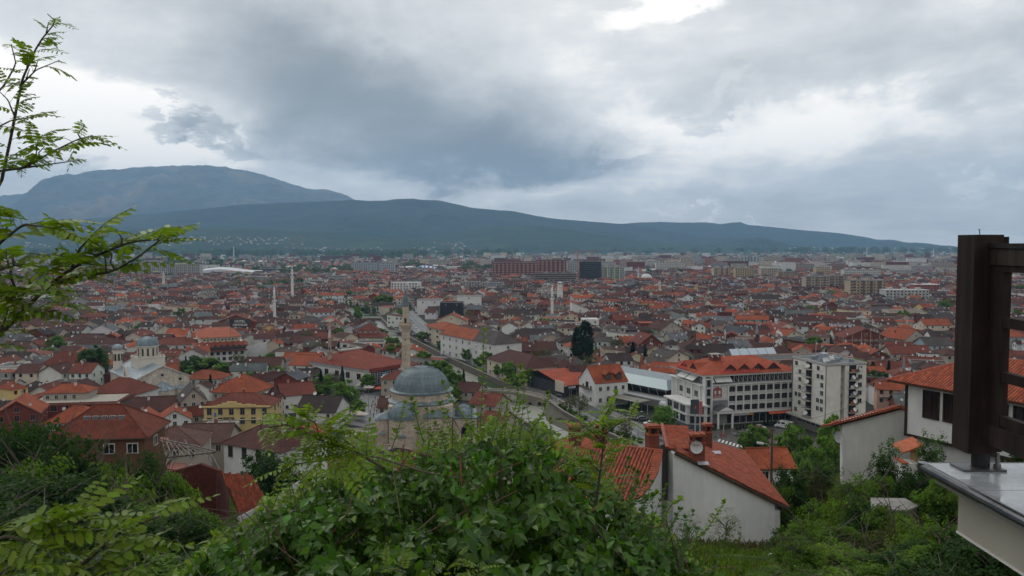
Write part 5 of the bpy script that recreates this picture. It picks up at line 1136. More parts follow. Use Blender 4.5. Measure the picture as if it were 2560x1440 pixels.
def flats(px0,px1,ytop,ybase,wc,label,rc=(.2,.2,.2),depth=14,rot=0,bc=None,style='grid',cat='flats',name='apartment_block',stripe=None):
    P0 = onz((px0+px1)/2,ybase,0);Y = P0.y;w = (px1-px0)*Y/2000;h = 60-(ytop-610)*Y/2000-.0;fl = max(2,round(h/3.1));fh = h/fl
    ro = thing(name,label,cat,(P0.x,Y,0),R(rot));FOOT.append((P0.x,Y+depth/2,w,depth,rot))
    b = MB();b.prism([(-w/2,0),(w/2,0),(w/2,depth),(-w/2,depth)],0,h,'plaster',wc)
    if stripe: 
        for i in range(max(2,int(w/9))): b.box(-w/2+9*(i+.5),-.15,h/2,3.2,.3,h-.2,'plaster',stripe)
    b.build('wall',ro)
    b = MB();b.box(0,depth/2,h+.3,w+.8,depth+.8,.6,'concrete',rc)
    for i in range(max(1,int(w/14))): b.box(-w/2+7+i*14,depth/2,h+1.5,4,4,2.2,'plaster',wc)
    b.build('roof',ro)
    wn = MB();n = max(2,int(w/3.4));bc = bc or tuple(c*.9 for c in wc)
    for f in range(fl):
        for i in range(n):
            x = -w/2+w*(i+.5)/n
            if style == 'bands': continue
            wn.face([(x-.85,-.02-(.3 if stripe else 0),f*fh+.9),(x+.85,-.02-(.3 if stripe else 0),f*fh+.9),(x+.85,-.02-(.3 if stripe else 0),f*fh+2.4),(x-.85,-.02-(.3 if stripe else 0),f*fh+2.4)],'glass_dark',(0,0,0))
        if style == 'bands':
            wn.box(0,-.01,f*fh+1.9,w-.4,.06,1.3,'glass_dark',(0,0,0))
    tag(wn.build('window',ro),kind='stuff')
    bl = MB();k = max(1,int(w/7))
    for f in range(fl):
        for i in range(k):
            x = -w/2+w*(i+.5)/k
            if style == 'bands': bl.box(0,-.7,f*fh+.6,w*.98,1.2,1.0,'plaster',bc);break
            bl.box(x,-.6,f*fh+.7,3.4,1.1,1.0,'plaster',bc)
    tag(bl.build('balcony',ro),kind='stuff');return ro
GY,CRM,BRK,OFF = (.42,.41,.38),(.50,.43,.32),(.26,.075,.05),(.58,.56,.5)
flats(338,425,662,697,GY,'grey-cream flats behind the locust branch tip',bc=(.3,.28,.25));flats(428,500,661,697,GY,'grey flats with deep balconies beside the white arena',bc=(.3,.28,.25))
flats(878,946,656,686,(.42,.45,.47),'blue-grey slab of flats in front of the green hills');flats(948,986,657,686,(.42,.45,.47),'narrow grey flats beside the blue-grey slab')
flats(655,700,672,686,(.10,.16,.24),'low dark blue glass office',style='bands',bc=(.1,.18,.28),name='office',cat='office')
flats(1232,1345,657,698,BRK,'dark red brick apartment complex with cream balcony stripes',bc=(.5,.45,.36),stripe=(.22,.06,.045));flats(1340,1416,650,692,BRK,'taller wing of the red brick complex behind',bc=(.5,.45,.36),stripe=(.22,.06,.045))
flats(1338,1440,684,714,(.22,.12,.09),'unfinished concrete frame with brick infill below the red complex',style='bands',bc=(.3,.26,.22),name='unfinished_building',cat='unfinished building')
sct = flats(1449,1503,654,712,(.10,.10,.10),'dark tower wrapped in scaffolding',style='bands',bc=(.07,.07,.07),name='scaffolded_tower',cat='tower')
flats(1506,1561,668,712,(.50,.50,.47),'white apartment block with green stripe beside the scaffolded tower',stripe=(.27,.36,.14),bc=(.2,.2,.2))
flats(1418,1446,655,690,(.45,.46,.46),'pale grey flats between red complex and scaffolded tower')
flats(1535,1582,650,672,(.36,.15,.10),'brick-pink flats behind the green-striped block');flats(1580,1645,653,676,OFF,'off-white flats stretching across mid distance');flats(1640,1712,656,682,OFF,'pale flats with many bays in mid distance');flats(1702,1732,644,668,CRM,'cream flats taller than their neighbours');flats(1730,1766,647,667,(.5,.52,.53),'white-blue flats at the end of the row')
flats(1852,1905,642,662,(.55,.56,.56),'white and dark striped tower block toward the plain',stripe=(.12,.12,.13));flats(1908,1960,643,660,CRM,'cream row beyond the striped white block')
flats(1784,1826,670,700,CRM,'cream flats with red stair towers',stripe=(.3,.12,.08));flats(1838,1884,671,702,(.46,.37,.22),'yellow-brown flats with balconies above brick roofs');flats(1902,1944,672,698,CRM,'cream flats with pitched corner bays',stripe=(.42,.35,.26));flats(1946,1986,680,705,(.38,.30,.21),'tan flats with vertical fins',stripe=(.25,.18,.13))
flats(2014,2072,692,736,(.40,.35,.27),'tall tan flats with brown vertical stripes',stripe=(.2,.11,.08));flats(2072,2116,690,734,(.36,.31,.25),'tan flats joined to the striped tower block',stripe=(.24,.14,.11));flats(2124,2214,702,752,(.44,.36,.25),'large tan block of flats with dark brown bays',stripe=(.16,.09,.07))
flats(2214,2322,726,762,(.46,.45,.42),'wide grey-white flats below the white-roofed hall',rc=(.5,.5,.5));flats(2288,2348,712,740,(.30,.10,.07),'brick hall with shiny white roof',rc=(.66,.68,.7));flats(2075,2110,660,684,(.32,.2,.15),'brown tower block in the far housing estate');flats(2110,2202,674,698,OFF,'long pale block in the far housing estate');flats(1990,2035,660,686,(.36,.33,.3),'grey block in the far housing estate');flats(2225,2300,676,694,(.45,.43,.4),'low grey block in the far housing estate');flats(2310,2380,680,696,(.42,.4,.37),'grey block nearest the timber post in the far estate')
flats(2040,2075,668,694,(.50,.38,.24),'cream gabled tower block in the far estate');flats(820,870,690,712,OFF,'white commercial block before the blue-grey slab',style='bands');flats(1205,1255,708,730,GY,'grey flats in mid town',bc=(.3,.28,.25));flats(1150,1200,706,728,GY,'grey flats with brown balconies in mid town',bc=(.25,.18,.15))
flats(60,120,640,660,GY,'pale flats low on the far side of town behind leaves');flats(800,880,640,650,(.25,.1,.07),'long brick factory beyond the parkland',style='bands',bc=(.2,.09,.07),name='factory',cat='factory')
for (a,c_,yt,yb_,wc,lb_) in ((1762,1792,647,668,(.40,.2,.14),'pinkish brick tower at the end of the pale row'),(1590,1640,640,652,OFF,'far pale flats peeping over the off-white row'),(1962,2004,645,665,(.35,.14,.1),'reddish slab beyond the cream row'),(2120,2162,650,672,OFF,'off-white tower above the long pale block'),(2182,2232,652,671,(.38,.3,.22),'tan far flats above the low grey block'),(2240,2292,655,677,OFF,'stepped off-white flats toward the timber post'),(2328,2384,655,680,(.4,.36,.3),'beige far flats touching the timber post'),(1128,1172,690,707,OFF,'pale flats behind the scaffolded white building'),(1058,1112,697,715,(.36,.34,.3),'grey block behind the scaffolded white building'),(760,812,700,717,OFF,'white commercial block near the lone white minaret'),(1262,1300,648,672,BRK,'red brick wing rising behind the main red complex'),(1500,1540,655,676,(.48,.46,.42),'pale flats peeping over the green-striped block')): flats(a,c_,yt,yb_,wc,lb_)
# white arena with sweeping roof, striped air dome
ar = thing('arena','long low white arena with sweeping roof beside grey flats','arena',onz(572,692,0));Ya = ar.location.y;wa = 145*Ya/2000;FOOT.append((ar.location.x,Ya+12,wa,30,0))
b = MB()
for i in range(12):
    x0,x1 = -wa/2+wa*i/12,-wa/2+wa*(i+1)/12;z = lambda u: 14+3*math.sin((u/wa+.5)*math.pi*1.6)
    b.hexa([(x0,0,7),(x1,0,7),(x1,30,8),(x0,30,8)],[(x0,1.5,z(x0)-3),(x1,1.5,z(x1)-3),(x1,28,z(x1)),(x0,28,z(x0))],'paint',(.48,.49,.5))
b.build('roof',ar);b = MB();b.box(0,15,3.5,wa*.96,27,7,'plaster',(.4,.4,.42));b.build('wall',ar);b = MB();b.box(6,-.0,9.4,wa*.35,.5,1.0,'paint',(.5,.14,.05));b.build('sign_band',ar)
ad = thing('air_dome','blue and white striped air dome on the far edge of town','sports dome',onz(1063,679,0));Yd = ad.location.y;wd = 64*Yd/2000;FOOT.append((ad.location.x,Yd,wd,30,0))
for i in range(12):
    b = MB();x0 = -wd/2+wd*i/12;n = 8;cc_ = (.62,.64,.66) if i % 2 == 0 else (.05,.14,.33);hf = lambda t: 13*math.sin(math.pi*min(max(t,.06),.94))**.4
    A_ = [(x0,14-14*math.cos(math.pi*k/n),hf(i/12)*math.sin(math.pi*k/n)) for k in range(n+1)];B_ = [(x0+wd/12,14-14*math.cos(math.pi*k/n),hf((i+1)/12)*math.sin(math.pi*k/n)) for k in range(n+1)]
    for k in range(n): b.face([A_[k],B_[k],B_[k+1],A_[k+1]],'paint',cc_)
    b.build('fabric_panel',ad)
gh = thing('sports_hall','white ribbed sports hall beside the striped air dome','hall',onz(1132,681,0));wg = 46*gh.location.y/2000;b = MB();b.box(0,14,4,wg,26,8,'plaster',(.55,.55,.53));b.build('wall',gh);b = MB()
for i in range(9): b.lathe([(6,0),(6,2.2)],10,'paint',(.55,.54,.5),0,0,0,math.pi) if 0 else b.box(-wg/2+wg*(i+.5)/9,14,10,wg/9*.8,24,4,'paint',(.58,.57,.53))
b.build('roof',gh)
wm_ = thing('domed_mosque','modern white mosque with one large white dome amid red roofs','mosque',onz(1618,712,0));b = MB();b.box(0,8,4,22,18,8,'plaster',(.6,.58,.54));b.build('wall',wm_);dome_mb(9,8,8,16,0,8,False,(.62,.62,.6)).build('dome',wm_);minaret(1596,1190,3,16,20,27,1.3,(.62,.62,.6),(.5,.5,.5),'pale minaret attached to the modern white mosque',False)

# landmarks for the words on the fill houses
LM = [('the domed stone mosque',onz(1052,1100)),('the cathedral',onz(360,1000)),('the white hotel',onz(1830,1060)),('the block of flats',onz(2075,1080)),('the two poplars',onz(1455,920)),('the shopping centre',onz(910,960)),('the theatre',onz(1130,790)),('the clock tower',Vector((48,800,0))),('the zigzag-eaved hotel',onz(545,900)),
      ('the corner house',onz(1240,920)),('the old arched bridge',onz(1310,1020)),('the yellow school',onz(150,960)),('the beige minaret',onz(822,910)),('the gridded brick gable',onz(2165,880)),('the pink block',onz(1945,910)),('the white screen wall',onz(633,893)),('the long white block',onz(50,770)),('the white slanted wall',onz(1451,800)),('the pale blue house',onz(2350,900)),('the market hall',onz(1620,1010))]
KEEP = [(1125,880,1310,990,420),(1245,925,1640,1130,330),(1160,985,1310,1120,300),(560,790,645,872,432),(930,985,985,1110,262),(1010,770,1260,900,560) if 0 else (1120,850,1200,930,420),(1860,700,1890,701,1),(2080,880,2240,1000,260),(1085,740,1200,790,640),(250,820,470,985,330),(940,700,1180,1080,262),(1650,880,2180,1090,290),(1440,905,1700,1030,330),(820,880,1000,975,345),(575,845,680,900,420),(1180,820,1290,905,440),(480,1005,680,1095,262),(330,1030,520,1100,262)]
def frect(f):
    x,y,w,d,r = f;c,s = math.cos(R(r)),math.sin(R(r));return (Vector((x,y)),Vector((c,s)),Vector((-s,c)),w/2,d/2)
FR = [frect(f) for f in FOOT]
GRID = {}
def gkey(x,y): return (int(x//30),int(y//30))
def reg(fr):
    c = fr[0];r = max(fr[3],fr[4])
    for i in range(int((c.x-r)//30),int((c.x+r)//30)+1):
        for j in range(int((c.y-r)//30),int((c.y+r)//30)+1): GRID.setdefault((i,j),[]).append(fr)
for f in FR: reg(f)
def overlap(a,b,m=.3):
    d = b[0]-a[0]
    for ax in (a[1],a[2],b[1],b[2]):
        ra = a[3]*abs(a[1].dot(ax))+a[4]*abs(a[2].dot(ax));rb = b[3]*abs(b[1].dot(ax))+b[4]*abs(b[2].dot(ax))
        if abs(d.dot(ax)) > ra+rb-m: return False
    return True
def free(fr,m):
    c = fr[0];r = max(fr[3],fr[4]);seen = set()
    for i in range(int((c.x-r)//30),int((c.x+r)//30)+1):
        for j in range(int((c.y-r)//30),int((c.y+r)//30)+1):
            for o in GRID.get((i,j),()):
                if id(o) in seen: continue
                seen.add(id(o))
                if overlap(fr,o,m): return False
    return True
RCX = np.array([p.x for p in RCS]);RCY = np.array([p.y for p in RCS])
PSQ = [sq,pf]
def inpoly(x,y,P_):
    c = False;n = len(P_)
    for i in range(n):
        a,b = P_[i],P_[i-1]
        if (a.y > y) != (b.y > y) and x < (b.x-a.x)*(y-a.y)/(b.y-a.y)+a.x: c = not c
    return c
def blocked(x,y,r):
    if y < YR1+20 and xl(min(y,YR1))-r*.8 < x < xr(min(y,YR1))+r*.8 and y > YR0-5: return True
    if y < 760 and float(np.min((RCX-x)**2+(RCY-y)**2)) < (9.5+r*.8)**2: return True
    for P_ in PSQ:
        if inpoly(x,y,P_): return True
    return False
wr = random.Random(11)
def pickcol(Y):
    rc = wr.choices(['br','re','or','db','gb','gr'],[36,15,15,16,13,5])[0];wc = wr.choices(['wh','cr','be','bk','pk','gy','ye','bl'],[34,24,16,14,3,6,2,1])[0];return rc,wc
def vary(c,rng_,a=.16):
    k = 1+rng_.uniform(-a,a);return tuple(v*k*(1+rng_.uniform(-.05,.05)) for v in c)
cand = []
Y = 196.0
while Y < 1500:
    st = 11.5 if Y < 420 else (13.2 if Y < 800 else 16)
    hwid = .74*Y+25;X = -hwid
    while X < hwid:
        cand.append((X+wr.uniform(-3,3),Y+wr.uniform(-2.5,2.5)));X += st
    Y += st*.86
placed = []
for (x,y) in cand:
    px,py = proj((x,y,0))
    if y > 1050 and ((380 < px < 900 and wr.random() < .5) or (1000 < px < 1240 and wr.random() < .4)): continue
    if px > 2180 and y < 215: continue
    w = wr.uniform(8,16) if wr.random() < .72 or y < 340 else wr.uniform(16,27);d = wr.uniform(7.5,12.5);h = wr.choice([4.2,5.6,6.2,6.6,7.4,8.6]) if y > 240 else wr.uniform(4,5.5)
    base = 12*math.sin(x*.011+y*.006)+wr.gauss(0,9)+(90 if wr.random() < .35 else 0)
    ok = False
    for t_ in range(4):
        fr = frect((x,y,w,d,base))
        if not blocked(x,y,max(w,d)/2) and free(fr,.5 if y > 420 else .2): ok = True;break
        w *= .84;d *= .9
        x += wr.uniform(-2.5,2.5);y += wr.uniform(-2,2)
    if not ok: continue
    rt = wr.choices(['gable','hip','flat','shed'],[56,27,12,5])[0]
    wv,_ = proj((x,y,h+2.5));ptop = proj((x,y,h+3))[1];half = w/2*FPX/y
    if any(a-half < wv < c+half and bb < ptop < dd_ and y < yy_ for a,bb,c,dd_,yy_ in KEEP): 
        continue
    reg(fr);placed.append((x,y,w,d,h,base,rt,*pickcol(y)))
placed.sort(key=lambda p: -(p[2]+p[4])/p[1])
NEAR = 292-NHAND;near,rest = placed[:NEAR],placed[NEAR:]
TYN = {'gable': 'gabled','hip': 'hipped','flat': 'flat-roofed','shed': 'lean-to'}
infos = {}
for p in near:
    x,y = p[0],p[1];k = min(range(len(LM)),key=lambda i: (LM[i][1].x-x)**2+(LM[i][1].y-y)**2);lm = LM[k];dx,dy = x-lm[1].x,y-lm[1].y
    rel = ('behind' if dy > 0 else 'in front of') if abs(dy) > abs(dx)*1.1 else ('right of' if dx > 0 else 'left of')
    infos.setdefault((p[7],p[6],p[8],rel,lm[0]),[]).append((math.hypot(dx,dy),p))
ORD = ['','second ','third ','fourth ','fifth ','sixth ','seventh ','eighth ','ninth ']
for key,L_ in infos.items():
    L_.sort(key=lambda q: q[0])
    for i,(_,p) in enumerate(L_):
        rc,rt,wc,rel,lm = key;x,y,w,d,h,base = p[:6]
        far_ = ['closest','second closest','third closest','fourth closest','fifth closest','sixth closest'][min(i,5)] if len(L_) > 1 else ''
        lab = f"{TYN[rt]} {WALLN[wc]} house, {ROOFN[rc].replace(' tiled', '')} roof, {rel} {lm}" + (f", {far_} such" if far_ else '')
        Z = float(tz(x,y)) if y < 200 else 0
        house((x,y,Z),w,d,h,rt,vary(ROOF[rc],wr),vary(WALL[wc],wr,.1),rot=base if abs(base) < 60 else base-90 if False else base,label=lab,dishes=wr.choice([0,1,1,2]),chim=wr.choice([0,1,1,2]),foot=False,indiv=(y < 330),
              balcony=(wr.random() < .2 and h > 5.5),wm='brickwork' if wc == 'bk' else None,frame=wr.choice([(.6,.58,.54),(.15,.1,.08),(.35,.3,.26)]),sky=wr.choice([0,0,0,2]) if rt == 'gable' else 0,group='houses packed together in the old town')
# everything farther off: one mass of real little houses
def mass(items,name,label,lod):
    V,F4,M,Cc = [],[],[],[];mats = ['plaster','roof','glass_dark','paint','brickwork']
    def quad(a,b_2,c,d,m,col):
        i = len(V);V.extend((a,b_2,c,d));F4.append((i,i+1,i+2,i+3));M.append(m);Cc.append(col)
    q = random.Random(5)
    for (x,y,w,d,h,base,rt,rc,wc) in items:
        c,s = math.cos(R(base)),math.sin(R(base));T = lambda u,v,z: (x+u*c-v*s,y+u*s+v*c,z)
        a,b2 = w/2,d/2;wl = vary(WALL[wc],q,.18);rl = vary(ROOF[rc],q,.25);wmi = 4 if wc == 'bk' else 0;rh = {'gable': d*.27,'hip': d*.25,'flat': 0,'shed': 1.5}[rt]
        zl,zr_ = (h+rh,h) if rt == 'shed' else (h,h)
        quad(T(-a,-b2,0),T(a,-b2,0),T(a,-b2,zr_),T(-a,-b2,zl),wmi,wl);quad(T(a,-b2,0),T(a,b2,0),T(a,b2,zr_),T(a,-b2,zr_),wmi,wl);quad(T(a,b2,0),T(-a,b2,0),T(-a,b2,zl),T(a,b2,zr_),wmi,wl);quad(T(-a,b2,0),T(-a,-b2,0),T(-a,-b2,zl),T(-a,b2,zl),wmi,wl)
        o = .5;
        if rt == 'gable':
            quad(T(-a-o,-b2-o,h-.25),T(a+o,-b2-o,h-.25),T(a+o,0,h+rh),T(-a-o,0,h+rh),1,rl);quad(T(a+o,b2+o,h-.25),T(-a-o,b2+o,h-.25),T(-a-o,0,h+rh),T(a+o,0,h+rh),1,rl)
            quad(T(a,-b2,h),T(a,b2,h),T(a,0,h+rh-.1),T(a,0,h+rh-.1),wmi,wl);quad(T(-a,b2,h),T(-a,-b2,h),T(-a,0,h+rh-.1),T(-a,0,h+rh-.1),wmi,wl)
        elif rt == 'hip':
            r = max(a-b2,.2);quad(T(-a-o,-b2-o,h-.1),T(a+o,-b2-o,h-.1),T(r,0,h+rh),T(-r,0,h+rh),1,rl);quad(T(a+o,b2+o,h-.1),T(-a-o,b2+o,h-.1),T(-r,0,h+rh),T(r,0,h+rh),1,rl)
            quad(T(a+o,-b2-o,h-.1),T(a+o,b2+o,h-.1),T(r,0,h+rh),T(r,0,h+rh),1,rl);quad(T(-a-o,b2+o,h-.1),T(-a-o,-b2-o,h-.1),T(-r,0,h+rh),T(-r,0,h+rh),1,rl)
        elif rt == 'flat': quad(T(-a-.2,-b2-.2,h+.1),T(a+.2,-b2-.2,h+.1),T(a+.2,b2+.2,h+.1),T(-a-.2,b2+.2,h+.1),1,rl)
        else: quad(T(-a-o,-b2-o,zl+.1),T(a+o,-b2-o,zr_+.1),T(a+o,b2+o,zr_+.1),T(-a-o,b2+o,zl+.1),1,rl)
        if lod:
            n = max(2,int(w/3));
            for r_ in range(max(1,int(h/2.9))):
                z = h-1.9-r_*2.9
                if z < .4: break
                for i in range(n):
                    if q.random() < .2: continue
                    u = -a+w*(i+.5)/n;quad(T(u-.55,-b2-.06,z),T(u+.55,-b2-.06,z),T(u+.55,-b2-.06,z+1.3),T(u-.55,-b2-.06,z+1.3),2,(0,0,0))
                sg_ = 1 if x < 0 else -1
                for i in range(2):
                    v = -b2+d*(i+.5)/2;A2 = [T(sg_*(a+.06),v-.5*sg_,z),T(sg_*(a+.06),v+.5*sg_,z),T(sg_*(a+.06),v+.5*sg_,z+1.3),T(sg_*(a+.06),v-.5*sg_,z+1.3)];quad(*A2,2,(0,0,0))
            if q.random() < .5:
                u,v = q.uniform(-.3,.3)*w,q.uniform(-.2,.2)*d;cz = h+rh+.5;e = .4;cc2 = q.choice([(.4,.35,.3),(.22,.08,.05)])
                P8 = [T(u-e,v-e,h),T(u+e,v-e,h),T(u+e,v+e,h),T(u-e,v+e,h),T(u-e,v-e,cz),T(u+e,v-e,cz),T(u+e,v+e,cz),T(u-e,v+e,cz)]
                for f in ((0,1,5,4),(1,2,6,5),(3,0,4,7),(4,5,6,7)): quad(*[P8[k] for k in f],3,cc2)
            for _ in range(q.choice([0,1,1,2])):
                u,v = q.uniform(-.45,.45)*w,q.uniform(-.45,.0)*d;z = h+rh*(1-abs(v)/b2)*.9+.9 if rt != 'flat' else h+.9;r = q.uniform(.45,.75)
                if r > .6: pass
                Cn = T(u,v,z);tl = .35*r;quad((Cn[0]-r*.7,Cn[1],Cn[2]-r*.7),(Cn[0]+r*.7,Cn[1],Cn[2]-r*.7),(Cn[0]+r*.7,Cn[1]+tl,Cn[2]+r*.7),(Cn[0]-r*.7,Cn[1]+tl,Cn[2]+r*.7),3,q.choice([(.6,.6,.58),(.62,.62,.6),(.4,.4,.4)]))
                i0 = len(V);V.extend([(Cn[0],Cn[1]-.0,Cn[2]+r),(Cn[0]-r,Cn[1],Cn[2]),(Cn[0],Cn[1]-.0,Cn[2]-r),(Cn[0]+r,Cn[1],Cn[2])]);F4.append((i0,i0+1,i0+2,i0+3));M.append(3);Cc.append((.6,.6,.58))
    return tag(link(name,rawmesh(name,V,F4,mats,M,Cc)),label,'houses',kind='stuff')
mass(rest,'town_houses','dense mass of red and brown roofed houses filling the middle of town',True)
outer = []
q = random.Random(9);Y = 1480.0
def green(px,y): return .5+.5*math.sin(px*.011+y*.0021)*math.cos(px*.004-y*.0013)
while Y < 5600:
    st = 20+(Y-1500)*.014;hwid = .76*Y;X = -hwid
    while X < hwid:
        x,y = X+q.uniform(-8,8),Y+q.uniform(-8,8);px,py = proj((x,y,0));X += st
        dens = .85 if Y < 2600 else (.6 if Y < 3600 else .26)
        if px < 1000: dens *= .62 if Y < 2600 else .5
        if px > 1250 and Y < 3900: dens = max(dens,.72)
        if q.random() > dens*(.55+.75*green(px,y)) or -640 > px or px > 3200: continue
        w,d,h = q.uniform(9,16),q.uniform(9,12),q.choice([4,6,7,9]);fr = frect((x,y,w,d,0))
        if not free(fr,0): continue
        if q.random() < .06: w,d,h = q.uniform(25,60),q.uniform(14,22),q.uniform(8,20) if px > 1300 and Y < 3400 else 7
        bs = q.uniform(-40,40);rt = 'flat' if w > 20 else q.choice(['gable','hip','gable','flat'])
        rc = q.choices(['br','re','or','gr','wt'],[36,26,20,10,8])[0];wc = q.choices(['wh','cr','be','bk','gy'],[36,22,16,20,6])[0]
        outer.append((x,y,w,d,h,bs,rt,rc,wc))
    Y += st*.9
for _ in range(230):
    Y = 1250+q.random()**.9*2600;px = q.uniform(1240,2560) if q.random() < .8 else q.uniform(200,1240);x = (px-1280)/2000*Y;w,d,h = q.uniform(18,46),q.uniform(12,15),q.uniform(11,24);fr = frect((x,Y,w,d,0))
    if free(fr,1): reg(fr);outer.append((x,Y,w,d,h,q.uniform(-20,20),'flat',q.choice(['gr','gr','br','wt']),q.choice(['cr','wh','be','gy','be','bk','bk'])))
mass(outer,'outskirts_houses','small roofs and pale walls of the outskirts thinning into the fields',True)
vil = []
for (px0,px1,y0,y1,n,Yv) in ((300,760,592,612,230,4600),(840,1180,606,616,120,5200),(1180,1300,610,622,90,5600),(1300,2380,617,624,260,6200),(60,330,604,618,80,4700),(900,1010,564,573,40,7300),(760,800,571,574,12,7300),(700,1200,618,628,120,4600)):
    for i in range(int(n*.5)):
        px = q.uniform(px0,px1);P_ = aty(px,q.uniform(y0,y1),Yv);vil.append((P_.x,Yv,max(P_.z,0)))
V_,F_,C_2 = [],[],[]
for (x,y,z) in vil:
    w,h = q.uniform(7,13),q.uniform(3,5);c = q.choice([(.6,.6,.58),(.5,.48,.42),(.25,.12,.09),(.45,.42,.36),(.3,.3,.28)]);i = len(V_)
    zb = z-5
    V_.extend([(x-w/2,y,zb),(x+w/2,y,zb),(x+w/2,y,z+h*.6),(x-w/2,y,z+h*.6),(x-w/2,y+9,zb),(x+w/2,y+9,zb),(x+w/2,y+9,z+h*.6),(x-w/2,y+9,z+h*.6),(x-w/2,y+4.5,z+h),(x+w/2,y+4.5,z+h)])
    F_.extend([(i,i+1,i+2,i+3),(i+1,i+5,i+6,i+2),(i+5,i+4,i+7,i+6),(i+4,i,i+3,i+7),(i+3,i+2,i+9,i+8),(i+6,i+7,i+8,i+9)]);C_2.extend([c]*4+[(.3,.1,.07)]*2)
tag(link('village_houses',rawmesh('village',V_,F_,['plaster'],None,C_2)),'white specks of village houses at the foot of the hills','houses',kind='stuff')
print('HOUSES',NHAND,len(near),len(rest),len(outer),'objects',len(bpy.data.objects))
# ---------------------------------------------------------------- foliage
def leaves_mesh(name,P,size,cols,up=.5,seed=0,matn='leaf',out=None,aspect=.55):
    """P (n,3) leaf centres -> one diamond per leaf, tilted at random, a little skywards / outwards"""
    g = np.random.default_rng(seed);n = len(P);N = g.normal(size=(n,3));N /= np.linalg.norm(N,axis=1,keepdims=True);N[:,2] = np.abs(N[:,2])*.6+up
    if out is not None: N += out
    N /= np.linalg.norm(N,axis=1,keepdims=True);A = np.cross(N,g.normal(size=(n,3)));A /= np.linalg.norm(A,axis=1,keepdims=True)+1e-9;B = np.cross(N,A)
    s = (size*g.uniform(.6,1.35,(n,1)));A = A*s*.5;B = B*s*.5*aspect
    V = np.stack([P-A,P+B,P+A,P-B],1).reshape(-1,3);F = np.arange(4*n).reshape(n,4);return rawmesh(name,V,F,[matn],None,cols)
def leafcols(n,base,seed,var=.28):
    g = np.random.default_rng(seed);k = 1+g.normal(0,var*.5,(n,1));h = g.uniform(-.12,.18,(n,1));c = np.array(base)[None,:]*np.clip(k,.4,1.8);c = c*np.concatenate([1+h,np.ones((n,1)),1-h*.5],1);return np.clip(c,.003,.5)
def crown_points(n,rx,ry,rz,clumps,seed,shell=.55,spread=.22,shape='round'):
    g = np.random.default_rng(seed);u = g.normal(size=(clumps,3));u /= np.linalg.norm(u,axis=1,keepdims=True);r = shell+(1-shell)*g.random((clumps,1))
    c = u*r
    if shape == 'cone': z = g.random((clumps,1))**1.3*2-1;a = g.random((clumps,1))*2*math.pi;rad = (1-(z+1)/2)*(.55+.45*g.random((clumps,1)));c = np.concatenate([rad*np.cos(a),rad*np.sin(a),z],1)
    if shape == 'column': z = g.random((clumps,1))*2-1;a = g.random((clumps,1))*2*math.pi;rad = np.sqrt(np.clip(1-np.abs(z)**3,.04,1))*(.45+.55*g.random((clumps,1)));c = np.concatenate([rad*np.cos(a),rad*np.sin(a),z],1)
    cs = spread*g.uniform(.6,1.4,(clumps,1));k = g.integers(0,clumps,n);d = g.normal(size=(n,3));d *= (g.random((n,1))**.5)/np.linalg.norm(d,axis=1,keepdims=True)
    p = c[k]+d*cs[k]*np.array([1,1,.75]);tone = g.normal(0,.16,clumps)[k]
    return p*np.array([rx,ry,rz]),tone
def crown_mesh(name,n,r,clumps,leaf,base,seed,**kw):
    P,tone = crown_points(n,*r,clumps,seed,**kw);c = leafcols(n,base,seed)*(1+tone[:,None]);return leaves_mesh(name,P,leaf,np.clip(c,.003,.5),seed=seed,out=P/np.linalg.norm(P,axis=1,keepdims=True)*.7)
def branches(h,spread,n,seed,r0,z0=0.0,c=(.09,.07,.055)):
    q = random.Random(seed);b = MB();b.path([(0,0,z0),(q.uniform(-.1,.1),q.uniform(-.1,.1),h*.4),(q.uniform(-.2,.2),q.uniform(-.2,.2),h*.8)],r0,r0*.35,7,'bark',c)
    for i in range(n):
        a = q.uniform(0,2*math.pi);z = h*q.uniform(.3,.75);L_ = spread*q.uniform(.55,1.0);zt = z+L_*q.uniform(.3,.9)
        b.path([(0,0,z),(L_*.5*math.cos(a),L_*.5*math.sin(a),z+(zt-z)*.6),(L_*math.cos(a+.3),L_*math.sin(a+.3),zt)],r0*.38,r0*.08,5,'bark',c)
    return b
G_ROUND,G_DARK,G_SPRING,G_OLIVE,G_FIR = (.10,.19,.022),(.042,.095,.016),(.10,.18,.02),(.085,.09,.030),(.014,.032,.014)
PROTO = {}
def tree_proto(kind,seed):
    k = (kind,seed)
    if k in PROTO: return PROTO[k]
    if kind == 'round': cm = crown_mesh('crown',5200,(1,1,.95),60,.19,G_ROUND,seed);tm = branches(1.6,.7,7,seed,.07).mesh('trunk');z = 1.45
    elif kind == 'darkround': cm = crown_mesh('crown',6500,(1,1,1.25),90,.17,G_DARK,seed);tm = branches(1.9,.7,7,seed,.07).mesh('trunk');z = 1.5
    elif kind == 'bushy': cm = crown_mesh('crown',5200,(1,1,.8),60,.19,G_ROUND,seed,shell=.3,spread=.3);tm = branches(1.2,.7,8,seed,.05).mesh('trunk');z = .85
    elif kind == 'bare': cm = crown_mesh('crown',1300,(1,1,1),60,.13,G_OLIVE,seed,spread=.3);tm = branches(2.0,1.0,26,seed,.06).mesh('trunk');z = 1.4
    elif kind == 'fir': cm = crown_mesh('crown',5200,(.8,.8,2.0),150,.19,G_FIR,seed,shape='cone',spread=.16);tm = branches(3.2,.3,2,seed,.08).mesh('trunk');z = 2.2
    elif kind == 'poplar': cm = crown_mesh('crown',9000,(.62,.62,2.6),200,.20,(.020,.052,.012),seed,shape='column',spread=.17);tm = branches(3.6,.4,8,seed,.09).mesh('trunk');z = 2.9
    PROTO[k] = (cm,tm,z);return PROTO[k]
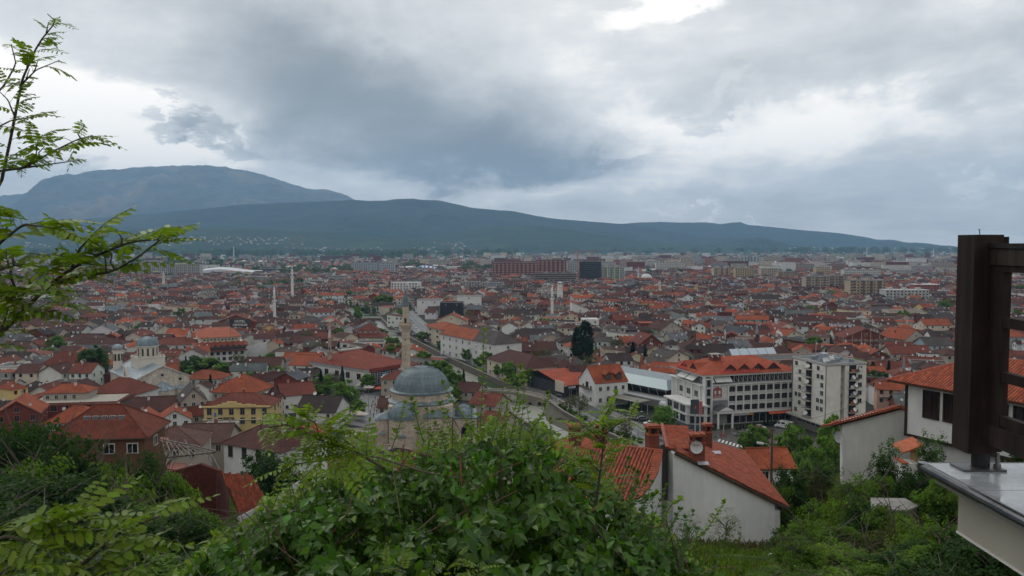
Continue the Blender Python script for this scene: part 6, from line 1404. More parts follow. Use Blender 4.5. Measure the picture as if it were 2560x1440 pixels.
def tree(kind,x,y,s,label,z0=None,seed=0,cat='tree',name=None,group=None,sz=1.0,rz=None):
    cm,tm,z = tree_proto(kind,seed % 3);g0 = float(tz(x,y)) if z0 is None else z0
    r = thing(name or {'fir': 'fir_tree','poplar': 'poplar_tree'}.get(kind,'tree'),label,cat,(x,y,g0),(seed*1.7) % 6.28 if rz is None else rz,group);r.scale = (s,s,s*sz)
    link('crown',cm,r,(0,0,z));link('trunk',tm,r);return r
def TR(kind,px,ytop,wpx,label,Y=None,ybase=None,seed=0,sz=1.0,**k):
    """tree whose crown top is at px, ytop and is wpx wide; its foot at ybase on the plain or at distance Y"""
    P_ = onz(px,ybase,0) if Y is None else aty(px,ytop,Y);Yv = P_.y;s = wpx*Yv/2000/2*(1.3 if kind in ('round','bushy') else 1.12)*{'fir': 1.2,'poplar': 1.6}.get(kind,1.0);hh = {'round': 2.45,'darkround': 2.8,'bushy': 1.7,'bare': 2.4,'fir': 4.2,'poplar': 5.5}[kind]*s
    top = 60-(ytop-610)*Yv/2000;g0 = float(tz(P_.x,Yv)) if Yv < 200 else 0;h = max(top-g0,.5);return tree(kind,P_.x,Yv,s,label,g0,seed,sz=h/hh,**k)
TT = [('round',1058,877,32,936,'round street tree on the quay just beyond the stone dome, first of the row'),('round',1085,902,34,962,'round tree paired with a wider one right above the dome'),('round',1103,900,44,966,'wide round tree above the dome edge on the near quay'),('round',1135,926,36,990,'leafy tree standing on the bank right of the dome'),('bushy',1130,955,40,1000,'low tree at the foot of the dome by the lane'),
      ('round',1103,850,17,880,'small clipped tree on the far quay above the footbridge'),('round',1124,860,17,888,'clipped tree second along the far quay'),('round',1165,873,22,905,'clipped tree in front of the corner house shops'),('round',1217,878,26,918,'street tree at the corner house pavement, tall pair left'),('round',1198,893,24,922,'street tree at the corner house pavement, low one'),('round',1226,892,24,928,'street tree at the corner house pavement, lower pair right'),('round',1245,912,20,945,'small crowned street tree before the cream block'),('round',1271,905,34,958,'fresh green street tree at the cream block, upper of two'),('round',1294,930,34,975,'fresh green street tree at the cream block beside the river wall'),('round',1326,921,23,968,'lone clipped street tree on the pavement before the bridge'),
      ('darkround',235,862,64,962,'big dark round tree between yellow school and cathedral'),('darkround',478,888,60,965,'dark green tree touching the cathedral roof corner'),('round',515,893,74,965,'broad mid green tree behind the cathedral apse'),('darkround',545,898,50,962,'darker tree at the outer end of the cathedral trees'),('fir',712,820,26,872,'dark fir beside the bushy tree near the screen wall'),('bushy',690,832,34,868,'bushy tree left of the dark fir'),('fir',650,892,26,938,'black-green fir among brown roofs below the screen wall'),
      ('poplar',1442,822,24,915,'slimmer of two tall dark poplars'),('poplar',1463,807,36,922,'taller wider of the two dark poplars'),('fir',1512,862,26,905,'fir right next to the poplars'),('fir',1582,858,34,918,'tall broad fir before the brick gable'),('fir',1612,862,20,916,'thin dark conifer between firs and orange roofs'),('fir',1652,874,20,912,'small fir above the cream gable'),('round',1495,868,24,902,'green deciduous tree squeezed between poplars and firs'),('bushy',1550,890,44,920,'olive shrubby tree among the firs'),('bushy',1575,905,50,925,'dense bushes at the foot of the tall fir'),
      ('bushy',1360,795,30,826,'light green tree behind the long dark roof'),('bushy',1395,840,36,862,'spring green shrubs between the dark long roofs'),('round',960,735,34,775,'big dark tree on the upper river bend'),('round',872,726,52,752,'wide green tree group above mid town roofs'),('bushy',990,772,28,795,'green trees beside the road before the stone minaret'),('round',1030,740,24,765,'dark tree left of the theatre'),('bushy',895,765,16,800,'hedge-like bush row along the grassy far bank'),('bushy',975,840,40,880,'bank trees left of the stone minaret, upper'),('bushy',990,858,40,900,'bank trees left of the stone minaret, lower'),('bushy',948,820,30,845,'willow-green shrubs on the grassy bank behind mansard house'),('round',1058,828,26,855,'bare-twigged tree by the parked cars on the quay'),
      ('bare',1450,985,44,1040,'thinly leafed street tree before the orange-roofed villa'),('bare',1425,990,30,1028,'small bare street tree before the villa'),('bare',1565,1045,36,1098,'thin bare tree on the pavement by the market hall'),('bushy',1660,1016,46,1080,'bright spreading tree before the hotel annex'),('bushy',1640,1050,40,1085,'olive shrub tree at the edge of the car park'),
      ('darkround',2190,925,60,985,'large dark fir-like tree right of the block of flats'),('bushy',2205,958,50,995,'green undergrowth below the dark tree by the flats'),('bushy',2080,726,30,748,'spring tree in front of the large tan flats'),('bushy',2102,832,20,852,'small tree against the gridded brick gable'),('bushy',2262,760,26,778,'tree before the wide grey-white flats'),('bushy',2368,748,34,790,'light green tree beside the concrete villa near the post'),('fir',1925,738,16,762,'lone dark tree amid roofs before the tan flats'),('fir',590,725,14,748,'dark conifer left of the lone white minaret'),('bushy',150,800,26,826,'small green tree near the long cream house'),('bushy',620,795,24,822,'green tree behind hotel sign'),('round',120,742,30,770,'dark tree beside the long white block'),('bushy',370,805,60,832,'green garden trees behind the cathedral dome'),('bushy',255,868,30,892,'light green tree left of the cathedral belfry'),('bushy',640,945,34,975,'green bush by the red roofed stone house'),('bushy',672,952,60,985,'olive leafless thicket among brown roofs'),('bushy',895,1000,30,1036,'young leafed tree on the square'),('bare',840,930,60,962,'bare brown trees before the shopping centre front')]
for i,(k,px,yt,wp,yb_,lb) in enumerate(TT): TR(k,px,yt,wp,lb,ybase=yb_,seed=i)
q = random.Random(21)
# hedge of round shrubs beside the road, cone shrubs before the hotel
for i,(px,py) in enumerate([(1402,1016),(1412,1022),(1425,1030),(1437,1037),(1449,1043),(1461,1049),(1528,1078),(1545,1086),(1560,1090),(1568,1093),(1583,1098),(1600,1104)]):
    P_ = onz(px,py+3);tree('bushy',P_.x,P_.y,q.uniform(.9,1.25),'clipped round dark shrub in the row along the river-side pavement',0,i,'shrub','round_shrub','clipped shrubs along the river road')
for i in range(16):
    P_ = onz(1842+i*8.6,1074-i*.9+q.uniform(-2,2));tree('fir',P_.x,P_.y,q.uniform(.55,.95),'small dark cone shrub in the planted strip before the hotel',0,i,'shrub','cone_shrub','cone shrubs before the hotel',sz=.6)
for i in range(14):
    P_ = onz(1395+i*15+q.uniform(-5,5),1050+i*6.2+q.uniform(-4,4),-1.5);tree('bare',P_.x,P_.y,q.uniform(.8,1.5),'sparse brown bush on the slope between road and river',-2.2,i,'bush','bank_bush','bushes on the river slope',sz=.7)
for i,(px,py,s) in enumerate([(1890,1118,4.2),(1920,1122,3.6),(1950,1120,3.4),(1985,1126,4.0),(2020,1128,3.6),(2050,1124,4.2),(2085,1118,3.4),(1965,1140,3.0),(2030,1150,3.4),(2068,1165,3.6)]):
    P_ = aty(px,py,200-i*5);g0 = float(tz(P_.x,P_.y));tree('bushy' if i % 3 else 'round',P_.x,P_.y,s,'full green tree between the car park and the lower gardens',g0,i,'tree','tree','trees behind the lamp post',sz=max(.6,(P_.z-g0+2.5)/(s*1.9)))
# scattered trees in the town and beyond; far belts are one mass
nm = 0
tp = [];GT = {}
for _ in range(2600):
    Y = 300+q.random()**1.3*900;px = q.uniform(-40,2600);x = (px-1280)/2000*Y
    if blocked(x,Y,3) or not free(frect((x,Y,3,3,0)),0): continue
    tp.append((x,Y));
    if len(tp) >= 280: break
for i,(x,y) in enumerate(tp):
    k = min(range(len(LM)),key=lambda j: (LM[j][1].x-x)**2+(LM[j][1].y-y)**2);dx,dy = x-LM[k][1].x,y-LM[k][1].y;kd = q.choice(['bushy','bushy','round','fir','bare']);s = q.uniform(2.6,5.0)*(.5 if kd == 'fir' else 1)
    rel = ('behind ' if dy > 0 else 'in front of ') if abs(dy) > abs(dx)*1.1 else ('right of ' if dx > 0 else 'left of ');key = (kd,rel,LM[k][0]);GT.setdefault(key,[]).append((math.hypot(dx,dy),x,y,s,i))
CWD = ['closest','second closest','third closest','fourth closest','fifth closest','sixth closest','seventh closest','eighth closest','ninth closest','tenth closest','eleventh closest','twelfth closest']
for (kd,rel,lm),L_ in GT.items():
    L_.sort()
    for j,(_,x,y,s,i) in enumerate(L_): tree(kd,x,y,s,{'bushy': 'bushy','round': 'round crowned','fir': 'small dark conifer','bare': 'thinly leafed'}[kd]+' garden tree between roofs '+rel+lm+(', '+CWD[min(j,11)] if len(L_) > 1 else ''),0,i,group='garden trees of the town')
def treemass(pts,name,label,leaf,base,seed,per=70):
    g = np.random.default_rng(seed);C_ = np.array(pts);n = len(C_)*per;k = np.repeat(np.arange(len(C_)),per);u = g.normal(size=(n,3));u /= np.linalg.norm(u,axis=1,keepdims=True);u *= g.random((n,1))**.3
    P_ = C_[k,:3]+u*C_[k,3:4]*np.array([1,1,.8])+np.array([0,0,.8])*C_[k,3:4];c = leafcols(n,base,seed)*(1+g.normal(0,.25,len(C_))[k][:,None]);s = leaf*C_[k,3:4]
    return tag(link(name,leaves_mesh(name,P_,s,np.clip(c,.003,.4),seed=seed,aspect=.8,out=u)),label,'trees',kind='stuff')
pts = []
def belt(px0,px1,y0,y1,n,s0,s1):
    for _ in range(n):
        P_ = onz(q.uniform(px0,px1),q.uniform(y0,y1),0)
        if P_.y > 12800 or (P_.y < 2600 and not free(frect((P_.x,P_.y,4,4,0)),0)): continue
        pts.append((P_.x,P_.y,0,q.uniform(s0,s1)))
belt(0,330,700,722,60,8,13);belt(120,560,655,676,60,9,14);belt(700,880,672,692,70,6,10);belt(1010,1060,664,676,20,8,12);belt(1155,1230,664,684,40,7,11);belt(1640,1720,688,700,30,6,9);belt(820,1050,635,645,120,12,22);belt(-200,700,626,642,500,14,28);belt(700,1300,622,640,500,12,26);belt(1300,2500,623,634,420,12,30)
belt(-100,2600,636,700,700,5,9);belt(-100,2600,690,790,900,3,5.5);belt(560,760,700,745,50,6,9)
treemass(pts,'distant_trees','belts and clumps of dark green trees across the plain and outskirts',.42,(.045,.085,.022),3)
# ---------------------------------------------------------------- near houses with real barrel tiles
TL = (.40,.105,.045)
def tile_mesh(w,l,seg=5,c=TL):
    b = MB();r = w/2;top = [];
    for y,rr_ in ((0,r),(l,r*.86)):
        top.append([(rr_*math.cos(math.pi*i/seg),y,rr_*.75*math.sin(math.pi*i/seg)) for i in range(seg+1)])
    for i in range(seg): b.face([top[0][i+1],top[0][i],top[1][i],top[1][i+1]][::-1],'tile',c)
    inn = [(x*.8,0,z*.75) for x,_,z in top[0]]
    for i in range(seg): b.face([top[0][i],top[0][i+1],inn[i+1],inn[i]],'tile',(c[0]*.8,c[1]*.8,c[2]*.8))
    return b
TILEC = [(.31,.064,.026),(.27,.055,.023),(.34,.078,.034),(.22,.046,.022)]
TILEM = [tile_mesh(.23,.42,c=c).mesh('tile') for c in TILEC]
def frame_plane(P0,P1,P2):
    """origin P0, t along P0->P1 (eave / ridge direction), s up the slope, n outward"""
    t = (P1-P0).normalized();n = t.cross(P2-P0).normalized()
    if n.z < 0: n = -n
    s = n.cross(t)
    if s.z < 0: s = -s
    return t,s,n
def in2(x,y,poly):
    c = False
    for i in range(len(poly)):
        a,b = poly[i],poly[i-1]
        if (a[1] > y) != (b[1] > y) and x < (b[0]-a[0])*(y-a[1])/(b[1]-a[1])+a[0]: c = not c
    return c
def tiled_plane(root,O,t,s,n,poly,pw=.24,pl=.36,maxn=300,seed=0,base=(.30,.075,.035)):
    """poly in (t, s) metres from O. The tiles nearest the viewpoint are single objects, the others one joined part"""
    q = random.Random(seed);M = Matrix((t,s,n)).transposed().to_4x4()
    P3 = [O+t*a+s*b for a,b in poly];b_ = MB();b_.slab([root.matrix_world.inverted() @ (p-n*.03) for p in P3],.12,'tile',(.16,.05,.03),(.10,.07,.05));b_.build('roof_deck',root)
    x0,x1 = min(p[0] for p in poly),max(p[0] for p in poly);y0,y1 = min(p[1] for p in poly),max(p[1] for p in poly);L_ = []
    i = 0;x = x0+pw/2
    while x < x1:
        y = y0
        while y < y1:
            if in2(x,y+pl*.5,poly): L_.append((x+q.uniform(-.012,.012),y+q.uniform(-.012,.012),q.random()))
            y += pl
        x += pw
    L_.sort(key=lambda e: (O+t*e[0]+s*e[1]-CAMP).length)
    rest_ = MB();inv = root.matrix_world.inverted()
    for k,(x,y,r) in enumerate(L_):
        p = O+t*x+s*y+n*(.02+.006*q.random());tilt = Matrix.Rotation(q.gauss(0,.02),4,'Z') @ Matrix.Rotation(.06,4,'X')
        T = inv @ (Matrix.Translation(p) @ M @ tilt)
        if k < maxn:
            o = bpy.data.objects.new('tile',TILEM[int(r*4)]);COL.objects.link(o);o.parent = root;o.matrix_local = T
        else:
            for f in range(1):
                src = TT_SRC[int(r*4)];i0 = len(rest_.v);rest_.v += [tuple(T @ Vector(v)) for v in src.v];rest_.f += [tuple(j+i0 for j in fc) for fc in src.f];rest_.m += src.m;rest_.c += src.c
    if rest_.v: tag(rest_.build('tile',root),kind='stuff')
TT_SRC = [tile_mesh(.23,.42,4,c) for c in TILEC]
def ridge_tiles(root,A,B,w=.30,l=.42,lift=.03):
    d = (B-A);n = int(d.length/(l*.86));me = RIDM
    for i in range(n):
        p = A+d*(i+.0)/n;o = bpy.data.objects.new('ridge_tile',me);COL.objects.link(o);o.parent = root
        q_ = d.normalized();up = Vector((0,0,1));x = q_.cross(up).normalized();z = x.cross(q_);M = Matrix((x,q_,z)).transposed().to_4x4();o.matrix_local = root.matrix_world.inverted() @ (Matrix.Translation(p+Vector((0,0,lift))) @ M @ Matrix.Rotation(.05,4,'X'))
RIDM = tile_mesh(.32,.46,6,(.30,.075,.04)).mesh('ridge_tile')
def solidwall(root,pts,th,m,c,name='wall'):
    """outer face polygon (world points, in one vertical plane) pushed back th metres"""
    n = (pts[1]-pts[0]).cross(pts[2]-pts[0]).normalized()
    if n.dot(CAMP-pts[0]) < 0: n = -n;
    inv = root.matrix_world.inverted();F_ = [inv @ p for p in pts];B_ = [inv @ (p-n*th) for p in pts];k = len(pts);b = MB()
    if (F_[1]-F_[0]).cross(F_[2]-F_[0]).dot(inv.to_3x3() @ n) < 0: F_.reverse();B_.reverse()
    b.add(F_+B_,[tuple(range(k)),tuple(range(2*k-1,k-1,-1))]+[(i,i+k,(i+1) % k+k,(i+1) % k) for i in range(k)],m,c);return b.build(name,root)
def root_at(name,label,cat,P_): r = thing(name,label,cat,P_);bpy.context.view_layer.update();return r
def local2(p,O,t,s): return ((p-O).dot(t),(p-O).dot(s))

# --- the white house with the long gable wall
A1 = aty(1690,1128,59.0);B1 = aty(1972,1268,58.0);D1 = onz(1862,1130,B1.z)
wh = root_at('house','big plain white gable wall under bright orange barrel tiles above the grassy slope','house',Vector((A1.x+3.5,A1.y+6,float(tz(A1.x+3,A1.y+3)))))
nP = (B1-A1).cross(D1-A1).normalized();E1 = onplane(1690,1082,A1,nP)
t_,s_,n_ = frame_plane(B1,D1,A1);poly = [local2(p,B1,t_,s_) for p in (B1,D1,E1,A1)]
tiled_plane(wh,B1,t_,s_,n_,poly,seed=1)
ridge_tiles(wh,D1,E1);
bw = [aty(1683,1136,59.3),aty(1683,1379,59.3),aty(1937,1381,58.4),aty(1937,1246,58.4)]
solidwall(wh,[bw[0]+Vector((0,0,.05)),bw[1]-Vector((0,0,.4)),bw[2]-Vector((0,0,.4)),bw[3]],.5,'plaster',(.78,.77,.75))
solidwall(wh,[bw[1]-Vector((0,-.05,.35)),bw[1]-Vector((0,-.05,2.2)),bw[2]-Vector((0,-.05,2.2)),bw[2]-Vector((0,-.05,.35))],.5,'concrete',(.05,.035,.03),'plinth')
fw = [bw[3]-Vector((0,0,.9)),bw[2]-Vector((0,0,.4)),Vector((D1.x-.6,D1.y-.8,bw[2].z-.4)),Vector((D1.x-.6,D1.y-.8,D1.z-1.2))];solidwall(wh,fw,.4,'plaster',(.66,.65,.63))
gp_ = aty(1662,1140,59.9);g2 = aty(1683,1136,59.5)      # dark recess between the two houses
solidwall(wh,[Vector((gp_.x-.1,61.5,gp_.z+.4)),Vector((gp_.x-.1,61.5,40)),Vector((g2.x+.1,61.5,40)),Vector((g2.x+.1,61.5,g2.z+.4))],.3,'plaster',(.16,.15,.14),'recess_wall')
solidwall(wh,[Vector((g2.x,59.6,g2.z)),Vector((g2.x,59.6,38)),Vector((g2.x,61.4,38)),Vector((g2.x,61.4,g2.z))],.25,'plaster',(.6,.6,.58),'return_wall')
def inroot(root,b,P_,name,rz=0):
    me = b.mesh(name);o = link(name,me,root);o.matrix_local = root.matrix_world.inverted() @ Matrix.Translation(P_) @ Matrix.Rotation(rz,4,'Z');return o
def brick_chimney(root,P_,w,d,h,lab=None,hole=True,rz=0.1):
    c = link('chimney',None,root) if 0 else None
    b = MB();b.box(0,0,h*.32,w,d,h*.64,'brickwork',(.20,.06,.04));b.box(0,0,h*.66,w*1.12,d*1.12,.1,'tile',(.3,.08,.04))
    for sx_ in (-1,1):
        for sy_ in (-1,1): b.box(sx_*w*.38,sy_*d*.36,h*.78,w*.2,d*.24,h*.24,'brickwork',(.2,.06,.04))
    b.box(0,0,h*.78,w*.4,d*.4,h*.22,'paint',(.01,.01,.01));b.box(0,0,h*.92,w*1.25,d*1.2,.12,'tile',(.34,.09,.04))
    o = inroot(root,b,P_,'chimney',rz)
    for i in range(5):
        t = link('cap_tile',TILEM[i % 4],o,(-w*.5+w*.25*i,-d*.6,h*.92+.06));t.scale = (.9,d*3.0,1)
    return o
def onroof(px,py,P0=A1,n=nP): return onplane(px,py,P0,n)
ca = onroof(1742,1150);brick_chimney(wh,ca,.95,.8,2.1,rz=.15)
cb_ = onroof(1768,1118);brick_chimney(wh,cb_+Vector((0,0,-.2)),.62,.6,2.3,rz=.15)
dP = aty(1741,1118,ca.y-.75);db = MB();db.lathe([(.01,0),(.2,.02),(.38,.08),(.46,.13)],24,'paint',(.50,.49,.48));db.lathe([(.47,.125),(.38,.07),(.2,.01),(.01,-.01)],24,'paint',(.42,.42,.42));db.tube((0,-.1,.1),(0,-.45,.38),.015,n=5,c=(.3,.3,.3));db.tube((0,0,-.02),(0,.5,-.35),.03,n=6,c=(.3,.3,.3))
do = db.build('satellite_dish',wh);do.matrix_local = wh.matrix_world.inverted() @ (Matrix.Translation(dP) @ Matrix.Rotation(R(-6),4,'Z') @ Matrix.Rotation(R(82),4,'X'))
tx = textobj('DigitAlb',.13,do,(-.20,.14,.10),(0,0,0),(.45,.04,.04),'dish_logo',.004);dd_ = MB();dd_.tube((-.25,.17,.10),(-.25,.17,.112),.035,n=10,c=(.5,.03,.03));dd_.build('dish_logo',do)
for p_ in (onroof(1758,1165),onroof(1790,1137)):
    b = MB();b.slab([(-.4,-.25,0),(.4,-.25,0),(.4,.25,.12),(-.4,.25,.12)],.03,'metal',(.4,.42,.45));inroot(wh,b,p_+Vector((0,0,.16)),'flashing')
b = MB();b.tube(wh.matrix_world.inverted() @ (B1+Vector((.05,.1,-.12))),wh.matrix_world.inverted() @ (D1+Vector((.05,0,-.12))),.07,n=8,m='metal',c=(.05,.04,.04));b.path([wh.matrix_world.inverted() @ p for p in (B1+Vector((0,.3,-.2)),B1+Vector((-.9,.6,-.8)),bw[3]+Vector((.1,.3,-.9)),bw[2]+Vector((.1,.3,0)))],.045,.045,6,'metal',(.04,.035,.03));b.build('gutter',wh)
b = MB();inv = wh.matrix_world.inverted();b.slab([inv @ (p-n_*.16) for p in (B1,A1,A1+t_*.12,B1+t_*.12)],.14,'wood',(.06,.035,.025));b.build('barge_board',wh)

# --- its neighbour with the flared tiled roof
R1 = aty(1524,1112,61.8);R2 = aty(1655,1128,60.0);V1 = aty(1585,1252,55.8)
ws = root_at('house','old white house with heavily ribbed orange barrel tiles sweeping down beside dark gap','house',Vector((R1.x+2,R1.y,float(tz(R1.x,R1.y)))))
t2,s2,n2 = frame_plane(R1,R2,V1)
if n2.dot(CAMP-R1) < 0: n2 = -n2
W1 = onplane(1340,1290,R1,n2);X1 = onplane(1350,1150,R1,n2);vv = [(1655,1128),(1652,1150),(1645,1180),(1628,1212),(1608,1236),(1585,1254)]
pl_ = [onplane(a,b_2,R1,n2) for a,b_2 in vv];O2 = V1
poly2 = [local2(p,O2,t2,s2) for p in [R1]+pl_+[W1,X1]]
tiled_plane(ws,O2,t2,s2,n2,poly2,pw=.27,pl=.38,seed=2,maxn=300)
ridge_tiles(ws,R1,R2)
for i in range(len(pl_)-1):      # verge tiles laid crosswise along the sweeping edge
    a,b_2 = pl_[i],pl_[i+1];k = max(1,int((b_2-a).length/.23))
    for j in range(k):
        p = a.lerp(b_2,j/k);o = bpy.data.objects.new('verge_tile',RIDM);COL.objects.link(o);o.parent = ws
        ed = (b_2-a).normalized();y_ = n2.cross(ed);y_ = -y_ if y_.x > 0 else y_;x_ = y_.cross(n2);o.matrix_local = ws.matrix_world.inverted() @ (Matrix.Translation(p-y_*.08+n2*.05) @ Matrix((x_,y_,n2)).transposed().to_4x4() @ Matrix.Scale(.9,4,(1,0,0)) @ Matrix.Scale(1.5,4,(0,1,0)))
wl2 = [p-n2*.12 for p in pl_];base2 = [Vector((wl2[0].x,wl2[0].y,39.0)),Vector((wl2[-1].x,wl2[-1].y,39.0))]
inv2 = ws.matrix_world.inverted();b = MB()
for i in range(len(wl2)-1):
    p,q2 = wl2[i],wl2[i+1];b.hexa([inv2 @ Vector((p.x-.3,p.y,38.5)),inv2 @ Vector((q2.x-.3,q2.y,38.5)),inv2 @ Vector((q2.x,q2.y,38.5)),inv2 @ Vector((p.x,p.y,38.5))],[inv2 @ (p-Vector((.3,0,.05))),inv2 @ (q2-Vector((.3,0,.05))),inv2 @ q2,inv2 @ p],'plaster',(.66,.66,.65))
b.build('wall',ws)
fwp = [wl2[-1],Vector((wl2[-1].x,wl2[-1].y+.02,38.5)),Vector((W1.x,W1.y+.4,38.5)),W1-n2*.15];solidwall(ws,fwp,.3,'plaster',(.66,.66,.65))
# raised cross roof with heavy ridge
Q1 = aty(1655,1064,66.0);Q2 = aty(1668,1122,60.6);Q2.z = min(Q2.z,Q1.z)
Ql = aty(1625,1100,62.5);Qr = aty(1705,1118,61.5)
for side,(a,b_2,c) in enumerate(((Q2,Q1,Ql),(Q2,Q1,Qr))):
    tt,ss,nn = frame_plane(a,b_2,c);nn = nn if nn.z > 0 else -nn;dn = -ss*1.0
    L_ = 2.1 if side == 0 else 2.6;O_ = a+dn*L_;tiled_plane(ws,O_,tt,ss,nn,[(0,0),((b_2-a).length,0),((b_2-a).length,L_),(0,L_)],seed=5+side,maxn=60)
ridge_tiles(ws,Q2,Q1,lift=.08)
brick_chimney(ws,aty(1630,1130,61.0)+Vector((0,0,-.1)),.85,.8,2.3,rz=.2)
# rear lean-to slope beyond the ridge and old stacks
b = MB();inv2 = ws.matrix_world.inverted();q1,q2_,q3,q4 = R1+Vector((-.1,.1,.0)),R2+Vector((0,.1,.0)),R2+Vector((.3,4.5,-1.2)),R1+Vector((.2,4.5,-1.4));b.slab([inv2 @ p for p in (q1,q2_,q3,q4)],.15,'roof',(.32,.085,.04));b.build('rear_roof',ws)
for (px,py,w_) in ((1437,1112,.8),(1503,1108,.75)): brick_chimney(ws,aty(px,py,64),w_,w_,1.7,rz=.3)
b = MB();p = aty(1470,1120,64.5);b.slab([inv2 @ (p+Vector(v)) for v in ((-3.2,0,-1.0),(1.0,0,-.3),(1.0,3,.5),(-3.2,3,-.2))],.2,'roof',(.3,.08,.04));b.build('side_roof',ws)

# --- house with the timber-edged oriel: its long wall runs towards the viewpoint
def wp(px,py,Y=62.0): return aty(px,py,Y)
tim = (.030,.019,.015);OA = -math.atan2(.89,.455);ou,ow = Vector((.455,-.89,0)),Vector((.89,.455,0));Ea = Vector((31.15,66.0,48.7));OC = Ea+ow*1.0
orh = root_at('house','white upper bay edged in dark timber under a ribbed orange hipped roof','house',Vector((OC.x,OC.y,40.0)));orh.rotation_euler = (0,0,OA);bpy.context.view_layer.update()
s3 = (ow+Vector((0,0,.45))).normalized();n3 = ou.cross(s3);n3 = n3 if n3.z > 0 else -n3;EL = 15.0
tiled_plane(orh,Ea,ou,s3,n3,[(0,0),(EL,0),(EL-5,5.48),(5,5.48)],seed=3,pw=.25)
inv3 = orh.matrix_world.inverted();t0_ = Ea+ou*5+ow*5+Vector((0,0,2.25));t1_ = Ea+ou*(EL-5)+ow*5+Vector((0,0,2.25));Eb = Ea+ou*EL;Ec = Ea+ow*10;Ed = Eb+ow*10
b = MB();[b.slab([inv3 @ p for p in q4_],.12,'roof',(.28,.065,.03)) for q4_ in ((Ea,t0_,Ec),(Eb,Ed,t1_),(Ec,t0_,t1_,Ed))];b.build('side_roof',orh)
for p,q3 in ((Ea,t0_),(t0_,t1_),(t1_,Eb)): ridge_tiles(orh,p,q3)
def bx3(name,x0,x1,y0,y1,z0,z1,m,c,root=None):
    """box in the house's own frame: x along the wall, y inwards, z above sea"""
    root = root or orh;b = MB();b.box((x0+x1)/2,(y0+y1)/2,(z0+z1)/2-root.location.z,x1-x0,y1-y0,z1-z0,m,c);return b.build(name,root)
zt_,zb_,a0_ = 48.55,44.4,1.14
bx3('wall',a0_,EL-1,0,8,zb_,zt_,'plaster',(.66,.65,.62));bx3('corner_post',a0_-.1,a0_+.14,-.06,.2,zb_-.1,zt_,'wood',tim);bx3('sill_beam',a0_-.1,EL-.9,-.07,.2,zb_-.24,zb_,'wood',tim);bx3('eave_beam',a0_-.1,EL-.9,-.08,.2,zt_-.14,zt_+.02,'wood',tim);bx3('soffit',.25,EL-.25,-.75,8.5,48.52,48.58,'wood',tim)
for dx in (0,1.75,3.6,5.4,7.2,9.0):
    bx3('window',2.74+dx,4.02+dx,-.04,.05,46.15,48.15,'glass_dark',(0,0,0))
    for (x0,x1,z0,z1) in ((2.66,2.78,46.05,48.25),(3.98,4.1,46.05,48.25),(2.66,4.1,48.15,48.27),(2.66,4.1,46.0,46.15),(3.34,3.42,46.15,48.15)): bx3('window_frame',x0+dx,x1+dx,-.1,.06,z0,z1,'wood',tim)
bx3('lower_wall',a0_+.5,EL-1.2,.7,8,zb_-6,zb_-.24,'plaster',(.62,.61,.58))
zz_ = wp(2255,1160,60).z;gx = wp(2258,1170,60).x
gwl = thing('garden_wall','short stub of white garden wall with orange coping by the porch','wall',(gx,60,zz_-1.6));b = MB();b.box(.6,.7,.8,1.2,1.4,1.6,'plaster',(.64,.63,.60));b.build('pier',gwl);b = MB();b.box(.15,.7,1.66,.45,1.6,.1,'tile',TL);b.build('coping',gwl)
pr_ = wp(2280,1110,60.8);b = MB();b.slab([inv3 @ (pr_+Vector(v)) for v in ((-1.0,-.6,-.5),(.6,-.6,.1),(.6,1.2,.3),(-1.0,1.2,-.3))],.12,'tile',TL);b.build('porch_roof',orh);b = MB();b.box(*(inv3 @ (pr_+Vector((.35,.3,-1.2)))),.5,.3,2.4,'plaster',(.40,.27,.13));b.build('porch_wall',orh)
# --- white gable wall joined on its river side
YG = 67.5;gw = root_at('house','wide white side wall under thin orange roof line beside the timber-edged bay','house',Vector((wp(2180,1100,YG).x,YG+3,float(tz(wp(2180,1100,YG).x,YG))-1)))
gp2 = [wp(2106,1052,YG),wp(2106,1215,YG),wp(2296,1215,YG),wp(2296,1040,YG),wp(2252,1020,YG)];solidwall(gw,gp2,.5,'plaster',(.66,.65,.62))
invg = gw.matrix_world.inverted();b = MB()
for (p,q3) in (((2084,1058),(2252,1014)),((2252,1014),(2300,1036))):
    P_,Q_ = wp(*p,YG-.5),wp(*q3,YG-.5);b.slab([invg @ P_,invg @ Q_,invg @ (Q_+Vector((0,3,-.9))),invg @ (P_+Vector((0,3,-.9)))],.16,'roof',(.34,.085,.04))
b.build('roof',gw);
for (p,q3) in (((2084,1058),(2252,1014)),((2252,1014),(2300,1036))):
    P_,Q_ = wp(*p,YG-.55),wp(*q3,YG-.55);d = Q_-P_;k = int(d.length/.24)
    for i in range(k):
        o = bpy.data.objects.new('verge_tile',TILEM[i % 4]);COL.objects.link(o);o.parent = gw;u = d.normalized();y_ = Vector((0,1,0));o.matrix_local = invg @ (Matrix.Translation(P_+d*i/k+Vector((0,-.05,.02))) @ Matrix((u,y_,u.cross(y_))).transposed().to_4x4())
b = MB();P_,Q_ = wp(2084,1062,YG-.5),wp(2252,1019,YG-.5);b.slab([invg @ P_,invg @ Q_,invg @ (Q_-Vector((0,0,.22))),invg @ (P_-Vector((0,0,.22)))][::-1] if 0 else [invg @ (P_+Vector((0,.1,-.1))),invg @ (Q_+Vector((0,.1,-.1))),invg @ (Q_+Vector((0,.45,-.1))),invg @ (P_+Vector((0,.45,-.1)))],.12,'wood',tim);b.build('barge_board',gw)
dk = wp(2093,1093,66.8);o = link('satellite_dish',DISHM[1],gw);o.matrix_local = invg @ (Matrix.Translation(dk) @ Matrix.Rotation(.4,4,'Z') @ Matrix.Rotation(R(75),4,'X') @ Matrix.Scale(1.05,4));o['label'] = 'dark grey dish'

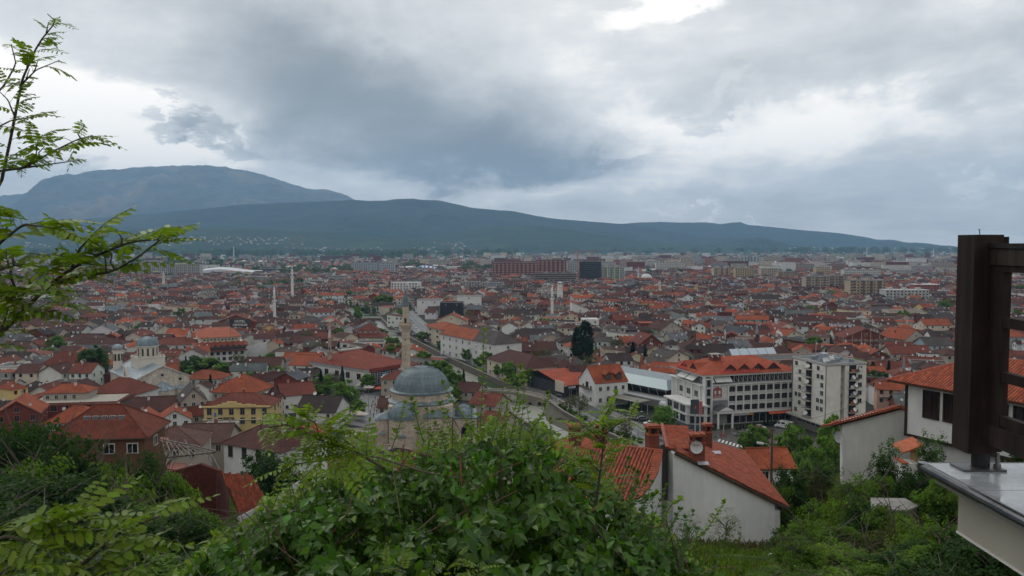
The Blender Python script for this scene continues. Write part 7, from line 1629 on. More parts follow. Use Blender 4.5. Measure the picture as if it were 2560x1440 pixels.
# --- brick ruin with bare rafters
YB = 78.0;rz_ = root_at('brick_ruin','roofless old brick house with bare rafters sinking into bushes','ruin',Vector((wp(490,1250,YB).x,YB+3,float(tz(wp(490,1250,YB).x,YB))-.5)))
pr1 = [wp(424,1180,YB),wp(424,1325,YB),wp(550,1310,YB),wp(549,1178,YB),wp(500,1160,YB)];solidwall(rz_,pr1,.45,'brickwork',(.12,.034,.024))
invr = rz_.matrix_world.inverted();pr2 = [wp(550,1182,YB),wp(550,1310,YB),wp(575,1290,YB+3),wp(572,1215,YB+3)];solidwall(rz_,pr2,.4,'brickwork',(.16,.06,.05))
solidwall(rz_,[wp(424,1180,YB),wp(424,1325,YB),wp(418,1300,YB+5),wp(418,1190,YB+5)],.4,'brickwork',(.14,.045,.035))
P_ = wp(452,1279,YB-.04);b = MB();b.box(*(invr @ P_),.75,.12,.62,'concrete',(.3,.27,.24));b.box(*(invr @ (P_-Vector((0,.05,0)))),.52,.12,.42,'glass_dark',(0,0,0));b.build('window',rz_)
P_ = wp(410,1105,YB+8);q = random.Random(3)
for i in range(9):
    a = wp(405+i*9,1098+i*2,YB+9);b_2 = wp(415+i*15,1142-i*1,YB+3.5);b = MB();b.tube(invr @ a,invr @ b_2,.07,n=5,m='wood',c=(.16,.13,.11));b.build('rafter',rz_)
for (p,q3) in (((400,1098),(470,1112)),((412,1145),(540,1130)),((463,1100),(485,1165)),((520,1120),(552,1180)),((475,1112),(540,1128))):
    b = MB();b.tube(invr @ wp(*p,YB+7),invr @ wp(*q3,YB+2),.10,n=5,m='wood',c=(.12,.10,.09));b.build('beam',rz_)
b = MB();b.slab([invr @ p for p in (wp(415,1172,YB+1),wp(470,1176,YB+.5),wp(466,1157,YB+5),wp(418,1155,YB+5))],.12,'tile',(.2,.05,.028));b.slab([invr @ p for p in (wp(400,1102,YB+9),wp(425,1108,YB+8),wp(420,1094,YB+10),wp(402,1092,YB+10))],.12,'tile',(.2,.05,.028));tag(b.build('tile_remnant',rz_),kind='stuff')
# --- orange roof right of the ruin
YT = 84.0;T1 = wp(600,1288,76);T2 = onz(668,1252,T1.z);T3 = onz(628,1188,T1.z+2.8);T4 = T3
ot = root_at('house','orange tiled roof slanting down beside the roofless brick ruin','house',Vector((T1.x+1,YT+4,float(tz(T1.x,YT)))));nT = (T2-T1).cross(T3-T1).normalized();T4 = onplane(552,1182,T1,nT)
tt,ss,nn = frame_plane(T1,T2,T3);tiled_plane(ot,T1,tt,ss,nn,[local2(p,T1,tt,ss) for p in (T1,T2,T3,T4)],seed=8,pw=.26,pl=.38,maxn=300)
solidwall(ot,[wp(690,1240,74),wp(690,1330,74),wp(760,1330,74),wp(760,1195,74)],.3,'plaster',(.66,.65,.63));solidwall(ot,[T1-Vector((0,0,.2)),Vector((T1.x,T1.y,T1.z-5)),Vector((T2.x,T2.y,T1.z-5)),T2-Vector((0,0,.2))],.3,'plaster',(.5,.49,.47))
# ---------------------------------------------------------------- bushes and weeds on the hillside
SH = {}
def shrub_proto(k):
    if k in SH: return SH[k]
    base,n,cl,lf,sh,kw = {'green': ((.085,.16,.018),6500,80,.105,(1,1,.75),dict(shell=.35,spread=.26)),'dark': ((.026,.066,.011),7500,90,.10,(1,1,.85),dict(shell=.4,spread=.25)),
        'lime': ((.13,.22,.024),5200,70,.10,(1,1,.8),dict(shell=.3,spread=.24)),'olive': ((.062,.072,.024),3600,70,.08,(1,1,.8),dict(shell=.3,spread=.24)),'tall': ((.040,.095,.014),7500,110,.09,(.8,.8,1.5),dict(shell=.25,spread=.2)),'twiggy': ((.085,.125,.026),1500,90,.065,(1,1,1.1),dict(shell=.4,spread=.14))}[k]
    cm = crown_mesh('crown',n,sh,cl,lf,base,hash(k) % 97 if 0 else len(k)*7+1,**kw);st = branches(1.5,1.0,26 if k == 'twiggy' else 12,len(k),.035 if k == 'twiggy' else .05,z0=-.6).mesh('stem');SH[k] = (cm,st,sh[2]*.75);return SH[k]
def shrub(kind,x,y,s,label,group=None,sz=1.0,dz=0.0,seed=0):
    cm,st,z = shrub_proto(kind);r = thing('bush',label,'bush',(x,y,float(tz(x,y))+dz),seed*1.37 % 6.28,group);r.scale = (s,s,s*sz);link('foliage',cm,r,(0,0,z));link('stem',st,r);return r
def SB(kind,px,ytop,Y,s,label,**k):
    P_ = aty(px,ytop,Y);g0 = float(tz(P_.x,Y));h = max(P_.z-g0,.4);z = {'tall': 2.5,'twiggy': 1.9}.get(kind,1.35);return shrub(kind,P_.x,Y,s,label,sz=h/(z*s),**k)
q = random.Random(77)
# left: a dark tangle falling away below the viewpoint
LB = [('dark',20,1075,62,4.0),('dark',95,1085,58,3.6),('green',60,1130,50,2.8),('dark',165,1130,56,3.4),('green',215,1150,60,3.4),('green',255,1135,66,3.2),('lime',300,1170,60,2.6),('dark',340,1150,66,3.0),('green',390,1165,64,2.8),('olive',400,1110,74,2.2),('green',440,1235,60,2.2),
      ('dark',30,1200,40,3.0),('dark',120,1215,40,3.2),('dark',210,1240,40,2.8),('green',300,1230,44,2.6),('green',380,1250,46,2.6),('olive',350,1290,38,2.0),('green',450,1310,44,2.0),('dark',60,1290,28,2.4),('dark',170,1310,28,2.2),('dark',280,1330,28,2.2),('green',390,1340,30,2.0),('green',500,1350,34,2.0),('lime',540,1330,44,2.0),('green',590,1310,52,2.2),
      ('dark',-40,1100,55,4.0),('dark',-30,1240,34,3.0),('green',560,1385,24,1.6),('dark',480,1400,20,1.6),('green',340,1400,18,1.4),('dark',180,1400,18,1.5),('dark',40,1390,18,1.5),('lime',640,1330,60,2.2),('dark',690,1150,120,4.5),('dark',660,1135,125,3.6),('fir',0,0,0,0)]
NMB = {'dark': 'deep green','green': 'mid green','lime': 'fresh yellow-green','olive': 'olive brown thinly leafed','tall': 'tall upright green','twiggy': 'open twiggy'}
seen = {}
def uniq(s):
    seen[s] = seen.get(s,0)+1;k = seen[s]
    return s if k == 1 else s+', '+['','','second','third','fourth','fifth','sixth','seventh','eighth','ninth','tenth','eleventh','twelfth','thirteenth','fourteenth','fifteenth'][min(k,15)]+' downhill'
def zone(px,py): return 'below the skylight house' if px < 260 and py < 1250 else ('beside the brick ruin' if py < 1330 and px < 620 else 'low on the dark slope under the viewpoint')
for i,(k,px,py,Y,s) in enumerate(LB):
    if k == 'fir': continue
    SB(k,px,py,Y,s,uniq(f'{NMB[k]} bush {zone(px, py)}'),seed=i)
# right: rough green slope between the white house and the ledge
RBs = [('dark',1975,1180,68,1.9,'between white house and small orange roof'),('green',1945,1200,66,1.5,'beside the lamp post foot'),('tall',2060,1150,72,1.7,'behind the slope edge by the wide white wall'),('olive',2030,1170,70,1.6,'reddish thicket by the small orange roof'),('twiggy',2110,1170,58,1.3,'bare-stemmed at the wide white wall'),('tall',2215,1100,56,1.5,'feathery sapling against the wide white wall'),('tall',2330,1085,54,1.6,'dark creeper sapling under the timber-edged bay'),('green',2150,1190,54,1.9,'at the wide white wall foot'),('green',2200,1180,52,1.8,'below the feathery sapling'),('dark',2290,1180,50,1.7,'by the garden wall stub'),('green',2375,1180,46,1.8,'under the ledge corner far down'),
       ('green',2050,1240,52,1.7,'mid slope'),('lime',2120,1230,48,1.6,'mid slope beside concrete slab'),('dark',2160,1260,44,1.5,'shading the concrete slab'),('green',2230,1255,42,1.3,'in front of the concrete slab'),('green',2000,1290,48,1.5,'right of the plain gable wall'),('dark',1965,1330,50,1.2,'at the corner of the plain gable wall'),('green',2090,1310,40,1.6,'middle of the rough slope'),('olive',2160,1330,36,1.3,'middle of the rough slope'),('olive',2250,1300,36,1.3,'dry patch mid slope'),('lime',2300,1290,34,1.3,'below the ledge'),('green',2360,1300,30,1.4,'below the ledge'),
       ('lime',2060,1350,34,1.3,'lower slope'),('lime',2110,1370,30,1.2,'lower slope'),('green',2000,1380,34,1.2,'lower slope'),('green',2190,1385,27,1.2,'lower slope'),('dark',2290,1370,26,1.3,'ivy-like heap below the ledge'),('green',2350,1370,24,1.3,'ivy-like heap below the ledge'),('dark',2430,1350,22,1.3,'under the concrete beam'),('dark',2500,1370,20,1.3,'under the concrete beam'),('green',1920,1405,34,1.1,'in front of the plain gable wall base'),('green',1830,1400,36,.9,'in front of the plain gable wall base'),('green',2240,1420,20,1.0,'bottom of the slope'),('dark',2330,1425,18,1.0,'bottom of the slope'),('lime',2130,1425,22,1.0,'bottom of the slope'),('green',2030,1430,24,1.0,'bottom of the slope'),('green',1940,1435,26,.9,'bottom of the slope'),
       ('twiggy',1815,1268,46,1.25,'thin leafing sapling before the plain gable wall'),('twiggy',1720,1280,42,.9,'thin leafing sapling near the dark gap'),('twiggy',2110,1130,74,1.4,'bare twigs beside lower orange roof'),('twiggy',2290,1180,56,1.2,'light shoots near the porch roof')]
for i,(k,px,py,Y,s,w) in enumerate(RBs): SB(k,px,py,Y,s,uniq(f'{NMB[k]} bush {w}'[:95]),seed=i)
for i in range(46):
    Y = q.uniform(20,66);px = q.uniform(1960,2600);x = (px-1280)/2000*Y
    if Y > 56 and 2080 < px < 2420: continue
    shrub(q.choice(['green','green','lime','olive','dark']),x,Y,q.uniform(.5,1.1),'small scrubby bush growing out of the rough grass slope','scrub on the grass slope',seed=i)
for i in range(40):
    Y = q.uniform(22,70);px = q.uniform(-150,640);x = (px-1280)/2000*Y;shrub(q.choice(['green','dark','dark','lime']),x,Y,q.uniform(.9,2.0),'leafy bush merging into the dark tangle of the slope','tangled bushes on the slope',seed=i)
# grass and weeds: one mass
g = np.random.default_rng(5);n = 150000;Yg = 9+g.random(n)**1.25*110;pxg = g.uniform(-300,2900,n);xg = (pxg-1280)/2000*Yg;zg = tz(xg,Yg)
pat = .5+.5*np.sin(xg*.5+Yg*.3)*np.cos(Yg*.41-xg*.22);hgt = (.10+.30*pat*g.random(n))*(1+Yg/60);lean = g.normal(0,.35,(n,2))
A_ = np.stack([lean[:,0]*hgt,lean[:,1]*hgt,hgt],1);wv = (.025+.0016*Yg)[:,None];an = g.uniform(0,math.pi,n);Bv = np.stack([np.cos(an),np.sin(an),np.zeros(n)],1)*wv;P_ = np.stack([xg,Yg,zg-.03],1)
V_ = np.stack([P_-Bv,P_+Bv,P_+A_+Bv*.15,P_+A_-Bv*.15],1).reshape(-1,3);F_ = np.arange(4*n).reshape(n,4)
gc = leafcols(n,(.075,.12,.018),6,.5);dry = (np.sin(xg*.23+1)*np.sin(Yg*.19)+g.normal(0,.35,n)) > .55;gc[dry] = leafcols(int(dry.sum()),(.115,.10,.05),7)
tag(link('grass',rawmesh('grass',V_,F_,['leaf'],None,gc)),'rough spring grass and dry weeds covering the slope','grass',kind='stuff')
g = np.random.default_rng(15);n = 110000;Yg = 14+g.random(n)**1.2*100;pxg = g.uniform(-300,2900,n);xg = (pxg-1280)/2000*Yg;c2 = (np.sin(xg*.37+Yg*.13)*np.cos(Yg*.29+xg*.11)) ;keep = (c2 > .0)|(pxg < 700);xg,Yg = xg[keep],Yg[keep];n = len(xg)
P_ = np.stack([xg,Yg,tz(xg,Yg)+g.random(n)*(.25+.5*np.clip(np.sin(xg*.9)*np.sin(Yg*.7),0,1))],1)
tag(link('undergrowth',leaves_mesh('undergrowth',P_,(.05+.0022*Yg)[:,None],leafcols(n,(.065,.125,.016),8,.5),seed=9)),'low leafy ground cover between the bushes','undergrowth',kind='stuff')
# concrete slab on the slope, stones
cs_ = aty(2225,1252,46);csl = thing('concrete_slab','low round-edged concrete cistern top half hidden in bushes','slab',(cs_.x,46,float(tz(cs_.x,46))));hgt_ = cs_.z-csl.location.z-.3
b = MB();b.prism([(-1.3,-.6),(.4,-1.0),(1.5,-.2),(1.3,1.0),(-.6,1.1)],-.6,hgt_,'concrete',(.12,.10,.085));b.prism([(-1.4,-.7),(.4,-1.1),(1.6,-.2),(1.4,1.1),(-.6,1.2)],hgt_,hgt_+.1,'concrete',(.24,.23,.21));b.build('slab',csl)
def rock(px,py,s,label,c=(.5,.48,.44)):
    P_ = aty(px,py,30);
    for Y in np.arange(12,90,.5):
        p = aty(px,py,Y)
        if p.z <= tz(p.x,Y): break
    bm_ = MB();n = 8;qq = random.Random(px);vs = []
    for j in range(5):
        for i in range(n): a = 2*math.pi*i/n;r = math.sin(math.pi*(j+.5)/5)*s*qq.uniform(.8,1.15);vs.append((r*math.cos(a),r*math.sin(a),s*.7*math.cos(math.pi*(j+.5)/5)+s*.3))
    bm_.add(vs,[(j*n+i,(j+1)*n+i,(j+1)*n+(i+1) % n,j*n+(i+1) % n) for j in range(4) for i in range(n)]+[tuple(range(n))],'concrete',c);o = bm_.build('rock');o.location = (p.x,Y,float(tz(p.x,Y)));tag(o,label,'rock')
rock(1931,1395,.24,'single pale boulder by the corner of the plain gable wall',(.6,.58,.52));rock(2025,1311,.35,'pinkish-white rubble stone lying mid slope',(.45,.33,.3));rock(2035,1320,.22,'smaller rubble stone next to the pinkish one',(.5,.42,.4));rock(2235,1348,.3,'grey stone in the dry grass patch')

# lamp post with arm, wires
lp_ = aty(1928,1190,78);lz = float(tz(lp_.x,78));la = thing('street_lamp','rusty brown pole carrying a curved arm and pale lamp head','street lamp',(lp_.x,78,lz));top = aty(1931,1070,78).z-lz
b = MB();b.tube((0,0,0),(0.02,0,top),.15,.11,10,'wood',(.13,.07,.05));b.build('pole',la)
za = aty(1925,1125,78).z-lz;b = MB();b.path([(-.1,0,za-.3),(-.18,0,za+.35),(-.45,-.05,za+.62),(-.9,-.1,za+.72)],.04,.035,6,'paint',(.4,.4,.38));b.build('arm',la);b = MB();b.hexa([(-1.5,-.22,za+.66),(-.85,-.22,za+.62),(-.85,.02,za+.62),(-1.5,.02,za+.66)],[(-1.45,-.2,za+.86),(-.85,-.18,za+.76),(-.85,0,za+.76),(-1.45,0,za+.86)],'paint',(.6,.6,.58));b.build('lamp_head',la)
b = MB();b.box(0,0,top-.2,.6,.12,.1,'wood',(.1,.07,.05));b.build('crossarm',la)
def wire(a,b_2,sag,label):
    b = MB();pts = [a.lerp(b_2,i/14)-Vector((0,0,sag*4*(i/14)*(1-i/14))) for i in range(15)];b.path(pts,.018,.018,4,'rubber',(.05,.05,.05));tag(b.build('overhead_wire'),label,'wire')
tp_ = Vector((lp_.x,78,lz+top));wire(tp_,aty(2165,1254,45),.5,'overhead wire running from the lamp pole down to the concrete slab');wire(tp_,aty(2170,1000,110),.3,'overhead wire crossing before the block of flats');wire(tp_,aty(1880,1165,72),.1,'short drooping wire from lamp pole to the orange roof')
# ---------------------------------------------------------------- the big bush right below the viewpoint
def leaf_template(kind):
    if kind == 'ovate':     # base, midrib, tip with folded halves
        v = np.array([(0,0,0),(0,.5,-.05),(0,1,-.16),(-.20,.18,.05),(-.30,.45,.07),(-.16,.78,-.02),(.20,.18,.05),(.30,.45,.07),(.16,.78,-.02)],float)
        f = [(0,1,4,3),(1,2,5,4),(0,6,7,1),(1,7,8,2)]
    else:
        v = np.array([(0,0,0),(0,.5,-.02),(0,1,-.08),(-.17,.2,.02),(-.21,.55,.03),(-.12,.88,-.03),(.17,.2,.02),(.21,.55,.03),(.12,.88,-.03)],float);f = [(0,1,4,3),(1,2,5,4),(0,6,7,1),(1,7,8,2)]
    return v,np.array(f)
def leaf_cloud(name,P,dirs,norms,size,cols,kind='ovate',matn='leaf_near'):
    v,f = leaf_template(kind);n = len(P);y = dirs/np.linalg.norm(dirs,axis=1,keepdims=True);x = np.cross(y,norms);x /= np.linalg.norm(x,axis=1,keepdims=True)+1e-9;z = np.cross(x,y)
    size = np.broadcast_to(np.asarray(size,float).reshape(-1,1),(n,1))
    V = P[:,None,:]+(v[None,:,0:1]*x[:,None,:]+v[None,:,1:2]*y[:,None,:]+v[None,:,2:3]*z[:,None,:])*size[:,:,None]
    F = (f[None]+np.arange(n)[:,None,None]*len(v)).reshape(-1,4);return rawmesh(name,V.reshape(-1,3),F,[matn],None,np.repeat(cols,len(f),axis=0),True)
OV,OF = leaf_template('ovate')
def single_leaf(c,kind='ovate'):
    v,f = leaf_template(kind);return rawmesh('leaf',v,f,['leaf_near'],None,np.tile(c,(len(f),1)),True)
g = np.random.default_rng(31);top_px = [380,480,560,640,700,760,830,900,960,1040,1100,1200,1300,1370,1430,1480,1530,1590,1650,1700,1760,1830];top_py = [1475,1395,1330,1275,1228,1195,1165,1145,1128,1106,1080,1052,1050,1068,1100,1150,1205,1265,1310,1355,1420,1480]
def bush_points(n,seed,d0=3.3,d1=5.2,jit=.35,ylo=1560,power=.85):
    g = np.random.default_rng(seed);px = g.uniform(380,1830,n);tp = np.interp(px,top_px,top_py);tp = tp+12*np.sin(px*.045)+8*np.sin(px*.11+1)
    u = g.random(n)**power;py = tp+(ylo-tp)*u;Y = d1-(d1-d0)*u**.7+g.normal(0,1,n)*jit*.25+g.random(n)*jit
    lump = .22*np.sin(px*.021+py*.013)*np.cos(py*.027-px*.009)+.12*np.sin(px*.05)*np.sin(py*.055);Y = Y+lump
    a = (px-1280)/FPX;b = (720-py)/FPX;d = np.stack([a,math.cos(PITCH)+b*math.sin(PITCH),-math.sin(PITCH)+b*math.cos(PITCH)],1);return np.array([0,0,CAMZ])+d*(Y/d[:,1])[:,None],px,py,u,lump
bu = thing('bush','large dense leafy bush with red-brown twigs filling the bottom middle, closest plant of all','bush',(.1,4.4,float(tz(.1,4.4))))
def tobush(P): return P-np.array(bu.location)
Pa = bush_points(24000,31);Pb = bush_points(15000,32,3.9,5.5,.5,power=.8);P_,px,py,u,lump = [np.concatenate([a,b_2]) for a,b_2 in zip(Pa,Pb)];n = len(P_);front = np.arange(n) < 24000
hol = (lump > .07) & (g.random(n) < .8) & (u > .15) & front;P_,px,py,u,lump = P_[~hol],px[~hol],py[~hol],u[~hol],lump[~hol];n = len(P_)
dirs = g.normal(size=(n,3))*.75+np.array([0,-.55,-.35]);nor = g.normal(size=(n,3))*.45+np.array([0,-.45,.85]);size = g.uniform(.034,.078,n)
cols = leafcols(n,(.048,.112,.014),33,.7);young = (u < .10) | (g.random(n) < .05);cols[young] = leafcols(int(young.sum()),(.13,.21,.022),34,.4);size[young] *= .75
order = np.argsort(np.linalg.norm(P_-np.array([0,0,CAMZ]),axis=1)-size*6);vis = order[(py[order] < 1440) & (px[order] > 420)];pick = vis[:300];restm = np.ones(n,bool);restm[pick] = False
tag(link('leaf',leaf_cloud('leaf',tobush(P_[restm]),dirs[restm],nor[restm],size[restm],cols[restm]),bu),kind='stuff')
LV = [single_leaf(c) for c in ((.05,.12,.016),(.07,.145,.020),(.035,.09,.014),(.09,.17,.024))]
def put_leaf(parent,p,d,nn,s,me):
    y = Vector(d).normalized();x = y.cross(Vector(nn)).normalized();z = x.cross(y);o = bpy.data.objects.new('leaf',me);COL.objects.link(o);o.parent = parent;o.matrix_local = Matrix.Translation(Vector(p)) @ Matrix((x,y,z)).transposed().to_4x4() @ Matrix.Scale(float(s),4);return o
for k,i in enumerate(pick): put_leaf(bu,tobush(P_[i]),dirs[i],nor[i],size[i]*1.1,LV[k % 4])
# twigs inside
def curve_pts(pxs,Y0,Y1,n=10):
    out = []
    for i in range(n):
        t = i/(n-1)*(len(pxs)-1);k = min(int(t),len(pxs)-2);f = t-k;a = pxs[k][0]*(1-f)+pxs[k+1][0]*f;b_2 = pxs[k][1]*(1-f)+pxs[k+1][1]*f;out.append(aty(a,b_2,Y0+(Y1-Y0)*i/(n-1)))
    return out
bl = bu.location
TW_ = [([(850,1120),(950,1145),(1060,1180),(1145,1195)],4.6,4.2,.007,(.08,.055,.045)),([(810,1360),(870,1280),(880,1240)],4.2,4.3,.005,(.17,.07,.05)),([(930,1390),(1040,1330),(1120,1260)],3.9,4.3,.006,(.11,.08,.05)),([(1150,1130),(1155,1240),(1180,1330),(1230,1360)],4.3,4.1,.004,(.2,.06,.05)),([(780,1400),(840,1360),(930,1300)],4.2,4.4,.004,(.16,.08,.06)),([(1280,1440),(1180,1330),(1100,1180)],4.0,4.5,.006,(.07,.05,.04)),([(600,1440),(680,1330),(760,1250)],4.0,4.5,.005,(.08,.06,.045)),([(1600,1440),(1500,1340),(1420,1200)],3.9,4.6,.005,(.07,.05,.04)),([(1400,1440),(1360,1300),(1340,1150)],4.0,4.6,.005,(.08,.05,.04))]
for pts_,a,b_2,r,c in TW_:
    b = MB();b.path([p-bl for p in curve_pts(pts_,a,b_2)],r,r*.5,6,'bark',c);b.build('twig',bu)
q = random.Random(8)
for i in range(70):
    x0 = q.uniform(500,1750);t0 = np.interp(x0,top_px,top_py);y0 = q.uniform(t0+60,1440);a = q.uniform(-1.2,1.2);L_ = q.uniform(80,260);Y = q.uniform(3.9,4.9)
    b = MB();b.path([p-bl for p in curve_pts([(x0,y0),(x0+L_*.5*math.sin(a)+q.uniform(-15,15),y0-L_*.5*math.cos(a)),(x0+L_*math.sin(a*1.2),max(y0-L_*math.cos(a),t0+20))],Y,Y+q.uniform(-.3,.3),7)],.0035,.0015,5,'bark',q.choice([(.10,.07,.05),(.16,.07,.05),(.09,.10,.04)]));b.build('twig',bu)
# trunk reaching the ground
b = MB();[b.path([(dx*.3,dy*.3,-.1),(dx*.7,dy*.6,.5),(dx,dy,1.1)],.03,.008,6,'bark',(.08,.06,.045)) for dx,dy in ((-.9,0),(-.4,-.3),(.1,.1),(.5,-.2),(1.0,.1))];b.build('stem',bu)
# upright shoots with small young leaves
def shoot(parent,pts_,Y0,Y1,r,lsize,nl,c=(.12,.20,.022),stem=(.10,.13,.04),seed=0,pairs=True,indiv=False):
    P0 = curve_pts(pts_,Y0,Y1,12);q = random.Random(seed);b = MB();pl = parent.location;b.path([p-pl for p in P0],r,r*.4,5,'bark',stem);b.build('shoot',parent);pp,dd,nn,ss = [],[],[],[]
    for i in range(nl):
        t = .12+.88*(i+.5)/nl;k = min(int(t*11),10);f = t*11-k;p = P0[k].lerp(P0[k+1],f);d0 = (P0[k+1]-P0[k]).normalized()
        for s_ in ((-1,1) if pairs else (q.choice((-1,1)),)):
            a = q.uniform(0,3.14);sd = Vector((s_*math.cos(a*.4),s_*math.sin(a)*.6,.15));d = (d0*q.uniform(.1,.7)+sd).normalized();pp.append(p-pl);dd.append(d);nn.append(Vector((q.uniform(-.4,.4),-.4+q.uniform(-.4,.4),1)));ss.append(lsize*q.uniform(.6,1.25)*(1-.35*t))
    for i in range(4): pp.append(P0[-1]-pl);dd.append(Vector((q.uniform(-1,1),q.uniform(-1,1),1)));nn.append(Vector((q.uniform(-1,1),-1,.4)));ss.append(lsize*.7)
    me = leaf_cloud('leaf',np.array([tuple(v) for v in pp]),np.array([tuple(v) for v in dd]),np.array([tuple(v) for v in nn]),np.array(ss),leafcols(len(pp),c,seed,.4));o = link('foliage',me,parent);return o
q = random.Random(12)
for i in range(20):
    x0 = q.uniform(1060,1560);t0 = float(np.interp(x0,top_px,top_py));L_ = q.uniform(20,75) if i > 5 else q.uniform(70,140);dx = q.uniform(-48,48);Y = q.uniform(4.4,5.2)
    shoot(bu,[(x0,t0+60),(x0+dx*.4,t0+10),(x0+dx,t0-L_)],Y,Y+q.uniform(-.1,.1),.0028,.034,7+int(L_/12),seed=100+i)
for k,(pts_,Y) in enumerate([([(1200,1080),(1207,950),(1210,830)],4.6),([(1190,1090),(1150,1030),(1105,960)],4.7),([(1240,1090),(1290,1020),(1300,920)],4.7),([(1325,1080),(1360,1030),(1370,985)],4.8),([(1440,1120),(1480,1060),(1540,985)],4.5),([(1060,1110),(1040,1040),(1030,1000)],4.8),([(980,1120),(1000,1060),(1012,1010)],4.8),([(1640,1330),(1680,1260),(1700,1250)],4.3),([(1690,1400),(1770,1320),(1810,1257)],4.4),([(1560,1260),(1610,1250),(1640,1235)],4.4)]): shoot(bu,pts_,Y,Y,.0035,.045,12,seed=200+k)
for i in range(12):
    x0 = q.uniform(560,960);t0 = float(np.interp(x0,top_px,top_py));dx = q.uniform(-30,50);L_ = q.uniform(30,100);Y = q.uniform(4.3,5.0);shoot(bu,[(x0,t0+50),(x0+dx*.4,t0),(x0+dx,t0-L_)],Y,Y,.003,.045,10,seed=300+i)
for i in range(22):
    x0 = q.uniform(1500,1790);t0 = float(np.interp(x0,top_px,top_py));dx = q.uniform(-10,60);L_ = q.uniform(20,70);Y = q.uniform(4.0,4.6);shoot(bu,[(x0,t0+60),(x0+dx*.4,t0+10),(x0+dx,t0-L_)],Y,Y,.0026,.036,9,c=(.05,.11,.018),seed=400+i)

# ---------------------------------------------------------------- locust shoots with feathered leaves
def compound(seed,L_,lf,pairs,droop,c):
    """one feathered leaf along +y: rachis with opposite leaflets"""
    q = random.Random(seed);pp,dd,nn,ss = [],[],[],[];b = MB();pts_ = [Vector((0,L_*t,-droop*t*t*L_)) for t in np.linspace(0,1,8)]
    for i in range(pairs):
        t = .18+.80*(i+.5)/pairs;p = Vector((0,L_*t,-droop*t*t*L_));up = droop*t*2
        for s_ in (-1,1):
            a = q.uniform(.15,.5);pp.append(tuple(p));dd.append((s_*1.0,a,-.25-up*.3+q.uniform(-.25,.15)));nn.append((q.uniform(-.3,.3),.15,1));ss.append(lf*(.75+.5*math.sin(math.pi*min(1,t+.05)))*q.uniform(.85,1.1))
    pp.append(tuple(pts_[-1]));dd.append((0,1,-droop));nn.append((0,.2,1));ss.append(lf*.8)
    v,f = leaf_template('oblong');V,F,Cc = [],[],[];cl = leafcols(len(pp),c,seed,.25)
    for k in range(len(pp)):
        y = Vector(dd[k]).normalized();x = y.cross(Vector(nn[k])).normalized();z = x.cross(y);b0 = len(V)
        for a in v: V.append(tuple(Vector(pp[k])+(x*a[0]+y*a[1]+z*a[2])*ss[k]))
        for ff in f: F.append(tuple(int(j)+b0 for j in ff));Cc.append(tuple(cl[k]))
    for i in range(7):
        d = (pts_[i+1]-pts_[i]).normalized();sx_ = Vector((.0011,0,0));sz_ = Vector((0,0,.0011));b0 = len(V);V += [tuple(pts_[i]-sx_),tuple(pts_[i]+sx_),tuple(pts_[i+1]+sx_),tuple(pts_[i+1]-sx_),tuple(pts_[i]-sz_),tuple(pts_[i]+sz_),tuple(pts_[i+1]+sz_),tuple(pts_[i+1]-sz_)]
        F += [(b0,b0+1,b0+2,b0+3),(b0+4,b0+5,b0+6,b0+7)];Cc += [(.09,.12,.03)]*2
    return rawmesh('feathered_leaf',V,F,['leaf_near'],None,np.array(Cc),True)
LC = (.15,.235,.018);CPM = [compound(i,.13+.02*(i % 3),.030,6+i % 3,.25+.2*(i % 4),LC) for i in range(6)];CPS = [compound(20+i,.085,.019,6,.5,(.12,.19,.022)) for i in range(4)]
def locust(label,branches_,gpos,sleaf=1.0,seed=0,meshes=CPM,dens=1.0,catkin=True):
    q = random.Random(seed);r = thing('locust_tree',label,'tree',gpos);
    for bi,(pts_,Y0,Y1,rad,nl) in enumerate(branches_):
        P0 = curve_pts(pts_,Y0,Y1,14);b = MB();b.path([p-r.location for p in P0],rad,rad*.3,7,'bark',(.055,.042,.032));b.build('branch',r)
        for i in range(int(nl*dens)):
            t = .06+.94*(i+.5)/(nl*dens);k = min(int(t*13),12);p = P0[k].lerp(P0[k+1],t*13-k);d0 = (P0[k+1]-P0[k]).normalized();a = q.uniform(0,6.28);side = Vector((math.cos(a),math.sin(a)*.9,.35+.5*math.sin(a*1.7))).normalized();d = (d0*.55+side).normalized()
            x = d.cross(Vector((0,0,1))).normalized();z = x.cross(d);o = bpy.data.objects.new('leaf',q.choice(meshes));COL.objects.link(o);o.parent = r;o.matrix_local = Matrix.Translation(p-r.location) @ Matrix((x,d,z)).transposed().to_4x4() @ Matrix.Rotation(q.uniform(-.5,.5),4,'Y') @ Matrix.Scale(sleaf*q.uniform(.65,1.15)*(1-.3*t),4)
            if catkin and q.random() < .10:
                b = MB();b.path([p-r.location,p-r.location+Vector((q.uniform(-.01,.01),0,.015)),p-r.location+Vector((q.uniform(-.015,.015),0,.035))],.0024,.0012,5,'bark',(.05,.04,.045));b.build('bud_spike',r)
    return r
gl = (-1.3,1.5,float(tz(-1.3,1.5)))
locust('upright locust stem with airy feathered leaves against the sky at the picture edge',[
    ([(-120,640),(0,470),(30,330),(55,200),(95,110),(135,60)],2.5,2.4,.006,44),([(-20,430),(60,420),(120,385),(190,350),(232,338)],2.4,2.3,.004,24),([(50,215),(90,175),(150,150)],2.45,2.4,.003,5),([(-30,330),(30,300),(100,290)],2.4,2.35,.003,7),([(60,420),(90,390),(95,340)],2.4,2.4,.003,5),([(-40,260),(10,215),(40,160),(28,110)],2.5,2.5,.004,9),([(40,300),(20,250),(-10,220)],2.45,2.4,.003,5),([(60,420),(130,410),(200,400)],2.4,2.35,.003,6)],gl,.9,1,CPM+CPS,.8)
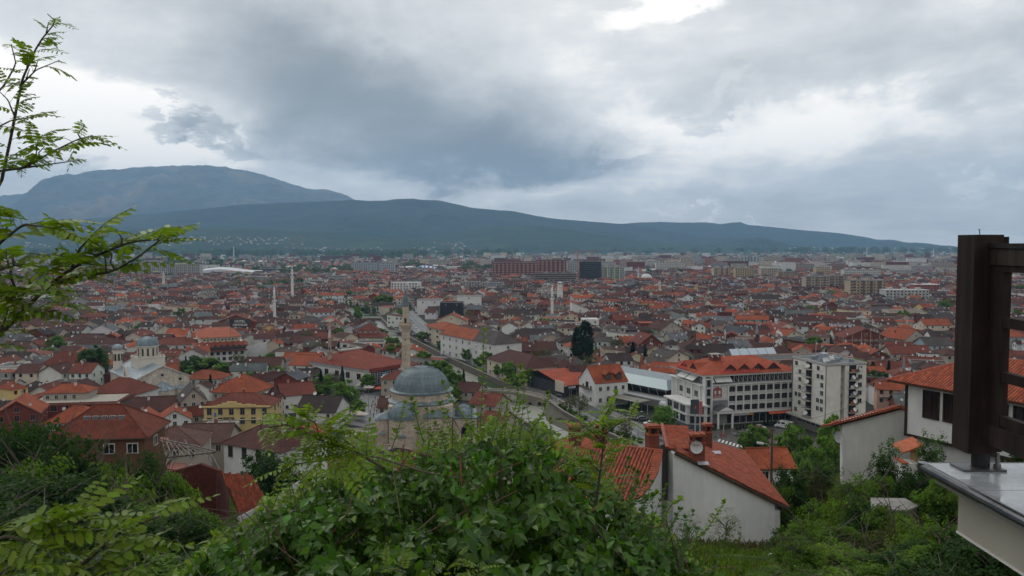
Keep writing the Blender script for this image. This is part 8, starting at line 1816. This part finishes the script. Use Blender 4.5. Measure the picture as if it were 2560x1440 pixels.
locust('dark diagonal locust branch with bright leaves reaching across the roofs',[
    ([(-60,900),(0,835),(60,775),(120,715),(180,670),(260,630),(330,604),(395,598)],1.75,1.65,.006,36),([(120,715),(200,690),(280,680),(350,640),(400,600)],1.7,1.65,.004,13),([(-40,640),(20,590),(60,560),(130,570)],1.6,1.55,.004,9),([(60,775),(30,700),(20,650)],1.7,1.7,.004,8),([(180,670),(200,620),(230,590)],1.68,1.62,.003,6),([(60,775),(100,780),(150,775)],1.7,1.65,.003,6),([(-40,760),(0,740),(40,745)],1.6,1.6,.003,6),([(-30,690),(10,670),(60,660)],1.55,1.5,.003,6),([(0,835),(15,790),(20,770)],1.72,1.7,.003,3)],(-1.15,1.7,float(tz(-1.15,1.7))),.95,2,dens=1.0)
locust('broad soft locust leaves crowding the bottom corner over reddish roof tiles',[
    ([(-40,1460),(60,1390),(160,1330),(220,1290)],1.45,1.35,.005,11),([(100,1480),(220,1400),(300,1330),(400,1290)],1.5,1.4,.005,13),([(-60,1360),(20,1340),(90,1360)],1.3,1.3,.004,7),([(150,1480),(240,1440),(330,1420)],1.35,1.3,.004,9)],(-.9,1.4,float(tz(-.9,1.4))),1.0,3,dens=1.5,catkin=False)
locust('locust spray arching over the dark red roof at the bush shoulder',[
    ([(960,1170),(880,1125),(800,1100),(720,1060),(640,1075)],3.2,3.1,.006,22),([(880,1125),(820,1150),(740,1160),(690,1190)],3.15,3.1,.004,14),([(800,1100),(790,1060),(760,1040)],3.1,3.1,.003,8),([(900,1130),(850,1090),(830,1070)],3.2,3.15,.003,8)],(-.8,3.4,float(tz(-.8,3.4))),1.15,4,dens=1.4)
locust('bright locust shoot rising alone in front of the road and car park',[
    ([(1490,1260),(1500,1180),(1510,1100),(1505,1050),(1530,1010)],3.4,3.4,.006,20),([(1510,1110),(1480,1080),(1450,1060)],3.4,3.35,.003,9),([(1508,1090),(1545,1060),(1580,1045)],3.4,3.35,.003,9),([(1500,1180),(1470,1150),(1440,1150)],3.4,3.35,.003,7)],(.42,3.6,float(tz(.42,3.6))),.95,5,CPM+CPS,1.6)
locust('low feathered seedling at the foot of the big bush',[([(1130,1480),(1120,1420),(1150,1390)],2.8,2.8,.004,9),([(1040,1490),(1010,1430),(960,1420)],2.8,2.75,.004,9),([(1180,1490),(1190,1440),(1200,1410)],2.85,2.8,.003,8)],(-.15,2.8,float(tz(-.15,2.8))),.62,6,catkin=False)
# ---------------------------------------------------------------- timber railing and tiled ledge
LG = thing('ledge','projecting balcony ledge with wet grey marble tiles and black rounded edge','ledge',(1.9,1.4,59.0));lz0 = 59.31;X0,Y1_ = 1.295,2.50
def lb(parent,x0,x1,y0,y1,z0,z1,m,c,name):
    b = MB();o_ = parent.location;b.box((x0+x1)/2-o_.x,(y0+y1)/2-o_.y,(z0+z1)/2-o_.z,x1-x0,y1-y0,z1-z0,m,c);return b.build(name,parent)
def tile_piece(x0,x1,y0,y1): return lb(LG,x0+.0015,x1-.0015,y0+.0015,y1-.0015,lz0-.02,lz0,'marble',(.30,.315,.33),'tile')
xe = [X0+.012,X0+.33,X0+.66,X0+.99,X0+1.32];ye = [Y1_-.012,Y1_-.29,Y1_-.57,Y1_-.85,Y1_-1.13,Y1_-1.41,Y1_-1.69]
for i in range(4):
    for j in range(6): tile_piece(xe[i],xe[i+1],ye[j+1],ye[j])
lb(LG,X0+.01,X0+1.3,Y1_-1.69,Y1_-.01,lz0-.028,lz0-.021,'concrete',(.08,.08,.08),'grout_bed')
b = MB();o_ = LG.location
for (a,c_) in (((X0+.008,Y1_,0),(X0+.008,.75,0)),((X0+.008,Y1_,0),(2.7,Y1_,0))):
    b.tube((a[0]-o_.x,a[1]-o_.y,lz0-.016-o_.z),(c_[0]-o_.x,c_[1]-o_.y,lz0-.016-o_.z),.0155,n=12,m='marble',c=(.03,.032,.036))
b.tube((X0+.008-o_.x,Y1_-o_.y,lz0-.031-o_.z),(X0+.008-o_.x,Y1_-o_.y,lz0-.001-o_.z),.0165,n=12,m='marble',c=(.03,.032,.036));b.build('edge_moulding',LG)
lb(LG,X0+.03,2.7,.8,Y1_-.04,lz0-.055,lz0-.029,'concrete',(.30,.28,.25),'mortar_bed')
lb(LG,X0+.075,2.7,.8,2.415,lz0-.19,lz0-.0555,'concrete',(.42,.39,.32),'concrete_beam')
lb(LG,X0+.072,X0+.095,.8,2.418,lz0-.197,lz0-.1905,'plaster',(.62,.60,.56),'drip_edge')
bw_ = MB();bw_.box(2.1,.7,57.4,.9,1.9,3.44,'plaster',(.5,.47,.42));tag(bw_.build('terrace_wall'),'plastered wall carrying the balcony ledge','wall')
RL = thing('railing','dark stained timber lattice railing with a thick corner post','railing',(1.46,2.3,59.31));WC = (.020,.012,.0095);xp0,xp1,yp0,yp1 = 1.386,1.4735,2.40,2.492
po = lb(RL,xp0,xp1,yp0,yp1,CAMZ-.637,CAMZ+.028,'wood',WC,'post')
lb(RL,xp1+.001,xp1+.028,yp0+.02,yp1-.01,CAMZ-.637,CAMZ+.022,'wood',(.010,.007,.006),'post_batten')
b = MB();o_ = RL.location;b.tube((1.445-o_.x,2.435-o_.y,0),(1.445-o_.x,2.435-o_.y,CAMZ-.63-o_.z),.026,n=16,m='metal',c=(.03,.03,.032));b.build('steel_foot',RL)
lb(RL,1.37,1.50,2.39,2.47,lz0+.0005,lz0+.006,'metal',(.10,.10,.105),'base_plate');b = MB();b.tube((1.488-o_.x,2.42-o_.y,.006),(1.488-o_.x,2.42-o_.y,.05),.006,n=8,m='metal',c=(.2,.2,.2));b.tube((1.488-o_.x,2.42-o_.y,.006),(1.488-o_.x,2.42-o_.y,.018),.012,n=6,m='metal',c=(.2,.2,.2));b.build('anchor_bolt',RL)
b = MB();b.tube((1.43-o_.x,2.45-o_.y,CAMZ+.028-o_.z),(1.4275-o_.x,2.45-o_.y,CAMZ+.044-o_.z),.0012,n=6,m='metal',c=(.04,.035,.03));b.tube((1.4275-o_.x,2.45-o_.y,CAMZ+.044-o_.z),(1.4274-o_.x,2.45-o_.y,CAMZ+.0452-o_.z),.0035,n=8,m='metal',c=(.04,.035,.03));b.build('nail',RL)
for z0,z1,x0,x1 in ((-.062,-.012,1.432,1.462),(-.082,-.0625,1.438,1.458),(-.245,-.215,1.438,1.458),(-.405,-.375,1.438,1.458),(-.60,-.54,1.425,1.465),(-.535,-.505,1.438,1.458)):
    lb(RL,x0,x1,.9,yp0-.001,CAMZ+z0,CAMZ+z1,'wood',WC if z1 < -.02 else (.030,.022,.018),'rail')
lb(RL,1.425,1.47,.9,yp0-.001,CAMZ-.0115,CAMZ+.002,'wood',(.016,.012,.011),'handrail_cap')
lb(RL,1.436,1.460,2.335,yp0-.002,CAMZ-.54,CAMZ-.083,'wood',WC,'stile')
for y in (2.21,1.99,1.77,1.55,1.33,1.11): lb(RL,1.441,1.455,y-.012,y+.012,CAMZ-.505,CAMZ-.083,'wood',WC,'baluster')
# ---------------------------------------------------------------- cars, people, street things
def car_meshes(c,kind='car'):
    P = {}
    b = MB();L_,W_,H_ = (4.3,1.75,1.45) if kind == 'car' else (5.6,2.0,2.4)
    if kind == 'car': prof = [(-2.15,.35),(-2.15,.75),(-1.95,.92),(-1.2,1.0),(-.55,1.42),(.75,1.45),(1.45,1.02),(2.05,.92),(2.15,.6),(2.15,.35)]
    else: prof = [(-2.8,.35),(-2.8,.95),(-2.2,1.15),(-1.75,2.0),(-1.3,2.35),(2.7,2.4),(2.8,2.2),(2.8,.35)]
    n = len(prof);ins = lambda z: .0 if z < 1.0 else .14
    V = [(x,-(W_/2-ins(z)),z) for x,z in prof]+[(x,(W_/2-ins(z)),z) for x,z in prof]
    b.add(V,[tuple(range(n-1,-1,-1)),tuple(range(n,2*n))]+[(i,(i+1) % n,(i+1) % n+n,i+n) for i in range(n)][::1],'carpaint',c);P['body'] = b.mesh('body')
    g_ = MB()
    for s in (-1,1):
        if kind == 'car': g_.face([(-1.0,s*.80,1.05),(1.2,s*.80,1.05),(.7,s*.745,1.38),(-.5,s*.745,1.38)],'glass_dark',(0,0,0))
        else: g_.face([(-1.9,s*.93,1.4),(-.9,s*.93,1.4),(-.9,s*.88,2.0),(-1.6,s*.88,2.0)],'glass_dark',(0,0,0));g_.face([(-.6,s*.90,1.4),(.6,s*.90,1.4),(.6,s*.88,2.0),(-.6,s*.88,2.0)],'glass_dark',(0,0,0))
    if kind == 'car': g_.face([(-1.17,-.7,1.04),(-1.17,.7,1.04),(-.6,.6,1.40),(-.6,-.6,1.40)],'glass_dark',(0,0,0));g_.face([(1.40,-.66,1.08),(1.40,.66,1.08),(.82,.58,1.43),(.82,-.58,1.43)],'glass_dark',(0,0,0))
    else: g_.face([(-2.18,-.85,1.22),(-2.18,.85,1.22),(-1.8,.8,1.95),(-1.8,-.8,1.95)],'glass_dark',(0,0,0))
    g_.v = [(x-(.03 if i >= 8 else 0),y*1.03,z+.02) for i,(x,y,z) in enumerate(g_.v)];P['window'] = g_.mesh('window');return P
wb_ = MB();wb_.tube((0,-.11,0),(0,.11,0),.32,n=14,m='rubber',c=(0,0,0));wb_.tube((0,-.12,0),(0,.12,0),.19,n=10,m='metal',c=(.4,.4,.4));WHL = wb_.mesh('wheel')
hl = MB();hl.box(0,0,0,.08,.36,.16,'paint',(.6,.6,.58));HLM = hl.mesh('headlight');tl = MB();tl.box(0,0,0,.08,.3,.2,'paint',(.3,.02,.02));TLM = tl.mesh('tail_light');CARS = {}
def car(px,py,ang,c,label,kind='car',group=None,name=None):
    k = (c,kind);CARS.setdefault(k,car_meshes(c,kind));P_ = onz(px,py);r = thing(name or ('van' if kind == 'van' else 'car'),label,'van' if kind == 'van' else 'car',(P_.x,P_.y,.02),R(ang),group)
    for nm,me in CARS[k].items(): link(nm,me,r)
    x = 1.35 if kind == 'car' else 1.8;w = .78 if kind == 'car' else .9;e = 2.14 if kind == 'car' else 2.8
    for sx_ in (-1,1):
        for s in (-1,1): link('wheel',WHL,r,(sx_*x,s*w,.32))
    for s in (-1,1): link('headlight',HLM,r,(-e,s*.6,.72));link('tail_light',TLM,r,(e,s*.62,.8))
    return r
BK,SV,WHc,RD,BLc,GYc = (.018,.019,.022),(.36,.37,.38),(.6,.6,.59),(.35,.03,.02),(.03,.06,.14),(.12,.125,.13)
car(1357,967,-38,WHc,'white car parked half on the kerb above two driving cars');car(1386,978,-36,SV,'silver estate car driving up the riverside road');car(1399,991,-36,BK,'black car close behind the silver one on the riverside road');car(1626,1063,10,WHc,'white small car beside the bright tree at the car park edge');car(1583,1049,12,GYc,'dark grey car under the hall canopy edge');car(1604,1051,10,BK,'black car parked before the hall canopy');car(1691,1078,8,SV,'light silver hatchback near the billboard legs');car(1723,1078,8,(.05,.07,.09),'dark blue-grey car between hatchback and billboard legs');car(1783,1070,10,BK,'black saloon under the hotel entrance portico');car(1851,1089,12,GYc,'dark car at the zebra crossing end of the car park');car(1870,1086,14,SV,'silver car squeezed between two dark ones in the car park');car(1886,1080,14,BK,'black estate car behind the silver parked one');car(1897,1073,14,WHc,'white car beside cone shrubs');car(1893,1076,14,RD,'red-orange car nearly hidden behind the black estate')
car(1960,1070,-40,WHc,'white panel van parked between hotel and block of flats','van');car(1325,958,-38,BK,'black car parked outside the shops');car(1379,962,-36,BK,'black car below the hoarding at the shop row')
for i,(px,py,c) in enumerate([(1040,842,BK),(1046,848,SV),(1056,853,RD),(1068,856,WHc),(1030,838,GYc),(1026,812,WHc),(1022,800,SV),(1018,790,WHc),(1014,780,SV),(1012,772,GYc),(1036,822,WHc),(1030,806,SV),(1195,915,WHc),(1150,897,RD)]): car(px,py,-55,c,{BK: 'black',SV: 'silver',RD: 'red',WHc: 'white',GYc: 'grey'}[c]+' car in the queue on the upper quay road beside the stone minaret',group='cars on the upper quay road')
# people: one continuous skinned body per pose
def person_mesh(seed,top,leg,walk=.25):
    q = random.Random(seed);J = {'hip': (0,0,.92),'chest': (0,.02,1.32),'neck': (0,.0,1.50),'head': (0,-.02,1.62),'crown': (0,-.01,1.73),'sl': (-.19,.02,1.42),'el': (-.25,.04,1.15),'hl': (-.24,-.08,.90),'sr': (.19,.02,1.42),'er': (.25,.06,1.15),'hr': (.24,-.02,.9),'pl': (-.10,0,.88),'kl': (-.11,-walk*.5,.48),'fl': (-.11,-walk*.2,.06),'tl': (-.11,-walk*.2-.16,.03),'pr': (.10,0,.88),'kr': (.11,walk*.2,.48),'fr': (.11,walk*.9,.07),'tr': (.11,walk*.9-.16,.03)}
    Rr = {'hip': .15,'chest': .17,'neck': .055,'head': .10,'crown': .07,'sl': .075,'el': .05,'hl': .04,'sr': .075,'er': .05,'hr': .04,'pl': .10,'kl': .065,'fl': .045,'tl': .035,'pr': .10,'kr': .065,'fr': .045,'tr': .035}
    E = [('hip','chest'),('chest','neck'),('neck','head'),('head','crown'),('chest','sl'),('sl','el'),('el','hl'),('chest','sr'),('sr','er'),('er','hr'),('hip','pl'),('pl','kl'),('kl','fl'),('fl','tl'),('hip','pr'),('pr','kr'),('kr','fr'),('fr','tr')]
    K = list(J);me = bpy.data.meshes.new('p');me.from_pydata([J[k] for k in K],[(K.index(a),K.index(b_2)) for a,b_2 in E],[]);o = bpy.data.objects.new('p',me);COL.objects.link(o);o.modifiers.new('s','SKIN');o.modifiers.new('d','SUBSURF').render_levels = 1;o.modifiers['d'].levels = 1
    for i,k in enumerate(K): me.skin_vertices[0].data[i].radius = (Rr[k],Rr[k]*.85);me.skin_vertices[0].data[i].use_root = (k == 'hip')
    dg = bpy.context.evaluated_depsgraph_get();m2 = bpy.data.meshes.new_from_object(o.evaluated_get(dg));bpy.data.objects.remove(o);m2.materials.clear();n = len(m2.polygons);cs = []
    for p in m2.polygons:
        z = p.center.z;x = abs(p.center.x);cs.append((.03,.02,.015) if z > 1.68 or (z > 1.56 and p.center.y > .03) else ((.38,.24,.17) if z > 1.47 or (z < .95 and x > .19) else (top if z > .93 else (leg if z > .09 else (.02,.02,.02)))))
    finish(m2,['cloth'],np.zeros(n,np.int32),cs,True);return m2
PM = [person_mesh(1,(.03,.03,.035),(.03,.035,.05)),person_mesh(2,(.25,.04,.04),(.03,.03,.04),.1),person_mesh(3,(.06,.08,.12),(.04,.04,.05),.35),person_mesh(4,(.3,.3,.3),(.05,.06,.1),.2)]
PC = ['dark jacket','red top','navy jacket','pale grey top']
def person(px,py,k,label,group=None,z=0.0):
    P_ = onz(px,py,z);o = link('person',PM[k],None,P_,px*.7 % 6.28);tag(o,label,'person',group)
q = random.Random(4)
for i,(px,py) in enumerate([(932,1012),(938,1018),(944,1012),(949,1020),(955,1016),(936,1028),(942,1034),(948,1030),(952,1037),(929,1022),(906,990),(909,990),(945,1006),(938,1000),(958,1010),(962,1024),(926,1036),(934,1044)]): person(px,py,i % 4,f'person in {PC[i % 4]} standing among the crowd on the square','people on the square')
for i,(px,py) in enumerate([(1361,996),(1366,997),(1371,998),(1376,997),(1380,999),(1400,1011),(1405,1014),(1409,1016),(1414,1013),(1390,1004)]): person(px,py,[0,2,3,0,2,1,1,0,3,2][i],f'person in {PC[[0, 2, 3, 0, 2, 1, 1, 0, 3, 2][i]]} near the bridge end on the pavement','people near the old bridge',z=.14)
person(1275,998,1,'person in red top crossing the old arched bridge alone',z=1.75);person(1185,918,0,'person in dark jacket walking on the quay by the corner house',z=.14);person(1229,936,2,'person in navy jacket walking below the wide street trees',z=.14);person(1693,1066,2,'person in navy jacket walking past the annex windows');person(1709,1064,0,'person in dark jacket near the hotel annex corner')
# old stone bridge
b0,b1 = Vector((xl(318)-3,322,0)),Vector((xr(308)+1.5,306,0));dv = (b1-b0);LB_ = dv.length;br = thing('stone_bridge','old humped stone bridge with one wide arch and small side arches','bridge',(b0.x,b0.y,0),math.atan2(dv.y,dv.x))
def deckz(t): return .3+1.35*math.sin(math.pi*min(max(t,0),1))**.8
b = MB();N_ = 44;wd = 2.2;ar_ = [(.50,5.6,3.9,-3.2),(.80,1.3,1.5,-2.9),(.93,.8,1.0,-1.6),(.16,1.6,1.6,-2.9)]
def under(x):
    z = -3.6
    for tc_,rr_,hh,z0 in ar_:
        u_ = (x-tc_*LB_)/rr_
        if abs(u_) < 1: z = max(z,z0+hh*math.sqrt(1-u_*u_))
    return z
for i in range(N_):
    x0,x1 = LB_*i/N_,LB_*(i+1)/N_;z0,z1 = deckz(i/N_),deckz((i+1)/N_);a0,a1 = min(under(x0),z0-.35),min(under(x1),z1-.35)
    b.hexa([(x0,-wd,a0),(x1,-wd,a1),(x1,wd,a1),(x0,wd,a0)],[(x0,-wd,z0),(x1,-wd,z1),(x1,wd,z1),(x0,wd,z0)],'masonry',(.24,.21,.17))
b.build('arches',br)
for s in (-1,1):
    b = MB()
    for i in range(N_): x0,x1 = LB_*i/N_,LB_*(i+1)/N_;z0,z1 = deckz(i/N_),deckz((i+1)/N_);y = s*(wd-.12);b.hexa([(x0,y-.16,z0),(x1,y-.16,z1),(x1,y+.16,z1),(x0,y+.16,z0)],[(x0,y-.16,z0+.5),(x1,y-.16,z1+.5),(x1,y+.16,z1+.5),(x0,y+.16,z0+.5)],'concrete',(.33,.31,.27))
    b.build('parapet',br)
b = MB()
for k in range(14):
    a0,a1 = math.pi*k/14,math.pi*(k+1)/14;b.tube((.5*LB_+5.75*math.cos(a0),-wd-.03,-3.2+4.05*math.sin(a0)),(.5*LB_+5.75*math.cos(a1),-wd-.03,-3.2+4.05*math.sin(a1)),.2,n=5,m='concrete',c=(.36,.33,.28))
b.build('arch_ring',br)
# flat footbridge and upper road bridges
def flatbridge(Y,label,w=4,dy=0):
    a,c = Vector((xl(Y)-1,Y+dy,0)),Vector((xr(Y)+1,Y-dy,0));d = c-a;r = thing('footbridge',label,'bridge',(a.x,a.y,0),math.atan2(d.y,d.x));b = MB();n = 10
    for i in range(n): z = lambda t: .25+.45*math.sin(math.pi*t);x0,x1 = d.length*i/n,d.length*(i+1)/n;b.hexa([(x0,-w/2,z(i/n)-.5),(x1,-w/2,z((i+1)/n)-.5),(x1,w/2,z((i+1)/n)-.5),(x0,w/2,z(i/n)-.5)],[(x0,-w/2,z(i/n)),(x1,-w/2,z((i+1)/n)),(x1,w/2,z((i+1)/n)),(x0,w/2,z(i/n))],'concrete',(.26,.26,.25))
    b.build('deck',r)
    for s in (-1,1):
        b = MB();[b.tube((d.length*i/16,s*w/2,.2),(d.length*i/16,s*w/2,1.5),.04,n=4,c=(.08,.08,.08)) for i in range(17)];b.tube((0,s*w/2,1.3),(d.length,s*w/2,1.3),.05,n=4,c=(.08,.08,.08));b.build('railing',r)
flatbridge(419,'slim arched footbridge with railings beyond the mosque dome');flatbridge(545,'flat road bridge over the weir farther up the river',6);flatbridge(650,'far road bridge beside the green riverbank',8);flatbridge(715,'farthest low bridge at the river bend',8)
# billboard, lamps, umbrellas, mast, bollards, flags
P_ = onz(1742,1080);bb = thing('billboard','two-legged billboard with dark screen face and pink side panel','billboard',(P_.x,P_.y,0),R(8));b = MB();b.box(-.8,0,8.2,2.6,.5,4.6,'paint',(.035,.04,.045));b.box(-.8,-.27,8.2,2.3,.04,4.2,'paint',(.05,.055,.06));b.build('screen',bb)
b = MB();b.box(1.15,.1,7.7,1.2,.5,4.3,'paint',(.42,.13,.11));b.build('side_panel',bb);textobj('?\n?\n?',1.2,bb,(1.15,-.18,8.6),(R(90),0,0),(.03,.03,.03),'lettering',.01,align='CENTER');b = MB();b.face([(-1.0,-.31,7.6),(-.5,-.31,7.6),(-.4,-.31,8.3),(-.8,-.31,8.6)],'paint',(.5,.1,.06));b.build('screen_picture',bb)
for x in (-.6,1.0): b = MB();b.tube((x,0,0),(x,0,6),.22,n=10,m='paint',c=(.38,.38,.38));b.build('leg',bb)
def lamp(px,py,h,ang,label,group=None,two=False):
    P_ = onz(px,py);r = thing('street_lamp',label,'street lamp',(P_.x,P_.y,0),R(ang),group);b = MB();b.tube((0,0,0),(0,0,h),.09,.05,6,'metal',(.2,.2,.2));b.build('pole',r)
    for s in ((-1,1) if two else (1,)): b = MB();b.path([(0,0,h),(s*.5,0,h+.4),(s*1.3,0,h+.5)],.04,.03,5,'metal',(.3,.3,.3));b.box(s*1.6,0,h+.5,.7,.25,.12,'paint',(.6,.6,.58));b.build('lamp_head',r)
for i,(px,py,h,w) in enumerate([(1424,1028,8.5,'before the orange-roofed villa'),(1595,1090,7,'beside the clipped hedge balls'),(1325,985,6,'at the bridge parapet'),(884,1046,8,'on the mosque side of the square'),(922,1030,9,'in the middle of the square'),(1862,1100,8,'at the zebra crossing'),(1700,1085,6,'by the silver hatchback'),(1220,935,7,'on the quay before the cream block'),(1173,906,7,'by the corner house trees')]): lamp(px,py,h,i*40,'thin grey street lamp '+w,two=(i == 0))
def parasol(px,py,c,s,label):
    P_ = onz(px,py);r = thing('parasol',label,'parasol',(P_.x,P_.y,0));b = MB();b.tube((0,0,0),(0,0,2.9),.04,n=5,c=(.3,.3,.3));b.build('pole',r);b = MB();n = 4;b.add([(s*math.cos(math.pi/4+i*math.pi/2),s*math.sin(math.pi/4+i*math.pi/2),2.3) for i in range(4)]+[(0,0,3.1)],[(0,1,4),(1,2,4),(2,3,4),(3,0,4)],'cloth',c);b.build('canopy',r)
for px,py,c,s,l in ((905,975,(.50,.46,.38),3.2,'big cream parasol at the square corner'),(930,970,(.50,.46,.38),3.2,'second cream parasol touching the shopping centre'),(922,982,(.50,.46,.38),3.0,'cream parasol in front of its cream pair'),(948,985,(.42,.08,.04),2.4,'orange-red parasol beside the cream ones'),(890,1048,(.48,.42,.36),2.6,'pale awning parasol below the square'),(906,1052,(.48,.42,.36),2.6,'pale parasol nearer the mosque wall'),(1140,868,(.35,.10,.06),2.2,'red parasol on the cafe terrace under the office block'),(1150,876,(.45,.4,.34),2.2,'beige parasol on the quay cafe'),(1128,862,(.5,.48,.44),2.2,'white parasol by the office block door')): parasol(px,py,c,s,l)
P_ = onz(1945,905);am = thing('antenna_mast','lattice antenna mast crowded with white dishes behind the hotel','mast',(P_.x,P_.y,0));b = MB();ht = 17
for i in range(4): a = math.pi/4+i*math.pi/2;b.tube((1.0*math.cos(a),1.0*math.sin(a),0),(.35*math.cos(a),.35*math.sin(a),ht),.07,n=4,c=(.42,.35,.33))
for k in range(14):
    z0,z1 = ht*k/14,ht*(k+1)/14
    for i in range(4): a0,a1 = math.pi/4+i*math.pi/2,math.pi/4+(i+1)*math.pi/2;r0,r1 = 1.0-.65*k/14,1.0-.65*(k+1)/14;b.tube((r0*math.cos(a0),r0*math.sin(a0),z0),(r1*math.cos(a1),r1*math.sin(a1),z1),.04,n=4,c=(.42,.35,.33))
b.tube((0,0,ht),(0,0,ht+4),.05,n=4,c=(.4,.2,.18));b.build('lattice',am);q = random.Random(2)
for i in range(22): add_dish(am,q.uniform(-1.4,1.4),q.uniform(-1.3,.2),q.uniform(5,ht),q.uniform(-.8,.8),q.uniform(1.1,1.9),0)
P_ = onz(895,722);tc_ = thing('tower_crane','thin orange construction crane next to the scaffolded tower','crane',((1444-1280)/2000*1100,1100,0));b = MB();b.tube((0,0,0),(0,0,50),.7,n=4,c=(.35,.13,.05));b.build('mast',tc_);b = MB();b.tube((-10,0,50),(30,12,50),.4,n=4,c=(.35,.13,.05));b.build('jib',tc_)
for i in range(7):
    P_ = onz(536+i*12,1092-i);fl = thing('flagpole',['blue','red','white','pale blue','dark blue','white and blue','grey'][i]+' flag hanging limp on a thin pole before the yellow hotel','flag',(P_.x,P_.y,0));b = MB();b.tube((0,0,0),(0,0,8),.05,n=5,c=(.5,.5,.5));b.build('pole',fl);b = MB();b.hexa([(0,-.03,5.3),(.3,-.02,5.1),(.3,.04,5.1),(0,.03,5.3)],[(0,-.03,7.8),(.7,-.02,7.3),(.7,.04,7.3),(0,.03,7.8)],'cloth',[(.05,.15,.35),(.4,.03,.03),(.6,.6,.6),(.2,.4,.5),(.02,.05,.2),(.4,.5,.6),(.3,.3,.3)][i]);b.build('flag',fl)
for i in range(9):
    P_ = onz(1790+i*13,1094+(i % 2)*1);o = MB();o.tube((0,0,0),(0,0,.8),.09,n=8,c=(.06,.06,.06));q_ = o.build('bollard');q_.location = (P_.x,P_.y,0);tag(q_,'short black bollard in the line edging the car park','bollard','bollards edging the car park')
P_ = onz(1808,1092);bx_ = thing('barrier','red barrier box with raised pale boom at the car park','barrier',(P_.x,P_.y,0));b = MB();b.box(0,0,.55,.5,.5,1.1,'paint',(.45,.06,.03));b.build('housing',bx_);b = MB();b.tube((0,0,1),(.15,0,4.2),.06,n=6,c=(.6,.55,.5));b.build('boom',bx_)
# ---------------------------------------------------------------- words that tell look-alikes apart
ORDW = ['closest','second closest','third closest','fourth closest','fifth closest','sixth closest','seventh closest','eighth closest','ninth closest','tenth closest','eleventh closest','twelfth closest','thirteenth closest','fourteenth closest','fifteenth closest','sixteenth closest','seventeenth closest','eighteenth closest','nineteenth closest','twentieth closest']+['twenty-'+w+' closest' for w in ('first','second','third','fourth','fifth','sixth','seventh','eighth','ninth')]+['thirtieth closest']+['thirty-'+w+' closest' for w in ('first','second','third','fourth','fifth','sixth','seventh','eighth','ninth')]
def tell_apart(group,base,feats):
    F_ = {}
    for o in SC.objects:
        if o.parent is None and o.get('group') == group:
            k,v = min(feats.items(),key=lambda e: (e[1]-o.location).length);F_.setdefault(k,[]).append(((v-o.location).length,o))
    for k,L_ in F_.items():
        L_.sort(key=lambda e: e[0])
        for i,(_,o) in enumerate(L_): o['label'] = f'{base}, {ORDW[min(i, 38)]} to {k}'
FE = {'the plain gable wall': wh.location,'the concrete slab': csl.location,'the wide white wall': gw.location,'the tiled ledge': Vector((1.9,3,58)),'the big foreground bush': bu.location,'the lamp pole': la.location}
tell_apart('scrub on the grass slope','small scrubby bush in rough grass',FE)
tell_apart('tangled bushes on the slope','leafy bush in the dark tangle',{'the brick ruin': rz_.location,'the skylight house': sk.location,'the orange roof beside the ruin': ot.location,'the big foreground bush': bu.location,'the feathered corner leaves': Vector((-.9,1.4,57))})
tell_apart('trees behind the lamp post','full green tree before the car park',{'the lamp pole': la.location,'the block of flats': tb.location,'the wide white wall': gw.location})
tell_apart('bushes on the river slope','sparse brown bush on the river slope',{'the old arched bridge': br.location})
tell_apart('cone shrubs before the hotel','small dark cone shrub before the hotel',{'the white panel van': onz(1960,1070)})
tell_apart('clipped shrubs along the river road','clipped round shrub by the river road',{'the old arched bridge': br.location})
